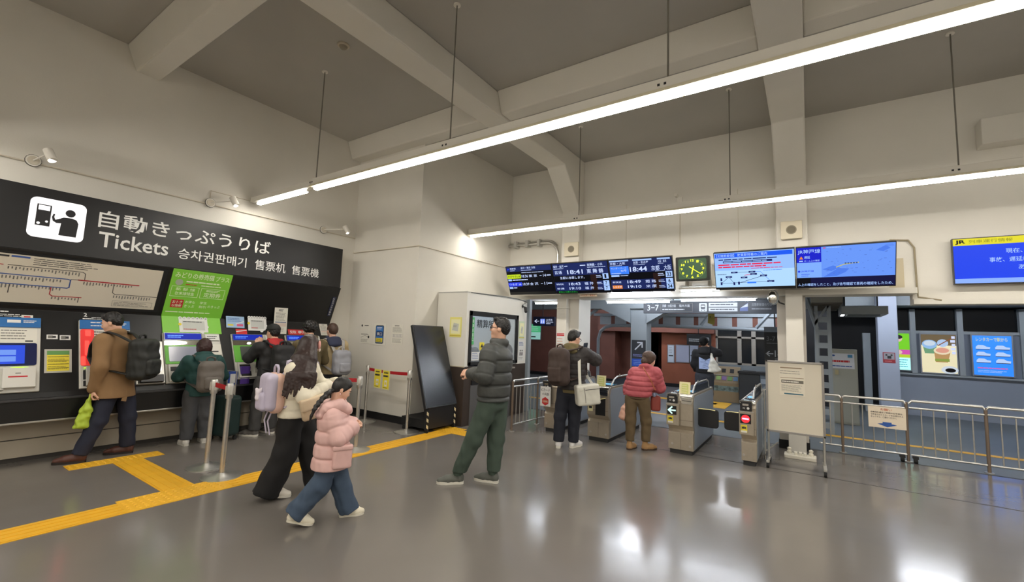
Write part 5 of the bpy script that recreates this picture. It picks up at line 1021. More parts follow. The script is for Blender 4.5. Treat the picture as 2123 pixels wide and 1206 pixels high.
t = thing('camera_sticker', 'small red and black warning sticker on the pale blue pillar', 'sticker', (1.52, 13.3, 1.25)); FS = FY(13.298); MB().slab(FS, 1.41, 1.25, 1.63, 1.49, -.002, .002, M('sticker_red', (150, 44, 52), .5)).rect(FS, 1.425, 1.33, 1.615, 1.475, .003, M('sticker_grey', (150, 150, 156), .5)).rect(FS, 1.49, 1.35, 1.56, 1.41, .004, INK).disc(FS, 1.475, 1.43, .02, .004, None, INK, 10).disc(FS, 1.565, 1.43, .02, .004, None, INK, 10).rows(FS, 1.44, 1.27, 1.6, 1.31, 1, .003, M('sticker_pink', (200, 110, 110), .5), 3).build('sheet', t)
f = FY(14.4)
def d_p1(b, fr, a0, b0, a1, b1, c):
    h = b1 - b0; b.rect(fr, a0, b0 + h * .55, a1, b1, c, S('lime2', (130, 225, 50), .8)).rect(fr, a0, b0 + h * .42, a1, b0 + h * .55, c, S('magenta', (225, 90, 190), .8)).rect(fr, a0 + .0, b0 + h * .33, a1, b0 + h * .42, c, S('lemon', (200, 225, 60), .8)).ell(fr.p(a0 + .12, b1 - h * .14, c), (.07, .002, .08), S('skin', (240, 205, 195), .8)).ell(fr.p(a0 + .12, b1 - h * .1, c + .002), (.075, .002, .05), INK).ell(fr.p(a0 + .12, b0 + h * .48, c + .002), (.06, .002, .05), S('skin', (240, 205, 195), .8)).rows(fr, a0 + .02, b0 + .05, a1 - .03, b0 + h * .3, 4, c + .001, S('seablue', (60, 140, 190), .8), 6, .3)
lit_sheet('poster_light_box', 'lit green and pink poster box beside the pale blue pillar', 1.72, 1.08, 2.04, 1.96, (170, 235, 225), d_p1, emit=.85, group='lit poster boxes')
def d_p2(b, fr, a0, b0, a1, b1, c):
    w, h = a1 - a0, b1 - b0; E = lambda x, z, rx, rz, m, k=0: b.ell(fr.p(a0 + w * x, b0 + h * z, c + k), (w * rx, .003, h * rz), m, 24, 8)
    b.rect(fr, a0 + w * .0, b0 + h * .72, a1, b1, c - .0005, S('dimwood', (120, 104, 78), .8))
    E(.24, .74, .22, .12, S('bowlblue', (150, 190, 235), .9), .002); E(.24, .77, .17, .07, S('bowlin', (206, 220, 235), .9), .005); b.poly(fr, [(a0 + w * .03, b0 + h * .76), (a0 + w * .1, b0 + h * .5), (a0 + w * .4, b0 + h * .5), (a0 + w * .46, b0 + h * .76)], c + .001, None, S('bowlgreen', (120, 170, 130), .8))
    b.poly(fr, [(a0 + w * .36, b0 + h * .58), (a0 + w * .4, b0 + h * .28), (a0 + w * .74, b0 + h * .28), (a0 + w * .84, b0 + h * .58)], c + .006, None, S('bowltan', (190, 150, 100), .9)); b.rect(fr, a0 + w * .38, b0 + h * .3, a0 + w * .79, b0 + h * .37, c + .007, S('bowlband', (150, 170, 80), .8)); E(.6, .58, .25, .1, S('bowlcream', (238, 222, 190), .9), .008); E(.6, .59, .19, .065, S('bowlpink', (226, 160, 140), .9), .011)
    E(.62, .78, .16, .1, S('bowlmid', (180, 205, 240), .9), .003); b.line(fr, [(a0 + w * .5, b0 + h * .72), (a0 + w * .95, b0 + h * .95)], .02, c + .01, S('spoon', (150, 90, 60), .8))
    E(.78, .09, .24, .1, S('plate', (210, 220, 230), .9), .002); E(.8, .08, .15, .055, S('plum', (22, 18, 20), .6), .006)
    for i in range(5): b.rect(fr, a1 - .08 - .02 * (i % 2), b1 - .09 - i * .09, a1 - .02, b1 - .03 - i * .09, c + .012, W)
lit_sheet('poster_light_box', 'lit poster box picturing bowls on a wooden table', 2.25, 1.05, 2.86, 1.95, (206, 196, 160), d_p2, emit=.8, group='lit poster boxes')
def d_p3(b, fr, a0, b0, a1, b1, c):
    w, h = a1 - a0, b1 - b0; PL = S('poster_pale', (190, 215, 255), .9)
    b.text(fr, 'レンタカーで駅から', a0 + .06, b1 - .13, a1 - .06, b1 - .04, S('poster_yellow', (225, 225, 70), .9), c, .03)
    rd = random.Random(8)
    for j in range(3):
        for i in range(2): x = a0 + w * (.08 + .5 * i); z = b1 - h * (.34 + .17 * j); b.poly(fr, [(x, z), (x + w * .36, z), (x + w * .38, z + h * .05), (x + w * .28, z + h * .06), (x + w * .2, z + h * .1), (x + w * .06, z + h * .1), (x, z + h * .05)], c, None, PL).rect(fr, x, z - h * .015, x + w * .36, z, c + .001, S('poster_ink', (40, 50, 90), .8))
    b.rows(fr, a0 + .06, b0 + h * .06, a1 - .06, b0 + h * .13, 2, c, PL, 5, .3).rows(fr, a0 + .06, b0 + h * .16, a1 - .06, b0 + h * .2, 1, c, S('poster_rose', (200, 110, 190), .9), 6, .8)
lit_sheet('poster_light_box', 'lit blue poster box with yellow heading and car pictures', 3.13, 1.06, 3.75, 1.95, (36, 120, 225), d_p3, emit=.9, group='lit poster boxes')
lit_sheet('poster_light_box', 'unlit grey poster box at the far right edge of the pale blue wall', 4.15, 1.06, 4.8, 1.95, (110, 120, 136), emit=.05, group='lit poster boxes')
t = thing('ceiling_cassette', 'square air conditioner cassette under the low ceiling behind the pillar', 'air conditioner', (.85, 10.7, 2.4)); MB().box(.52, 1.2, 10.3, 11.3, 2.19, 2.34, M('cassette_grey', (150, 156, 156), .5)).build('housing', t, bevel=.01); MB().box(.62, 1.1, 10.45, 11.15, 2.175, 2.19, M('cassette_grille', (104, 110, 108), .6)).build('grille', t); MB().box(.53, .58, 10.5, 10.9, 2.18, 2.19, M('cassette_lamp', (255, 255, 255), .5, emit=3)).build('light_strip', t); MB().cyl((.6, 10.8, 2.34), (.6, 10.8, 2.95), .012, DARK).cyl((1.1, 10.8, 2.34), (1.1, 10.8, 2.95), .012, DARK).build('hanger', t)
for i, (x, y) in enumerate(((2.9, 16.2), (3.9, 16.0), (4.3, 16.6), (3.5, 16.9))): pass

# ================================================================== PEOPLE: smooth surfaces grown from a skeleton
V = lambda *a: np.array(a, dtype=np.float64)
def nrm(v): v = np.asarray(v, float); return v / (np.linalg.norm(v) + 1e-9)
def lerp(a, b, t): return np.asarray(a, float) * (1 - t) + np.asarray(b, float) * t
CAN_CYCLE = 0

class Body:
    """a signed distance field made of tapered limbs, ellipsoids and rounded boxes blended together, turned into one quad mesh"""
    def __init__(s, h=0.012, k=0.03): s.h = h; s.k = k; s.pr = []; s.cuts = []; s.noise = None
    def limb(s, a, b, ra, rb, k=None, q=None, sub=False): s.pr.append(('c', np.asarray(a, float), np.asarray(b, float), ra, rb, k, q, sub)); return s
    def chain(s, pts, rs, k=None, q=None):
        for i in range(len(pts) - 1): s.limb(pts[i], pts[i + 1], rs[i], rs[i + 1], k, q)
        return s
    def trunk(s, a, b, ra, rb, side, k=None, q=None): s.pr.append(('e', np.asarray(a, float), np.asarray(b, float), ra, rb, k, q, False, nrm(side))); return s
    def blob(s, c, r, R=None, k=None, sub=False): s.pr.append(('o', np.asarray(c, float), np.asarray(r, float), R, None, k, None, sub)); return s
    def brick(s, c, hs, rd, R=None, k=None, sub=False): s.pr.append(('b', np.asarray(c, float), np.asarray(hs, float), R, rd, k, None, sub)); return s
    def cut(s, p, n): s.cuts.append((np.asarray(p, float), nrm(n))); return s
    def bounds(s):
        lo = np.full(3, 1e9); hi = -lo
        for p in s.pr:
            if p[7]: continue
            if p[0] in 'ce':
                m = max(np.max(p[3]), np.max(p[4])); pts = (p[1], p[2])
            else: m = float(np.max(p[2])) * (1.75 if p[0] == 'b' else 1.0); pts = (p[1],)
            m += .03
            for q in pts: lo = np.minimum(lo, q - m); hi = np.maximum(hi, q + m)
        return lo, hi
    def mesh(s):
        h = s.h; lo, hi = s.bounds(); lo = lo - 2 * h; n = np.ceil((hi - lo) / h).astype(int) + 3
        ax = [lo[i] + h * np.arange(n[i]) for i in range(3)]
        F = np.full(n, 0.5, np.float32)
        for p in s.pr:
            k = s.k if p[5] is None else p[5]
            if p[0] in 'ce':
                m = max(np.max(p[3]), np.max(p[4])) + k + .05; l = np.minimum(p[1], p[2]) - m; u = np.maximum(p[1], p[2]) + m
            else:
                m = float(np.max(p[2])) * (1.75 if p[0] == 'b' else 1.0) + k + .04; l = p[1] - m; u = p[1] + m
            i0 = np.clip(((l - lo) / h).astype(int), 0, n); i1 = np.clip(((u - lo) / h).astype(int) + 2, 0, n)
            sl = tuple(slice(a, b) for a, b in zip(i0, i1))
            X, Y, Z = np.meshgrid(ax[0][sl[0]], ax[1][sl[1]], ax[2][sl[2]], indexing='ij')
            P = np.stack((X, Y, Z), -1)
            if p[0] in 'ce':
                ab = p[2] - p[1]; L = np.linalg.norm(ab) + 1e-9; t = np.clip(((P - p[1]) @ ab) / L ** 2, 0, 1); q = P - p[1] - t[..., None] * ab
                if p[0] == 'c': d = np.linalg.norm(q, axis=-1) - (p[3] + (p[4] - p[3]) * t)
                else:
                    w = ab / L; e1 = nrm(p[8] - w * (p[8] @ w)); e2 = np.cross(w, e1)
                    ru = p[3][0] + (p[4][0] - p[3][0]) * t; rv = p[3][1] + (p[4][1] - p[3][1]) * t; mn = np.minimum(ru, rv)
                    d = (np.sqrt(((q @ e1) / ru) ** 2 + ((q @ e2) / rv) ** 2 + ((q @ w) / (mn * .8)) ** 2) - 1) * mn
                if isinstance(p[6], str): d = np.maximum(d, (P - p[2]) @ (ab / L))
                elif p[6]:
                    pitch, amp, ph = p[6]; u_ = (P[..., 2] if p[0] == 'e' else t * L) / pitch + ph; x_ = np.abs((u_ + .5) % 1 - .5) * pitch; d = d + amp * np.exp(-(x_ / .0105) ** 2) - .25 * amp * np.abs(np.sin(np.pi * u_))
            elif p[0] == 'o':
                q = P - p[1]; q = q @ p[3].T if p[3] is not None else q
                d = (np.sqrt(((q / p[2]) ** 2).sum(-1)) - 1) * p[2].min()
            else:
                q = P - p[1]; q = q @ p[3].T if p[3] is not None else q
                a = np.abs(q) - (p[2] - p[4]); d = np.linalg.norm(np.maximum(a, 0), axis=-1) + np.minimum(a.max(-1), 0) - p[4]
            f = F[sl]
            if p[7]: f = np.maximum(f, -d) if not k else -(lambda x, y: np.minimum(x, y) - np.maximum(k - np.abs(x - y), 0) ** 2 / (4 * k))(-f, d)
            else: f = np.minimum(f, d) - (np.maximum(k - np.abs(f - d), 0) ** 2 / (4 * k) if k else 0)
            F[sl] = f
        X, Y, Z = np.meshgrid(*ax, indexing='ij')
        if s.noise:
            amp, fr = s.noise; a = 2 * np.pi * fr
            F = F + amp * (np.sin(a * (X + .3 * Z) + 1.3 * np.sin(a * .7 * Z)) * np.sin(a * (.9 * Y - .35 * Z) + .8) + .6 * np.sin(a * 1.7 * Z + 2 * np.sin(a * .6 * (X + Y))) + .5 * np.sin(a * 2.3 * (X - Y) + a * .9 * Z))
        for p, nn in s.cuts: F = np.maximum(F, (X - p[0]) * nn[0] + (Y - p[1]) * nn[1] + (Z - p[2]) * nn[2])
        F[0] = F[-1] = .5; F[:, 0] = F[:, -1] = .5; F[:, :, 0] = F[:, :, -1] = .5
        ins = F < 0; c = [x - 1 for x in F.shape]
        acc = np.zeros(c + [3], np.float32); cnt = np.zeros(c, np.float32)
        for axis in range(3):
            o = [b for b in range(3) if b != axis]
            for d0 in (0, 1):
                for d1 in (0, 1):
                    s0 = [None] * 3; s1 = [None] * 3; base = [0., 0., 0.]
                    s0[axis] = slice(0, c[axis]); s1[axis] = slice(1, c[axis] + 1)
                    for b, dd in zip(o, (d0, d1)): s0[b] = s1[b] = slice(dd, c[b] + dd); base[b] = dd
                    A = F[tuple(s0)]; B = F[tuple(s1)]; x = ins[tuple(s0)] != ins[tuple(s1)]
                    t = np.where(x, A / np.where(x, A - B, 1), 0)
                    for b in range(3): acc[..., b] += np.where(x, t if b == axis else base[b], 0)
                    cnt += x
        act = cnt > 0; idx = np.full(c, -1, np.int64); idx[act] = np.arange(act.sum())
        cell = np.argwhere(act); vs = lo + h * (cell + acc[act] / cnt[act][:, None])
        quads = []
        for axis in range(3):
            o = [(axis + 1) % 3, (axis + 2) % 3]
            s0 = [slice(1, c[b]) for b in range(3)]; s1 = list(s0); s0[axis] = slice(0, c[axis]); s1[axis] = slice(1, c[axis] + 1)
            a = ins[tuple(s0)]; b_ = ins[tuple(s1)]; e = np.argwhere(a != b_)
            if len(e) == 0: continue
            g = a[tuple(e.T)]; off = np.ones(3, int); off[axis] = 0; e = e + off
            def at(d0, d1): k = e.copy(); k[:, o[0]] -= d0; k[:, o[1]] -= d1; return idx[tuple(k.T)]
            q = np.stack((at(1, 1), at(0, 1), at(0, 0), at(1, 0)), 1); q[~g] = q[~g][:, ::-1]; quads.append(q)
        return vs, np.concatenate(quads)
    def build(s, name, mat, parent, extra=None, smooth=2):
        parts = [s.mesh()] + [e.mesh() for e in (extra or [])]
        vs = []; qs = []; k = 0
        for v, q in parts:
            # one relaxing pass evens out the quads
            for _ in range(smooth):
                sm = np.zeros_like(v); ct = np.zeros(len(v))
                for a, b in ((0, 1), (1, 2), (2, 3), (3, 0)):
                    np.add.at(sm, q[:, a], v[q[:, b]]); np.add.at(sm, q[:, b], v[q[:, a]]); np.add.at(ct, q[:, a], 1); np.add.at(ct, q[:, b], 1)
                v = v * .5 + sm / ct[:, None] * .5
            vs.append(v); qs.append(q + k); k += len(v)
        vs = np.concatenate(vs); qs = np.concatenate(qs)
        me = bpy.data.meshes.new(name); me.vertices.add(len(vs)); me.vertices.foreach_set('co', vs.astype(np.float32).ravel())
        me.loops.add(len(qs) * 4); me.loops.foreach_set('vertex_index', qs.astype(np.int32).ravel())
        me.polygons.add(len(qs)); me.polygons.foreach_set('loop_start', np.arange(0, len(qs) * 4, 4, dtype=np.int32)); me.polygons.foreach_set('use_smooth', np.ones(len(qs), bool))
        me.update(calc_edges=True); me.validate()
        me.materials.append(mat)
        o = bpy.data.objects.new(name, me); COL.objects.link(o)
        if parent: o.parent = parent
        OFF[o.name] = Vector()
        return o

SKIN = M('skin', (220, 174, 148), .5, noise=(30, .03)); LIP = M('lip', (172, 104, 92), .5); EYEW = M('eye_white', (225, 220, 214), .3); EYEB = M('eye_dark', (24, 18, 16), .2); HAIRB = M('hair_black', (20, 17, 16), .45, bump=(150, .12)); HAIRD = M('hair_dark_brown', (44, 28, 24), .42, bump=(150, .12)); HAIRBR = M('hair_brown', (70, 50, 40), .45, bump=(150, .12))
def CL(name, rgb, rough=.8, bump=(130, .06), noise=(7, .05), **k): return M('cloth_' + name, rgb, rough, bump=bump, noise=noise, **k)

def head_frame(fd):
    f = nrm(fd); up = nrm(V(0, 0, 1) - f * f[2]); r = np.cross(f, up)      # r = the head's own right
    return np.stack((r, f, up))

def add_head(J, fd, s, t, brow=HAIRB, face=True):
    """fine head and neck mesh, eyes and brows as children"""
    R = head_frame(fd); c = np.asarray(J['hd'], float); at = lambda x, y, z: c + s * (R[0] * x + R[1] * y + R[2] * z)
    b = Body(.0055 if face else .009, .014)
    b.blob(at(0, -.012, .03), V(.074, .094, .088) * s, R).blob(at(0, .03, -.03), V(.06, .062, .078) * s, R, .03).limb(at(-.018, .064, -.092), at(.018, .064, -.092), .023 * s, .023 * s, .03)
    ns = 1 if s > .85 else .55; b.limb(at(0, .084, .014), at(0, .094 + .010 * ns, -.02), .007 * s * ns, .0105 * s * (.5 + .5 * ns), .012).blob(at(0, .086, -.055), V(.021, .010, .006) * s, R, .01).blob(at(0, .085, -.066), V(.018, .010, .006) * s, R, .008)
    for sx in (-1, 1):
        b.blob(at(sx * .033, .05, -.028), V(.028, .035, .03) * s, R, .02); b.blob(at(sx * .03, .092, .006), V(.017, .012, .011) * s, R, .01, sub=True); b.limb(at(sx * .012, .086, .024), at(sx * .042, .074, .024), .009 * s, .007 * s, .01)
        b.blob(at(sx * .077, -.006, -.008), V(.010, .02, .031) * s, R, .006)
    b.limb(at(0, -.02, -.06), np.asarray(J['nk'], float), .052 * s, .056 * s, .02)
    if face:
        e = MB()
        RM = Matrix([list(R[0]), list(R[1]), list(R[2])]).transposed()
        for sx in (-1, 1):
            e2 = MB(); e2.ell(at(sx * .031, .078, .006), (.014 * s, .01 * s, .0075 * s), EYEW, 10, 6, RM).ell(at(sx * .031, .0855, .005), (.0065 * s, .004 * s, .007 * s), EYEB, 8, 6, RM); e2.build('eye', t, smooth=0)
            e2 = MB(); e2.tube([at(sx * .014, .092, .026), at(sx * .032, .089, .031), at(sx * .05, .072, .025)], .004 * s, brow, seg=6); e2.build('eyebrow', t, smooth=0)
        MB().ell(at(0, .0925, -.0605), (.019 * s, .005 * s, .0075 * s), LIP, 12, 6, RM).build('lips', t, smooth=0)
    return b, R, at

def hand(wrist, d, palm, s=1.0, curl=.5, thumb=1):
    """palm, four unequal bent fingers and a thumb on the side"""
    d = nrm(d); n = nrm(palm - d * np.dot(palm, d)); w = np.cross(d, n) * thumb; wr = np.asarray(wrist, float)
    b = Body(.0042, .007)
    b.trunk(wr - d * .03 * s, wr + d * .01 * s, (.027 * s, .021 * s), (.028 * s, .02 * s), w).trunk(wr + d * .015 * s, wr + d * .078 * s, (.034 * s, .016 * s), (.041 * s, .013 * s), w, .02)
    for i, (L, o) in enumerate(((.072, -.030), (.08, -.010), (.075, .010), (.058, .029))):
        p = wr + (d * .085 + w * -o) * s; a = 0.; pts = [p]
        for j, fr in enumerate((.45, .32, .23)):
            a += curl * (1.0 if j else .75) * (1 + .06 * i); p = p + (d * math.cos(a) + n * math.sin(a)) * L * fr * s; pts.append(p)
        b.chain(pts, [.0092 * s, .0085 * s, .0078 * s, .0068 * s], .004)
    p0 = wr + (d * .025 + w * .026) * s; p1 = p0 + (d * .03 + w * .026 + n * .012) * s; p2 = p1 + (d * .03 + w * .004 + n * .018 * (1 + curl)) * s; p3 = p2 + (d * .02 - w * .008 + n * .012) * s
    b.chain([p0, p1, p2, p3], [.014 * s, .0115 * s, .0095 * s, .008 * s], .008)
    return b

def add_body(t, J, s, fd, hands=(), face=True, brow=HAIRB):
    """the person's one body mesh: head, neck, trunk, arms, legs and hands"""
    hb, R, at = add_head(J, fd, s if s > .8 else s * 1.18, t, brow, face)
    g = lambda k: np.asarray(J[k], float)
    b = Body(.016, .03); C = (g('sl') + g('sr')) / 2; sd = g('sr') - g('sl')
    b.trunk(g('pv'), lerp(g('pv'), C, .5), (.135 * s, .085 * s), (.12 * s, .08 * s), sd).trunk(lerp(g('pv'), C, .5), C - V(0, 0, .04), (.12 * s, .08 * s), (.14 * s, .09 * s), sd).limb(C - V(0, 0, .04), g('nk'), .07 * s, .045 * s)
    b.limb(g('sl'), g('sr'), .045 * s, .045 * s)
    for q in 'lr':
        b.limb(g('s' + q), g('e' + q), .045 * s, .038 * s).limb(g('e' + q), g('w' + q), .037 * s, .026 * s).limb(g('h' + q), g('k' + q), .07 * s, .05 * s).limb(g('k' + q), g('a' + q), .048 * s, .035 * s)
    b.limb(g('hl'), g('hr'), .085 * s, .085 * s)
    return b.build('body', SKIN, t, [hb] + [hand(*h) for h in hands], smooth=1), R, at

def add_top(t, J, s, mat, pad=.03, q=None, hem_r=None, wrinkle=(.0022, 5.0), name='jacket', sleeve=(1, 1), h=.0115, hem_k=1.0, collar=None, cutn=(0, 0, -1), arms='lr', shoulder=.06, waist_k=1.0, extra=None, aq=None):
    g = lambda k: np.asarray(J[k], float); C = (g('sl') + g('sr')) / 2; sd = g('sr') - g('sl'); hem = g('hem'); W = lerp(g('pv'), C, .42)
    b = Body(h, .035); W1 = .135 * s + pad
    qq = (q[0], q[1], 0) if q else None
    b.trunk(hem - V(0, 0, .03), W, ((.155 * s + pad) * hem_k, (.115 * s + pad) * hem_k), (W1 * waist_k, (.10 * s + pad) * waist_k), sd, q=qq).trunk(W, C - V(0, 0, .07 * s), (W1 * waist_k, (.1 * s + pad) * waist_k), (.16 * s + pad, .108 * s + pad), sd, q=qq).trunk(C - V(0, 0, .07 * s), lerp(C, g('nk'), .75), (.16 * s + pad, .1 * s + pad), (.075 * s, .07 * s), sd)
    b.limb(g('sl'), g('sr'), shoulder * s + pad * .5, shoulder * s + pad * .5)
    for k in arms:
        if aq is not None: qq = None if not aq else (q[0], q[1] * aq, 0)
        q2 = None if not qq else (q[0], q[1] * .8 if aq is None else q[1] * aq, np.linalg.norm(g('e' + k) - g('s' + k)) / q[0]) if q else None
        b.limb(g('s' + k), g('e' + k), (.058 * s + pad * .85) * sleeve[0], (.05 * s + pad * .85) * sleeve[0], q=qq and (qq[0], qq[1] * .8, 0)).limb(g('e' + k), g('w' + k), (.05 * s + pad * .8) * sleeve[0], (.036 * s + pad * .6) * sleeve[1], q=q2)
    if collar:
        r, hh = collar; n0 = g('nk'); up = nrm(g('hd') - n0); x = nrm(sd); y = np.cross(up, x)
        ring = [n0 + up * hh + (x * math.cos(a) + y * math.sin(a)) * r for a in np.linspace(0, 2 * np.pi, 13)]
        b.chain(ring, [.02 * s + pad * .2] * 13)
        b.limb(n0 - V(0, 0, .02), n0 + up * hh, r * 1.0, r * .95)
        b.limb(n0 + up * (hh + .02), n0 + up * (hh + .16), r * .82, r * 1.05, sub=True, k=.015)
    if extra: extra(b)
    b.noise = wrinkle; b.cut(hem, cutn)
    return b.build(name, mat, t, smooth=1 if q else 2)

def add_legs(t, J, s, mat, r=(.098, .072, .058), name='trousers', wrinkle=(.0022, 5), cuff=.045, h=.0115, ext=.0):
    g = lambda k: np.asarray(J[k], float); b = Body(h, .03)
    b.trunk(lerp(g('hl'), g('hr'), .5) - V(0, 0, .01), g('pv') + V(0, 0, .06 * s), (.15 * s, .115 * s), (.14 * s, .105 * s), g('hr') - g('hl'))
    for k in 'lr':
        b.limb(g('h' + k), g('k' + k), r[0] * s, r[1] * s).limb(g('k' + k), g('a' + k) + nrm(g('a' + k) - g('k' + k)) * ext, r[1] * s, r[2] * s, q='flat')
    b.noise = wrinkle; 
    lo = min(g('al')[2], g('ar')[2])
    b.cut(V(0, 0, lo - cuff), (0, 0, -1))
    return b.build(name, mat, t)

def add_shoe(t, ankle, d, L, mat, sole=None, pitch=0., high=0., wide=1.0, name='shoe', zb=0.0, laces=None):
    """upper grown over the foot, sole as its own piece; pitch lifts the heel"""
    d = nrm(V(d[0], d[1], 0)); a = math.radians(pitch); fw = nrm(d * math.cos(a) - V(0, 0, math.sin(a))); up = nrm(V(0, 0, 1) * math.cos(a) + d * math.sin(a)); w = np.cross(fw, up)
    an = np.asarray(ankle, float); k = L / .27
    heel = V(an[0], an[1], 0) - d * .062 * k; heel[2] = zb + L * math.sin(a)
    P = lambda x, z, y=0: heel + fw * x * L + up * z * k + w * y * k
    b = Body(.0075, .02); b.limb(P(.13, .04), P(.13, .06), .034 * k * wide, .034 * k).limb(P(.2, .045), P(.62, .042), .038 * k * wide, .042 * k * wide).limb(P(.62, .04), P(.88, .03), .042 * k * wide, .03 * k * wide).limb(P(.16, .06), P(.2, .095 + high), .038 * k, .04 * k).limb(P(.25, .085), P(.62, .05), .028 * k, .022 * k)
    b.cut(P(0, .012), -up); b.cut(P(.2, .105 + high), up)
    o = b.build(name, mat, t)
    if laces:
        m = MB()
        for i in range(4): x = .3 + .075 * i; z = .094 - .0125 * i; m.tube([P(x, z - .012, -.024), P(x + .01, z + .0, -.01), P(x + .01, z + .0, .01), P(x, z - .012, .024)], .004 * k, laces, seg=5)
        lo_ = m.build('laces', None); lo_.parent = o
    if sole:
        m = MB(); n = 9; out = []
        for x, y in ((0, .0), (.02, .026), (.12, .034), (.4, .033), (.65, .043), (.85, .036), (.96, .02), (1.0, 0)): out.append((x, y * wide))
        ring = out + [(x, -y) for x, y in out[-2:0:-1]]
        vs = [P(x, -.0, y) for x, y in ring] + [P(x, .026, y * 1.02) for x, y in ring]; N = len(ring)
        m.add(vs, [tuple(range(N - 1, -1, -1)), tuple(range(N, 2 * N))] + [(i, (i + 1) % N, N + (i + 1) % N, N + i) for i in range(N)], sole)
        so = m.build('sole', None, smooth=35); so.parent = o
    return o

def add_hair(t, at, R, s, mat, kind='short', name='hair'):
    b = Body(.0075, .02); S = s
    b.blob(at(0, -.015, .041), (V(.0785, .0985, .0905) if kind == 'short' else V(.083, .103, .092)) * S, R)
    if kind == 'short':
        b.blob(at(0, -.052, -.002), V(.068, .054, .068) * S, R).limb(at(-.04, .05, .105), at(.04, .05, .105), .02 * S, .02 * S); b.cut(at(0, .056, .058), R[1] * .8 - R[2] * .62); b.noise = (.003 * S, 24)
        b.limb(at(.07, -.01, .02), at(.072, -.004, -.012), .014 * S, .009 * S).limb(at(-.07, -.01, .02), at(-.072, -.004, -.012), .014 * S, .009 * S)
    elif kind == 'afro':
        b.blob(at(0, -.02, .045), V(.112, .118, .108) * S, R); b.noise = (.006 * S, 14); b.cut(at(0, .07, .02), R[1] * .9 - R[2] * .45)
    elif kind == 'bob':
        b.blob(at(0, -.04, -.01), V(.098, .09, .115) * S, R); b.limb(at(.078, .0, .03), at(.076, .012, -.08), .026 * S, .02 * S).limb(at(-.078, .0, .03), at(-.076, .012, -.08), .026 * S, .02 * S); b.cut(at(0, .062, .04), R[1] * .95 - R[2] * .32); b.noise = (.003 * S, 16)
    elif kind == 'back':
        b.blob(at(0, -.04, .01), V(.08, .078, .09) * S, R); b.cut(at(0, .056, .058), R[1] * .8 - R[2] * .62); b.noise = (.0018 * S, 26)
        b.limb(at(.07, .02, .03), at(.074, .0, -.01), .014 * S, .01 * S).limb(at(-.07, .02, .03), at(-.074, .0, -.01), .014 * S, .01 * S)
    return b.build(name, mat, t)

def person(name, label, loc, rot, cat='person'): return thing(name, label, cat, (loc[0], loc[1], 0), None, rot, local=True)
def std(J, **k):
    J = dict(J); J.update(k); return {a: V(*b) for a, b in J.items()}
def feet(J, z=.085, s=1.0, lift=(0, 0)):
    for k, l in zip('lr', lift): J['a' + k] = V(J['a' + k][0], J['a' + k][1], z * s + l)
    return J
def worn_pack(label, P, J, s, f, mat, size=(.15, .1, .22), drop=.0, away=.0, pocket=None, strapm=None, name='backpack', lean=0., side=0., straps=True, rd=.07, off=.2, cat='backpack', handle=True):
    """a worn backpack: rounded body, front pocket, handle and shoulder straps; loc and rotation follow its wearer"""
    C = (np.asarray(J['sl']) + np.asarray(J['sr'])) / 2; f = nrm(V(f[0], f[1], 0)); rt = V(f[1], -f[0], 0); c = C - f * (off * s + away + size[1]) + V(0, 0, -.16 * s - drop) + rt * side
    t = thing(name, label, cat, P.location, None, P.rotation_euler.z, local=True)
    up = nrm(V(0, 0, 1) + rt * lean); rt2 = np.cross(f, up); R = np.stack((rt2, f, up))
    b = Body(.011, .03); b.brick(c, V(*size), rd, R).brick(c - up * size[2] * .3 - f * size[1] * .35, V(size[0] * .9, size[1] * .85, size[2] * .62), rd * .8, R); b.noise = (.003, 5); b.build('bag_body', mat, t)
    b = Body(.009, .02); b.brick(c - f * size[1] * 1.15 - up * size[2] * .38, V(size[0] * .68, size[1] * .4, size[2] * .4), .035, R); b.noise = (.002, 7); b.build('front_pocket', pocket or mat, t)
    m = strapm or mat
    if handle: MB().tube([c + up * size[2] * .93 + rt2 * x + f * size[1] * .3 + up * z for x, z in ((-.05, 0), (-.045, .05), (0, .065), (.045, .05), (.05, 0))], .012, m, seg=8).build('top_handle', t, smooth=0)
    if straps:
        for q, sx in (('l', -1), ('r', 1)):
            S = np.asarray(J['s' + q]); ip = lerp(S, C, .34); pts = [c + up * size[2] * .85 + rt2 * sx * size[0] * .5 + f * size[1], ip - f * .10 * s + V(0, 0, .075 * s), ip + V(0, 0, .105 * s), ip + f * .10 * s + V(0, 0, .06 * s), ip + f * .165 * s - V(0, 0, .06 * s), ip + f * .17 * s - V(0, 0, .2 * s), lerp(ip, S, .9) + f * .06 * s - V(0, 0, .3 * s), c - up * size[2] * .7 + rt2 * sx * size[0] * .8 + f * size[1] * .6]
            MB().strap(pts, .055 * s, .014, m, side=rt2).build('shoulder_strap', t, bevel=.003, smooth=40)
    return t

def hs(s): return s if s > .8 else s * 1.18
# ---- man in the dark puffer jacket
s = 1.02; f = V(-.85, .5, 0)
P = person('person', 'person in a dark grey puffer jacket and green joggers, wearing glasses, standing in profile', (-2.977, 3.853), .6578)
J = feet(std(dict(hd=(.203, .02, 1.638), nk=(.2, .03, 1.5), sl=(.09, -.15, 1.395), sr=(.27, .14, 1.40), el=(.05, -.23, 1.14), wl=(-.09, -.10, 1.15), er=(.18, .2, 1.14), wr=(-.06, .06, 1.15), hem=(.155, 0, .868), pv=(.15, 0, .89), hl=(.105, -.07, .83), hr=(.21, .07, .82), kl=(-.035, -.06, .475), kr=(.205, .05, .45), al=(-.186, -.02, .1), ar=(.186, .03, .1))), s=s)
body, R, at = add_body(P, J, s, (-.96, .22, .04), hands=[((-.09, -.10, 1.15), (-.85, .35, .1), (.2, .6, -.4), 1, .7, 1), ((-.06, .06, 1.15), (-.8, -.3, .12), (.1, -.6, -.4), 1, .7, -1)])
add_hair(P, at, R, s, HAIRB)
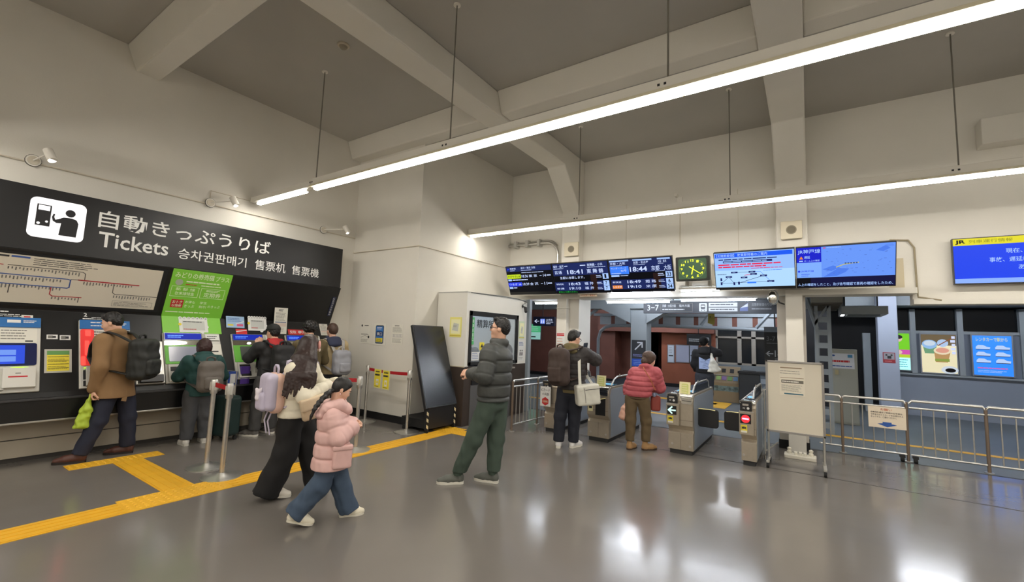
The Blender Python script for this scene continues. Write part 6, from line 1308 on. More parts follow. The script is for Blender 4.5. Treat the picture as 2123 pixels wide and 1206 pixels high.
PUFF = CL('puffer_charcoal', (62, 64, 62), .55, bump=(14, .08))
add_top(P, J, s, PUFF, pad=.047, q=(.13, .016), name='puffer_jacket', collar=(.068, -.008), shoulder=.05, waist_k=1.12, h=.0075, wrinkle=(.0008, 9), sleeve=(.95, .95))
add_legs(P, J, s, CL('jogger_green', (62, 76, 66)), r=(.115, .092, .068), wrinkle=(.004, 4.0), cuff=-.03)
for k, d in (('l', (-.97, -.1)), ('r', (-.85, .35))):
    MB().cyl(J['a' + k] + V(0, 0, .0), J['a' + k] + V(0, 0, .045), .05, MATS['cloth_jogger_green'], .054, seg=18).build('trouser_cuff', P, smooth=40)
    sh = add_shoe(P, J['a' + k], d, .285, CL('sneaker_grey', (92, 94, 88), .7), M('sole_white', (216, 212, 200), .6), laces=M('laces_grey', (60, 62, 60), .8))
m = MB()
for sx in (-1, 1):
    ring = [at(sx * .034 + .024 * math.cos(a), .098, .004 + .018 * math.sin(a)) for a in np.linspace(0, 2 * np.pi, 13)]; m.tube(ring, .0022, MATT, seg=5)
    m.tube([at(sx * .057, .096, .008), at(sx * .079, .05, .01), at(sx * .082, -.02, .006)], .0024, MATT, seg=5)
m.tube([at(-.012, .1, .008), at(.012, .1, .008)], .0022, MATT, seg=5); m.build('glasses', P)

# ---- man in the camel coat, with a black backpack and a green carrier bag
s = .99; f = V(-.8, .6, 0)
P = person('person', 'person in a camel coat with black backpack walking along the ticket machines', (-6.78, 1.74), 1.3293)
J = feet(std(dict(hd=(-.035, .03, 1.545), nk=(.012, .035, 1.43), sl=(-.10, -.11, 1.335), sr=(.14, .17, 1.345), el=(-.09, -.2, 1.05), wl=(-.125, -.13, .80), er=(.2, .24, 1.05), wr=(.06, .26, .86), hem=(.06, .0, .69), pv=(.055, .02, .88), hl=(.02, -.05, .80), hr=(.15, .08, .80), kl=(-.05, -.08, .44), kr=(.21, .08, .43), al=(-.17, -.09, .09), ar=(.235, .10, .09))), s=s)
body, R, at = add_body(P, J, s, (-.86, .35, -.38), hands=[((-.125, -.13, .80), (-.15, .02, -1), (.9, .3, 0), 1, .9, 1)])
add_hair(P, at, R, s, HAIRB)
CAMEL = CL('camel', (138, 107, 72), .85)
add_top(P, J, s, CAMEL, pad=.03, name='coat', hem_k=1.22, waist_k=1.08, collar=(.066, .0), wrinkle=(.0025, 4))
add_legs(P, J, s, CL('navy_trouser', (30, 34, 52)), r=(.1, .082, .075), wrinkle=(.003, 4))
MB().strap([J['hem'] + V(.08, -.12, .12), J['hem'] + V(.09, -.14, .0), J['hem'] + V(.085, -.15, -.04)], .05, .008, CAMEL, side=(.8, .5, 0)).build('coat_belt', P)
BRS = CL('brown_leather', (82, 46, 36), .45, bump=None)
for k, d in (('l', (-.95, .15)), ('r', (-.92, .2))): add_shoe(P, J['a' + k], d, .28, BRS, M('sole_dark', (40, 30, 26), .7), pitch=0)
worn_pack('large black backpack worn by the person in the camel coat', P, J, s, f, CL('pack_black', (34, 36, 34), .6), size=(.16, .1, .24), drop=.05, strapm=CL('pack_strap', (30, 31, 30), .6), away=.02)
t = thing('carrier_bag', 'lime green carrier bag held by the person in the camel coat', 'bag', P.location, None, P.rotation_euler.z, local=True)
LIME = CL('lime_bag', (176, 200, 62), .45, bump=(16, .2)); hp = V(-.14, -.125, .70)
b = Body(.009, .03); b.limb(hp - V(.0, 0, .0), hp - V(.02, 0, .12), .016, .045).trunk(hp - V(.02, 0, .12), hp - V(.045, 0, .30), (.05, .04), (.072, .045), (1, .2, 0)); b.noise = (.006, 7); b.build('bag_body', LIME, t)
MB().tube([hp + V(-.01, -.03, -.03), hp + V(.0, -.02, .045), hp + V(.01, .01, .05), hp + V(.01, .03, -.03)], .01, LIME, seg=6).build('bag_handle', t)

# ---- short person in the teal jacket
s = .84; f = V(-.34, .94, 0)
P = person('person', 'short person in a teal jacket with grey trousers facing green ticket machine', (-6.73, 2.66), 1.2027)
J = feet(std(dict(hd=(.0, .06, 1.265), nk=(.01, .03, 1.155), sl=(-.145, -.03, 1.07), sr=(.165, .05, 1.07), el=(-.235, .08, .87), wl=(-.12, .24, .88), er=(.25, .12, .87), wr=(.12, .26, .84), hem=(.005, 0, .625), pv=(0, 0, .72), hl=(-.08, -.02, .66), hr=(.08, .03, .66), kl=(-.085, -.02, .36), kr=(.09, .04, .36), al=(-.095, -.03, .1), ar=(.1, .06, .1))), s=s)
body, R, at = add_body(P, J, s, (-.35, .93, -.15), hands=[((-.12, .24, .88), (.1, .95, -.1), (.3, 0, -.9), .85, .5, 1)])
add_hair(P, at, R, s * 1.06, M('hair_auburn', (52, 26, 24), .45, bump=(150, .12)), 'bob')
TEALM = CL('teal', (28, 68, 66), .75)
add_top(P, J, s, TEALM, pad=.04, name='jacket', collar=(.075, .0), wrinkle=(.004, 4))
b = Body(.01, .03); n = J['nk']; b.trunk(n + V(.03, -.10, -.02), n + V(.05, -.16, -.10), (.14, .05), (.11, .045), (.94, .34, 0)); b.noise = (.003, 6); b.build('hood', TEALM, P)
add_legs(P, J, s, CL('grey_trouser', (66, 67, 70)), r=(.112, .1, .085), wrinkle=(.004, 4))
for k, d in (('l', (-.35, .93)), ('r', (-.2, .95))): add_shoe(P, J['a' + k], d, .25, CL('white_shoe', (206, 202, 194), .6), M('sole_offwhite', (196, 192, 182), .6))
worn_pack('grey brown daypack worn by the person in the teal jacket', P, J, s, f, CL('pack_greige', (98, 92, 86), .7), size=(.145, .085, .2), drop=.04, away=.01, strapm=CL('pack_greige_strap', (80, 75, 70), .7))

# ---- person in the black cap
s = .96; f = V(-.46, .89, 0)
P = person('person', 'person in a black cap and black jacket with red hood at the green machine', (-6.62, 3.46), 1.0961)
J = feet(std(dict(hd=(.045, .05, 1.475), nk=(.075, .01, 1.355), sl=(-.10, -.03, 1.26), sr=(.235, .1, 1.27), el=(-.24, .07, 1.10), wl=(-.15, .22, 1.28), er=(.30, .15, 1.02), wr=(.14, .3, 1.0), hem=(.045, 0, .775), pv=(.035, 0, .86), hl=(-.045, -.04, .78), hr=(.125, .05, .78), kl=(-.08, -.02, .43), kr=(.115, .08, .43), al=(-.095, -.03, .1), ar=(.12, .10, .1))), s=s)
body, R, at = add_body(P, J, s, (-.62, .78, -.05), hands=[((-.15, .22, 1.28), (.35, .1, .95), (.2, .9, .1), 1, .6, 1)])
add_hair(P, at, R, s, HAIRB)
b = Body(.008, .02); b.blob(at(0, -.008, .055), V(.092, .108, .09) * s, R); b.cut(at(0, 0, .035), -R[2] - R[1] * .1); b.limb(at(-.03, .09, .04), at(.03, .09, .04), .03, .03).cut(at(0, 0, .02), -R[2]); cp = b.build('cap', CL('cap_black', (26, 27, 28), .7), P)
b = Body(.007, .01); b.trunk(at(0, .09, .04), at(0, .16, .03), (.065, .01), (.05, .008), R[0]); o = b.build('cap_peak', MATS['cloth_cap_black'], P)
BLKJ = CL('jacket_black', (34, 34, 36), .7)
add_top(P, J, s, BLKJ, pad=.03, name='jacket', wrinkle=(.003, 4))
b = Body(.009, .03); n = J['nk']; b.trunk(n + V(-.01, -.05, .015), n + V(.02, -.10, -.07), (.085, .04), (.09, .04), (.9, .4, 0)); b.limb(n + V(-.07, .03, .0), n + V(.08, .04, -.01), .045, .045); b.build('red_hood', CL('red_hood', (172, 40, 42), .8), P)
add_legs(P, J, s, CL('charcoal_trouser', (62, 61, 60)), r=(.105, .088, .08), wrinkle=(.004, 4))
for k, d in (('l', (-.8, .45)), ('r', (-.6, .8))): add_shoe(P, J['a' + k], d, .28, CL('shoe_grey', (96, 92, 88), .7), MATS['sole_white'], laces=MATS['laces_grey'])
worn_pack('black backpack worn by the person in the black cap', P, J, s, f, CL('pack_jet', (30, 30, 32), .65), size=(.15, .09, .22), drop=.02, away=.0)

# ---- two people by the last green machine
def plain_legs(x, y, z=.87):
    return dict(pv=(x, y, z), hl=(x - .085, y - .02, z - .07), hr=(x + .085, y + .02, z - .07), kl=(x - .09, y - .02, .46), kr=(x + .09, y + .02, .46), al=(x - .095, y - .03, .1), ar=(x + .095, y + .03, .1))
s = .97; f = V(-.53, .85, 0)
P = person('person', 'person with bushy black hair in an olive jacket at the last green machine', (-6.392, 4.063), 1.0046)
J = feet(std(dict(hd=(-.105, .03, 1.54), nk=(-.075, .0, 1.40), sl=(-.24, -.07, 1.30), sr=(.09, .08, 1.30), el=(-.3, .08, 1.06), wl=(-.26, .3, 1.05), er=(.14, .2, 1.06), wr=(-.0, .36, 1.05), hem=(-.06, 0, .80), **plain_legs(-.06, 0))), s=s)
body, R, at = add_body(P, J, s, (-.5, .85, -.12))
add_hair(P, at, R, s * 1.02, HAIRB, 'afro')
add_top(P, J, s, CL('olive_jacket', (96, 84, 56), .8), pad=.03, name='jacket', collar=(.075, .01)); add_legs(P, J, s, CL('dark_trouser', (44, 44, 48)))
for k in 'lr': add_shoe(P, J['a' + k], f, .27, CL('shoe_black', (30, 30, 30), .6), MATS['sole_dark'])
s = .97
P = person('person', 'brown haired person in a beige jacket with navy hood nearest the corner wall', (-6.62, 4.56), .9876)
J = feet(std(dict(hd=(-.06, .03, 1.535), nk=(-.045, .0, 1.40), sl=(-.2, -.06, 1.30), sr=(.13, .08, 1.30), el=(-.26, .08, 1.05), wl=(-.22, .28, 1.05), er=(.19, .18, 1.05), wr=(.06, .34, 1.05), hem=(-.03, 0, .82), **plain_legs(-.03, 0))), s=s)
body, R, at = add_body(P, J, s, (-.5, .85, -.1)); add_hair(P, at, R, s, HAIRBR, 'back')
add_top(P, J, s, CL('beige_jacket', (196, 176, 136), .8), pad=.03, name='jacket', wrinkle=(.003, 5)); add_legs(P, J, s, MATS['cloth_dark_trouser'])
b = Body(.01, .03); n = J['nk']; b.trunk(n + V(.02, -.08, .0), n + V(.05, -.14, -.09), (.12, .05), (.11, .045), (.9, .3, 0)); b.limb(n + V(-.07, .02, .0), n + V(.08, .04, -.01), .05, .05); b.build('navy_hood', CL('navy_hood', (48, 54, 78), .8), P)
for k in 'lr': add_shoe(P, J['a' + k], f, .27, MATS['cloth_shoe_black'], MATS['sole_dark'])
worn_pack('pale grey backpack worn by the person in the beige jacket', P, J, s, f, CL('pack_grey', (150, 152, 160), .7), size=(.15, .09, .2), drop=.12, away=.0, strapm=CL('pack_grey_strap', (176, 172, 168), .7))

# ---- woman in the ivory jacket
s = .92; f = V(.8, .6, 0)
P = person('person', 'person with long dark hair in an ivory jacket and wide black trousers, walking', (-4.066, 2.489), 1.0215)
J = feet(std(dict(hd=(.03, .05, 1.39), nk=(.01, .02, 1.27), sl=(.05, .17, 1.18), sr=(-.09, -.13, 1.175), el=(.16, .26, .96), wl=(.30, .16, 1.03), er=(.02, -.21, .94), wr=(.22, -.06, 1.02), hem=(-.045, 0, .735), pv=(-.045, 0, .79), hl=(-.0, .07, .73), hr=(-.085, -.06, .74), kl=(.095, .09, .41), kr=(-.10, -.07, .42), al=(.19, .10, .1), ar=(-.215, -.06, .13))), s=s, lift=(.0, .03))
body, R, at = add_body(P, J, s, (.55, .83, -.12), hands=[((.22, -.06, 1.02), (.85, .25, .3), (0, .3, -.9), .9, .6, 1), ((.30, .16, 1.03), (.7, -.5, .3), (0, -.3, -.9), .9, .6, -1)])
IVORY = CL('ivory', (226, 219, 198), .75, bump=(40, .08))
add_top(P, J, s, IVORY, pad=.032, q=(.10, .006), name='quilted_jacket', wrinkle=(.0011, 6), hem_k=1.1, h=.009, waist_k=1.08)
b = Body(.0062, .025); b.blob(at(0, -.012, .04), V(.086, .106, .094) * s, R); b.cut(at(0, .058, .045), R[1] * .88 - R[2] * .45)
b.trunk(at(0, -.03, .02), V(-.01, -.07, 1.27), (.092, .085), (.118, .085), R[0]).trunk(V(-.01, -.07, 1.27), V(-.02, -.205, 1.11), (.115, .085), (.122, .06), V(.98, .15, 0))
rd = random.Random(5)
for i in range(27):
    x = -.12 + .24 * i / 26; p0 = V(-.02, -.232, 1.15) + V(.98, .15, 0) * x; p1 = p0 + V(-.014, -.028, -.13 - .09 * rd.random()) + V(.98, .15, 0) * (x * .15 + rd.uniform(-.012, .012)); b.limb(p0, p1, .017, .006, .006)
b.noise = (.0014, 20)
b.build('long_hair', HAIRD, P)
MB().ell(at(.106, .005, .02), (.014, .024, .045), M('clip_pink', (226, 160, 150), .4), 10, 8).ell(at(.11, .015, -.03), (.01, .014, .02), M('clip_cream', (236, 214, 200), .4), 8, 6).build('hair_clip', P, smooth=0)
BLKT = CL('black_trouser', (22, 21, 22), .85)
add_legs(P, J, s, BLKT, r=(.115, .115, .125), wrinkle=(.005, 3.4), cuff=.085, ext=.06, name='wide_trousers')
for k, d, pt in (('l', (.97, .25), 0), ('r', (.97, .15), 8)): add_shoe(P, J['a' + k], d, .25, CL('shoe_offwhite', (214, 208, 196), .6), MATS['sole_white'], pitch=pt, laces=M('laces_white', (200, 196, 186), .8))
Q = dict(J); 
LIL = CL('lilac', (190, 182, 202), .65); PEA = CL('peach', (226, 188, 170), .65)
t = thing('school_backpack', 'lilac and peach backpack carried on the back of the person in the ivory jacket', 'backpack', P.location, None, P.rotation_euler.z, local=True)
fk = nrm(V(.93, .36, 0)); c = V(-.235, -.07, .965); up = V(0, 0, 1); rt = V(fk[1], -fk[0], 0); RR = np.stack((rt, fk, up))
b = Body(.009, .03); b.brick(c, V(.125, .07, .18), .065, RR); b.noise = (.002, 6); b.build('bag_body', PEA, t)
b = Body(.009, .03); b.brick(c - fk * .05 + V(0, 0, .01), V(.128, .06, .17), .055, RR); b.build('back_panel', LIL, t)
b = Body(.008, .02); b.brick(c - fk * .1 - V(0, 0, .07), V(.09, .04, .085), .035, RR); b.build('front_pocket', LIL, t)
MB().tube([c + up * z + rt * x for x, z in ((-.05, .175), (-.05, .225), (-.025, .25), (.025, .25), (.05, .225), (.05, .175))], .011, LIL, seg=8).build('top_handle', t, smooth=0)
b = Body(.007, .015); q = c - fk * .135 + V(0, 0, .01) - rt * .0; b.blob(q, (.028, .028, .03)).blob(q + V(-.02, 0, .03), (.012, .012, .016)).blob(q + V(.02, 0, .03), (.012, .012, .016)).blob(q - V(0, 0, .045), (.03, .028, .032)); b.build('plush_charm', M('charm_white', (222, 214, 220), .8), t)
for x in (-.07, .02): MB().strap([c - up * .17 + rt * x - fk * .02, c - up * .25 + rt * (x + .01) - fk * .05, c - up * .37 + rt * (x + .03) - fk * .03], .025, .006, LIL, side=rt).build('strap_end', t)
for sx in (-1, 1):
    S = J['sl'] if sx < 0 else J['sr']; C0 = (J['sl'] + J['sr']) / 2; ip = lerp(S, C0, .35)
    MB().strap([c + up * .15 + rt * .05 * sx + fk * .07, ip - f * .1 + V(0, 0, .08), ip + V(0, 0, .108), ip + f * .11 + V(0, 0, .05), ip + f * .16 - V(0, 0, .1), lerp(ip, S, .9) + f * .03 - V(0, 0, .28), c - up * .13 + rt * .1 * sx + fk * .05], .045, .012, LIL, side=rt).build('shoulder_strap', t, smooth=40)
t = thing('crossbody_bag', 'beige crossbody bag at the hip of the person in the ivory jacket', 'bag', P.location, None, P.rotation_euler.z, local=True)
BEI = CL('beige_leather', (190, 168, 138), .45, bump=None); c = V(.105, -.235, .845); rb = nrm(V(.95, .28, 0)); RB = np.stack((rb, V(-rb[1], rb[0], 0), V(0, 0, 1)))
rot = Matrix.Rotation(-.25, 3, Vector(RB[1])); RB2 = np.array([list(rot @ Vector(r)) for r in RB])
b = Body(.008, .01); b.brick(c, V(.115, .035, .10), .02, RB2); b.build('bag_body', BEI, t)
b = Body(.008, .01); b.brick(c + RB2[2] * .045 - RB2[1] * .012, V(.117, .036, .058), .018, RB2); b.build('bag_flap', CL('beige_flap', (206, 186, 156), .4, bump=None), t)
MB().cyl(c - RB2[1] * .05 + RB2[2] * .0, c - RB2[1] * .056 + RB2[2] * .0, .012, M('gold', (200, 160, 90), .25, metal=1)).build('clasp', t)
C0 = (J['sl'] + J['sr']) / 2
MB().strap([c + RB2[0] * -.11 + RB2[2] * .08, V(-.04, -.222, 1.02), V(-.055, -.205, 1.12), V(-.045, -.12, 1.262), V(-.0, .02, 1.275), V(.05, .1, 1.25), V(.13, .16, 1.10)], .022, .006, BEI, side=(.7, .0, .7)).build('strap', t, smooth=40)

# ---- child in the pink puffer coat
s = .68; f = V(.99, .05, 0)
P = person('person', 'child with a long plait in a pink puffer coat and jeans, walking', (-3.364, 2.309), .9693)
J = feet(std(dict(hd=(.088, .02, 1.06), nk=(.055, .01, .955), sl=(.06, .11, .86), sr=(.03, -.105, .865), el=(.13, .16, .69), wl=(.19, .05, .76), er=(.085, -.165, .685), wr=(.185, -.045, .745), hem=(.045, 0, .435), pv=(.05, 0, .56), hl=(.085, .05, .49), hr=(.04, -.05, .50), kl=(.135, .05, .265), kr=(-.035, -.06, .29), al=(.205, .055, .08), ar=(-.185, -.065, .12))), s=.8, lift=(0, .055))
body, R, at = add_body(P, J, s, (.86, .10, -.5), hands=[((.195, -.045, .75), (.8, .35, .35), (0, .6, -.5), .72, .8, 1), ((.2, .05, .765), (.75, -.45, .3), (0, -.6, -.5), .72, .8, -1)])
S8 = hs(s); b = Body(.007, .02); b.blob(at(0, -.014, .042), V(.08, .102, .091) * S8, R).blob(at(0, -.05, -.0), V(.072, .056, .07) * S8, R); b.cut(at(0, .062, .055), R[1] * .82 - R[2] * .5); b.noise = (.0012, 30); b.limb(at(.07, .02, .03), at(.074, .008, -.005), .013, .01).limb(at(-.07, .02, .03), at(-.074, .008, -.005), .013, .01); b.build('hair', HAIRB, P)
b = Body(.006, .008); B = [V(.012, .0, 1.055), V(-.02, -.03, 1.035), V(-.05, -.06, 1.005), V(-.075, -.075, .975), V(-.095, -.085, .945), V(-.11, -.09, .915)]
for i in range(len(B) - 1):
    for sg in (-1, 1):
        m = lerp(B[i], B[i + 1], .5); w = V(.3, -.3, .1) * .045 * sg; b.limb(B[i] + w, B[i + 1] - w, .019 - .0016 * i, .017 - .0016 * i)
b.limb(B[-1], B[-1] + V(-.02, 0, -.05), .015, .012).limb(B[-1] + V(-.02, 0, -.05), B[-1] + V(-.035, .0, -.12), .014, .003); b.build('plait', HAIRB, P)
PINK = CL('pink_puffer', (214, 174, 168), .6, bump=(14, .08))
add_top(P, J, s, PINK, pad=.052, q=(.105, .011), name='puffer_coat', hem_k=1.2, wrinkle=(.0015, 5), h=.006, shoulder=.05, sleeve=(.77, 1.15), waist_k=1.1, aq=.8)
b = Body(.008, .03); n = J['nk']; b.trunk(n + V(-.07, -.005, -.035), n + V(-.125, -.01, -.095), (.135, .05), (.12, .048), (0, 1, 0)).chain([n + V(-.07, -.09, -.03), n + V(.02, -.085, -.015), n + V(.085, -.04, -.06), n + V(.085, .05, -.06), n + V(.02, .09, -.015), n + V(-.07, .09, -.03)], [.048, .044, .038, .038, .044, .048]); b.limb(n - V(0, 0, .06), n + V(.01, 0, .0), .075, .07); b.limb(n + V(.01, 0, .03), n + V(.02, 0, .2), .055, .08, .012, sub=True); b.noise = (.0018, 11); b.build('hood', PINK, P)
MB().ell(n + V(.115, -.045, -.065), (.016, .012, .03), M('fleece_white', (226, 220, 208), .9), 8, 6).build('lining_edge', P, smooth=0)
b = Body(.007, .015); b.brick(V(.125, -.165, .535), V(.075, .03, .08), .02, np.stack((nrm(V(.96, .2, 0)), nrm(V(-.2, .96, 0)), V(0, 0, 1)))); b.noise = (.001, 8); b.build('coat_pocket', PINK, P)
b = Body(.007, .012); b.brick(V(.125, -.175, .622), V(.08, .03, .022), .014, np.stack((nrm(V(.96, .2, 0)), nrm(V(-.2, .96, 0)), V(0, 0, 1)))); b.build('pocket_flap', PINK, P)
JEAN = CL('denim', (64, 80, 100), .85, noise=(5, .18))
add_legs(P, J, s, JEAN, r=(.12, .118, .118), wrinkle=(.005, 5), name='jeans', cuff=.05, ext=.035, h=.009)
for k, d, pt in (('l', (1, .05), 0), ('r', (1, .02), 16)): add_shoe(P, J['a' + k] - V(.02, 0, 0), d, .205, CL('shoe_cream', (222, 214, 192), .6), M('sole_cream', (226, 220, 202), .6), pitch=pt, wide=1.25, laces=MATS['laces_white'])
MB().ell(at(.083, -.0, -.045), (.006, .006, .008), M('earring', (236, 190, 190), .3), 8, 6).build('earring', P, smooth=0)

# ---- person with the dark brown backpack at the gates
s = .99; f = V(.44, .9, 0)
P = person('person', 'person with dark brown backpack looking at a phone by the left gates', (-2.926, 5.852), .4636)
J = feet(std(dict(hd=(.09, .04, 1.555), nk=(.078, .0, 1.43), sl=(-.1, .03, 1.345), sr=(.25, -.04, 1.345), el=(-.19, .16, 1.10), wl=(.06, .33, 1.22), er=(.41, .09, 1.255), wr=(.30, .28, 1.295), hem=(.075, 0, .83), pv=(.065, 0, .88), hl=(-.035, .02, .80), hr=(.15, -.02, .80), kl=(-.085, .0, .44), kr=(.118, .03, .44), al=(-.098, 0, .1), ar=(.11, .06, .1))), s=s)
body, R, at = add_body(P, J, s, (.72, .66, -.3), hands=[((.30, .28, 1.295), (-.15, .3, .65), (-.8, .2, -.3), 1, .7, 1)])
add_hair(P, at, R, s, HAIRB); m = MB()
for sx in (-1, 1): m.tube([at(sx * .034 + .023 * math.cos(a), .098, .004 + .018 * math.sin(a)) for a in np.linspace(0, 2 * np.pi, 11)], .0024, MATT, seg=5).tube([at(sx * .057, .096, .008), at(sx * .08, .03, .01), at(sx * .082, -.02, .006)], .0026, MATT, seg=5)
m.build('glasses', P)
DK = CL('jacket_umber', (50, 46, 46), .7); OLV = CL('hoodie_olive', (112, 100, 68), .85)
add_top(P, J, s, DK, pad=.045, q=(.08, .009), name='padded_jacket', h=.009, wrinkle=(.002, 8), waist_k=1.08)
b = Body(.01, .03); n = J['nk']; b.trunk(n + V(-.03, -.05, .02), n + V(-.05, -.10, -.06), (.11, .05), (.12, .045), (.9, -.42, 0)).limb(n + V(-.08, .03, .01), n + V(.08, .03, .0), .05, .045); b.noise = (.003, 8); b.build('hood', OLV, P)
H2 = dict(J); H2['hem'] = J['hem'] - V(0, 0, .05); b = Body(.011, .03); b.trunk(J['hem'] - V(0, 0, .09), J['pv'] + V(0, 0, .06), (.18, .14), (.17, .13), J['sr'] - J['sl']); b.cut(J['hem'] - V(0, 0, .05), (0, 0, -1)); b.build('hoodie_hem', OLV, P)
add_legs(P, J, s, CL('navy_black', (26, 29, 40)), r=(.11, .088, .078), wrinkle=(.003, 4))
for k, d in (('l', (.05, 1)), ('r', (.6, .8))): add_shoe(P, J['a' + k], d, .28, CL('shoe_white', (226, 224, 222), .55), MATS['sole_white'], laces=M('laces_pale', (190, 188, 184), .8))
PB = CL('pack_umber', (62, 48, 42), .7); worn_pack('large dark brown backpack worn by the person looking at a phone', P, J, s, f, PB, size=(.15, .115, .265), drop=.03, away=.01, side=-.05, lean=-.04, rd=.1)
t = thing('shoulder_bag', 'silvery white shoulder bag hanging at the side of the person looking at a phone', 'bag', P.location, None, P.rotation_euler.z, local=True)
WB = CL('bag_silver', (206, 204, 192), .4, bump=None); c = V(.285, -.2, .79); rb = nrm(V(.95, .3, .12)); fb_ = nrm(np.cross(V(0, 0, 1), rb)); RB = np.stack((rb, fb_, np.cross(rb, fb_)))
b = Body(.009, .015); b.brick(c, V(.165, .085, .142), .03, RB); b.noise = (.0015, 6); b.build('bag_body', WB, t)
MB().tube([c + RB[0] * x - RB[1] * .088 + RB[2] * z for x, z in ((-.06, .1), (-.06, -.1))], .004, INKG, seg=5).tube([c + RB[0] * x - RB[1] * .089 + RB[2] * .075 for x in (-.05, .15)], .004, INK, seg=5).build('zip', t)
b = Body(.008, .01); b.brick(c + RB[2] * .09 - RB[1] * .0 - RB[0] * .11, V(.035, .088, .03), .01, RB); b.build('strap_tab', WB, t)
MB().strap([c + RB[2] * .1 - RB[0] * .1 - RB[1] * .02, V(.17, -.2, 1.1), V(.165, -.14, 1.28), V(.165, -.08, 1.40), V(.17, .02, 1.43), V(.19, .12, 1.3), V(.3, .14, 1.0), c + RB[2] * .1 + RB[0] * .12 + RB[1] * .05], .04, .012, WB, side=(1, .1, 0)).build('strap', t, smooth=40)
t = thing('smartphone', 'dark phone held up by the person with the dark brown backpack', 'phone', P.location, None, P.rotation_euler.z, local=True)
pc = Vector((.265, .33, 1.43)); b = MB().rrect(Fr(pc, (.75, -.5, .1), (.15, .35, .9)), -.036, -.07, .036, .07, .01, -.004, .004, DARK); b.build('case', t); MB().rrect(Fr(pc, (.75, -.5, .1), (.15, .35, .9)), -.033, -.066, .033, .066, .008, .0045, None, M('phone_glass', (40, 46, 56), .15, emit=.3)).build('display', t)

# ---- person in the coral puffer coat
s = .85; f = V(.55, .83, 0)
P = person('person', 'stooping person in a coral red padded coat and brown trousers at the gates', (-2.065, 6.45), .3034)
J = feet(std(dict(hd=(.15, .08, 1.285), nk=(.095, .03, 1.17), sl=(-.06, .08, 1.085), sr=(.225, -.02, 1.11), el=(-.14, .12, .86), wl=(-.17, .06, .70), er=(.285, .08, .90), wr=(.20, .27, .86), hem=(-.02, 0, .76), pv=(-.02, 0, .80), hl=(-.105, .02, .73), hr=(.065, -.01, .73), kl=(-.11, .0, .41), kr=(.105, .04, .41), al=(-.118, 0, .1), ar=(.1, .06, .1))), s=s)
body, R, at = add_body(P, J, s, (.72, .6, -.34), hands=[((-.17, .06, .70), (-.15, 0, -1), (1, .2, 0), .85, .9, 1), ((.20, .27, .86), (-.2, .9, -.1), (-.6, 0, -.6), .85, .7, -1)])
add_hair(P, at, R, s * 1.05, HAIRBR, 'back')
b = Body(.008, .02); b.blob(at(0, -.11, -.06), V(.06, .05, .06) * s, R).blob(at(0, -.03, .04), V(.112, .122, .108) * s, R).blob(at(0, -.03, -.03), V(.10, .085, .085) * s, R); b.cut(at(0, .056, .05), R[1] * .85 - R[2] * .5); b.noise = (.002, 24); b.build('bun', HAIRBR, P)
CORAL = CL('coral', (174, 82, 90), .65)
add_top(P, J, s, CORAL, pad=.05, q=(.07, .011), name='padded_coat', collar=(.064, .0), wrinkle=(.0018, 9), hem_k=1.0, h=.008, waist_k=1.1)
add_legs(P, J, s, CL('brown_trouser', (96, 80, 56), .85), r=(.108, .088, .07), wrinkle=(.003, 5), cuff=-.05)
b = Body(.011, .03); b.trunk(J['hem'] - V(0, 0, .06), J['hem'] + V(0, 0, .02), (.165, .125), (.15, .11), J['sr'] - J['sl']); b.cut(J['hem'] - V(0, 0, .035), (0, 0, -1)); b.build('jumper_hem', CL('jumper_brown', (92, 74, 54), .85), P)
MB().strap([J['nk'] + V(-.06, .02, .075), J['nk'] + V(-.02, -.13, -.02), J['nk'] + V(.06, -.165, -.14), J['nk'] + V(.13, -.12, -.3)], .012, .006, M('strap_tan', (170, 100, 60), .6), side=(.6, 0, .6)).build('bag_cord', P)
TAN = CL('tan_boot', (162, 126, 84), .8)
for k, d in (('l', (.4, .9)), ('r', (.8, .6))): add_shoe(P, J['a' + k], d, .25, TAN, M('sole_brown', (70, 52, 40), .7), high=.06, name='boot', wide=1.15)
t = thing('carrier_bag', 'pale peach bag held at the left side of the person in the coral coat', 'bag', P.location, None, P.rotation_euler.z, local=True)
b = Body(.009, .02); hp = V(-.19, .055, .63); b.limb(hp, hp - V(.01, 0, .06), .02, .04).trunk(hp - V(.01, 0, .06), hp - V(.025, 0, .19), (.05, .06), (.065, .08), (1, 0, 0)); b.noise = (.004, 8); b.build('bag_body', CL('peach_bag', (214, 168, 148), .6), t); MB().tube([hp + V(0, -.03, -.03), hp + V(.01, -.02, .04), hp + V(.01, .02, .04), hp + V(0, .03, -.03)], .008, MATS['cloth_peach_bag'], seg=6).build('bag_handle', t)
t = thing('shoulder_bag', 'rust red shoulder bag hanging in front of the person in the coral coat', 'bag', P.location, None, P.rotation_euler.z, local=True)
b = Body(.009, .02); b.brick(V(.235, .16, .66), V(.07, .07, .11), .03, None); b.build('bag_body', CL('rust_bag', (150, 66, 56), .5), t); MB().strap([V(.22, .1, .75), V(.19, .0, .95), V(.17, .05, 1.15), V(.15, .13, 1.1)], .02, .008, MATS['cloth_rust_bag'], side=(1, 0, 0)).build('strap', t); MB().ell((.215, .075, .79), (.028, .028, .035), M('charm_blue', (150, 160, 190), .6)).build('charm', t, smooth=0)

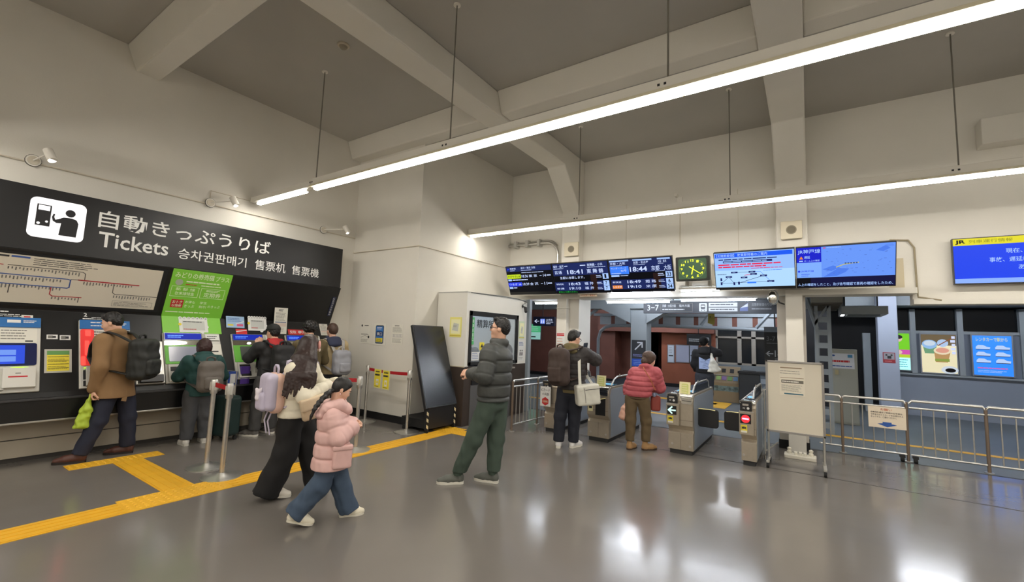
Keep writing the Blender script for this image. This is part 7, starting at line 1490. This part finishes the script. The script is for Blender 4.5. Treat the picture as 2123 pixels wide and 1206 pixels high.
# ---- person in the black hoodie beyond the gates
s = .98; f = V(.2, .98, 0)
P = person('person', 'person in a black hooded top with pale blue back print beyond the gates', (-1.888, 10.352), .1804)
J = feet(std(dict(hd=(-.01, .02, 1.548), nk=(-.002, 0, 1.42), sl=(-.165, .03, 1.325), sr=(.165, -.02, 1.34), el=(-.2, .05, 1.08), wl=(-.16, .2, .92), er=(.275, .05, 1.345), wr=(.13, -.02, 1.44), hem=(.005, 0, .91), pv=(.005, 0, .93), hl=(-.08, .01, .85), hr=(.085, -.01, .85), kl=(-.085, 0, .46), kr=(.075, .08, .46), al=(-.09, 0, .1), ar=(.07, .12, .1))), s=s)
body, R, at = add_body(P, J, s, (.25, .95, .0), hands=[((.13, -.02, 1.44), (-.8, .1, .35), (0, 1, 0), 1, .9, 1)], face=False)
add_hair(P, at, R, s, HAIRB, 'short'); b = Body(.01, .02); b.blob(at(0, -.012, .05), V(.096, .112, .1) * s, R); b.cut(at(0, 0, .0), -R[2] * .9 + R[1] * .3); b.build('knit_cap', CL('knit_black', (22, 22, 24), .9), P)
BH = CL('hoodie_black', (27, 27, 31), .85)
add_top(P, J, s, BH, pad=.035, name='hooded_top', wrinkle=(.003, 4))
b = Body(.011, .03); n = J['nk']; b.trunk(n + V(0, -.06, .02), n + V(0, -.12, -.08), (.12, .05), (.12, .045), (1, -.2, 0)); b.build('hood', BH, P)
fp = Fr(Vector((.02, -.155, 1.13)), (.98, -.18, 0), (0, .02, 1)); b = MB(); rd = random.Random(3); PBL = M('print_blue', (170, 190, 232), .7); PDK = M('print_mid_blue', (110, 128, 180), .7)  # pale blue print and its darker blue strokes
b.poly(fp, [(-.13, -.13), (.12, -.13), (.13, .12), (.06, .09), (0, .05), (-.06, .09), (-.13, .12)], -.02, .0, PBL)
for i in range(9): z = -.11 + i * .022; x = rd.uniform(-.1, .0); b.line(fp, [(x, z), (x + .06, z + .012), (x + .11, z)], .007, .0015, PDK)
b.build('back_print', P)
add_legs(P, J, s, CL('slate_trouser', (54, 58, 68)), r=(.115, .1, .09))
for k in 'lr': add_shoe(P, J['a' + k], f, .28, MATS['cloth_shoe_black'], MATS['sole_dark'])
t = thing('tote_bag', 'white cloth tote bag over the shoulder of the black hooded person', 'bag', P.location, None, P.rotation_euler.z, local=True)
TOTE = CL('tote_white', (222, 220, 210), .8); b = Body(.011, .03); b.limb((.13, -.09, 1.33), (.16, -.19, 1.17), .02, .05).trunk((.16, -.19, 1.17), (.195, -.19, .98), (.06, .04), (.135, .05), (1, 0, 0)); b.cut((.2, 0, .935), (.1, 0, -1)); b.noise = (.005, 6); b.build('bag_body', TOTE, t)
MB().strap([(.13, -.1, 1.32), (.115, -.06, 1.42), (.12, .02, 1.42), (.15, .06, 1.3)], .04, .012, TOTE, side=(1, 0, 0)).build('bag_strap', t)

# ---- staff member behind the office window
s = .97; f = V(.9, -.3, 0)
P = person('person', 'staff member in dark uniform seen through the ticket office window', (-5.22, 6.36), 0)
J = feet(std(dict(hd=(.02, 0, 1.46), nk=(0, 0, 1.34), sl=(.03, .17, 1.25), sr=(-.03, -.17, 1.25), el=(.08, .22, 1.02), wl=(.17, .08, .985), er=(.0, -.22, 1.02), wr=(.15, -.1, .985), hem=(0, 0, .80), pv=(0, 0, .82), hl=(0, .08, .76), hr=(0, -.08, .76), kl=(.02, .09, .43), kr=(.02, -.09, .43), al=(0, .09, .1), ar=(0, -.09, .1))), s=s)
body, R, at = add_body(P, J, s, (.95, -.25, -.1)); add_hair(P, at, R, s, HAIRB); add_top(P, J, s, CL('uniform_navy', (48, 54, 70), .7), pad=.015, name='uniform_jacket'); add_legs(P, J, s, MATS['cloth_uniform_navy'])
for k in 'lr': add_shoe(P, J['a' + k], (1, 0), .26, MATS['cloth_shoe_black'], MATS['sole_dark'])

# ---- suitcase standing by the machines
t = thing('suitcase', 'dark green suitcase standing behind the close pair of stanchions', 'suitcase', (-6.72, 3.0, 0), None, .3)
DG = M('case_green', (30, 48, 46), .4); fz = FZ(0)
OFF[t.name] = Vector((0, 0, 0))
b = Body(.012, .02); b.brick(V(0, 0, .33), V(.17, .12, .27), .05, None); b.build('shell', DG, t)
for x in (-.1, .1): MB().box(x - .008, x + .008, -.124, -.12, .1, .56, M('case_rib', (22, 36, 34), .4)).build('rib', t)
for x in (-.12, .12):
    for y in (-.08, .08): MB().cyl((x - .012, y, .03), (x + .012, y, .03), .03, RUBBER).cyl((x, y, .03), (x, y, .08), .01, DARK).build('wheel', t)
MB().tube([(-.08, .05, .6), (-.08, .05, .93), (.08, .05, .93), (.08, .05, .6)], .009, ALU).build('handle', t)
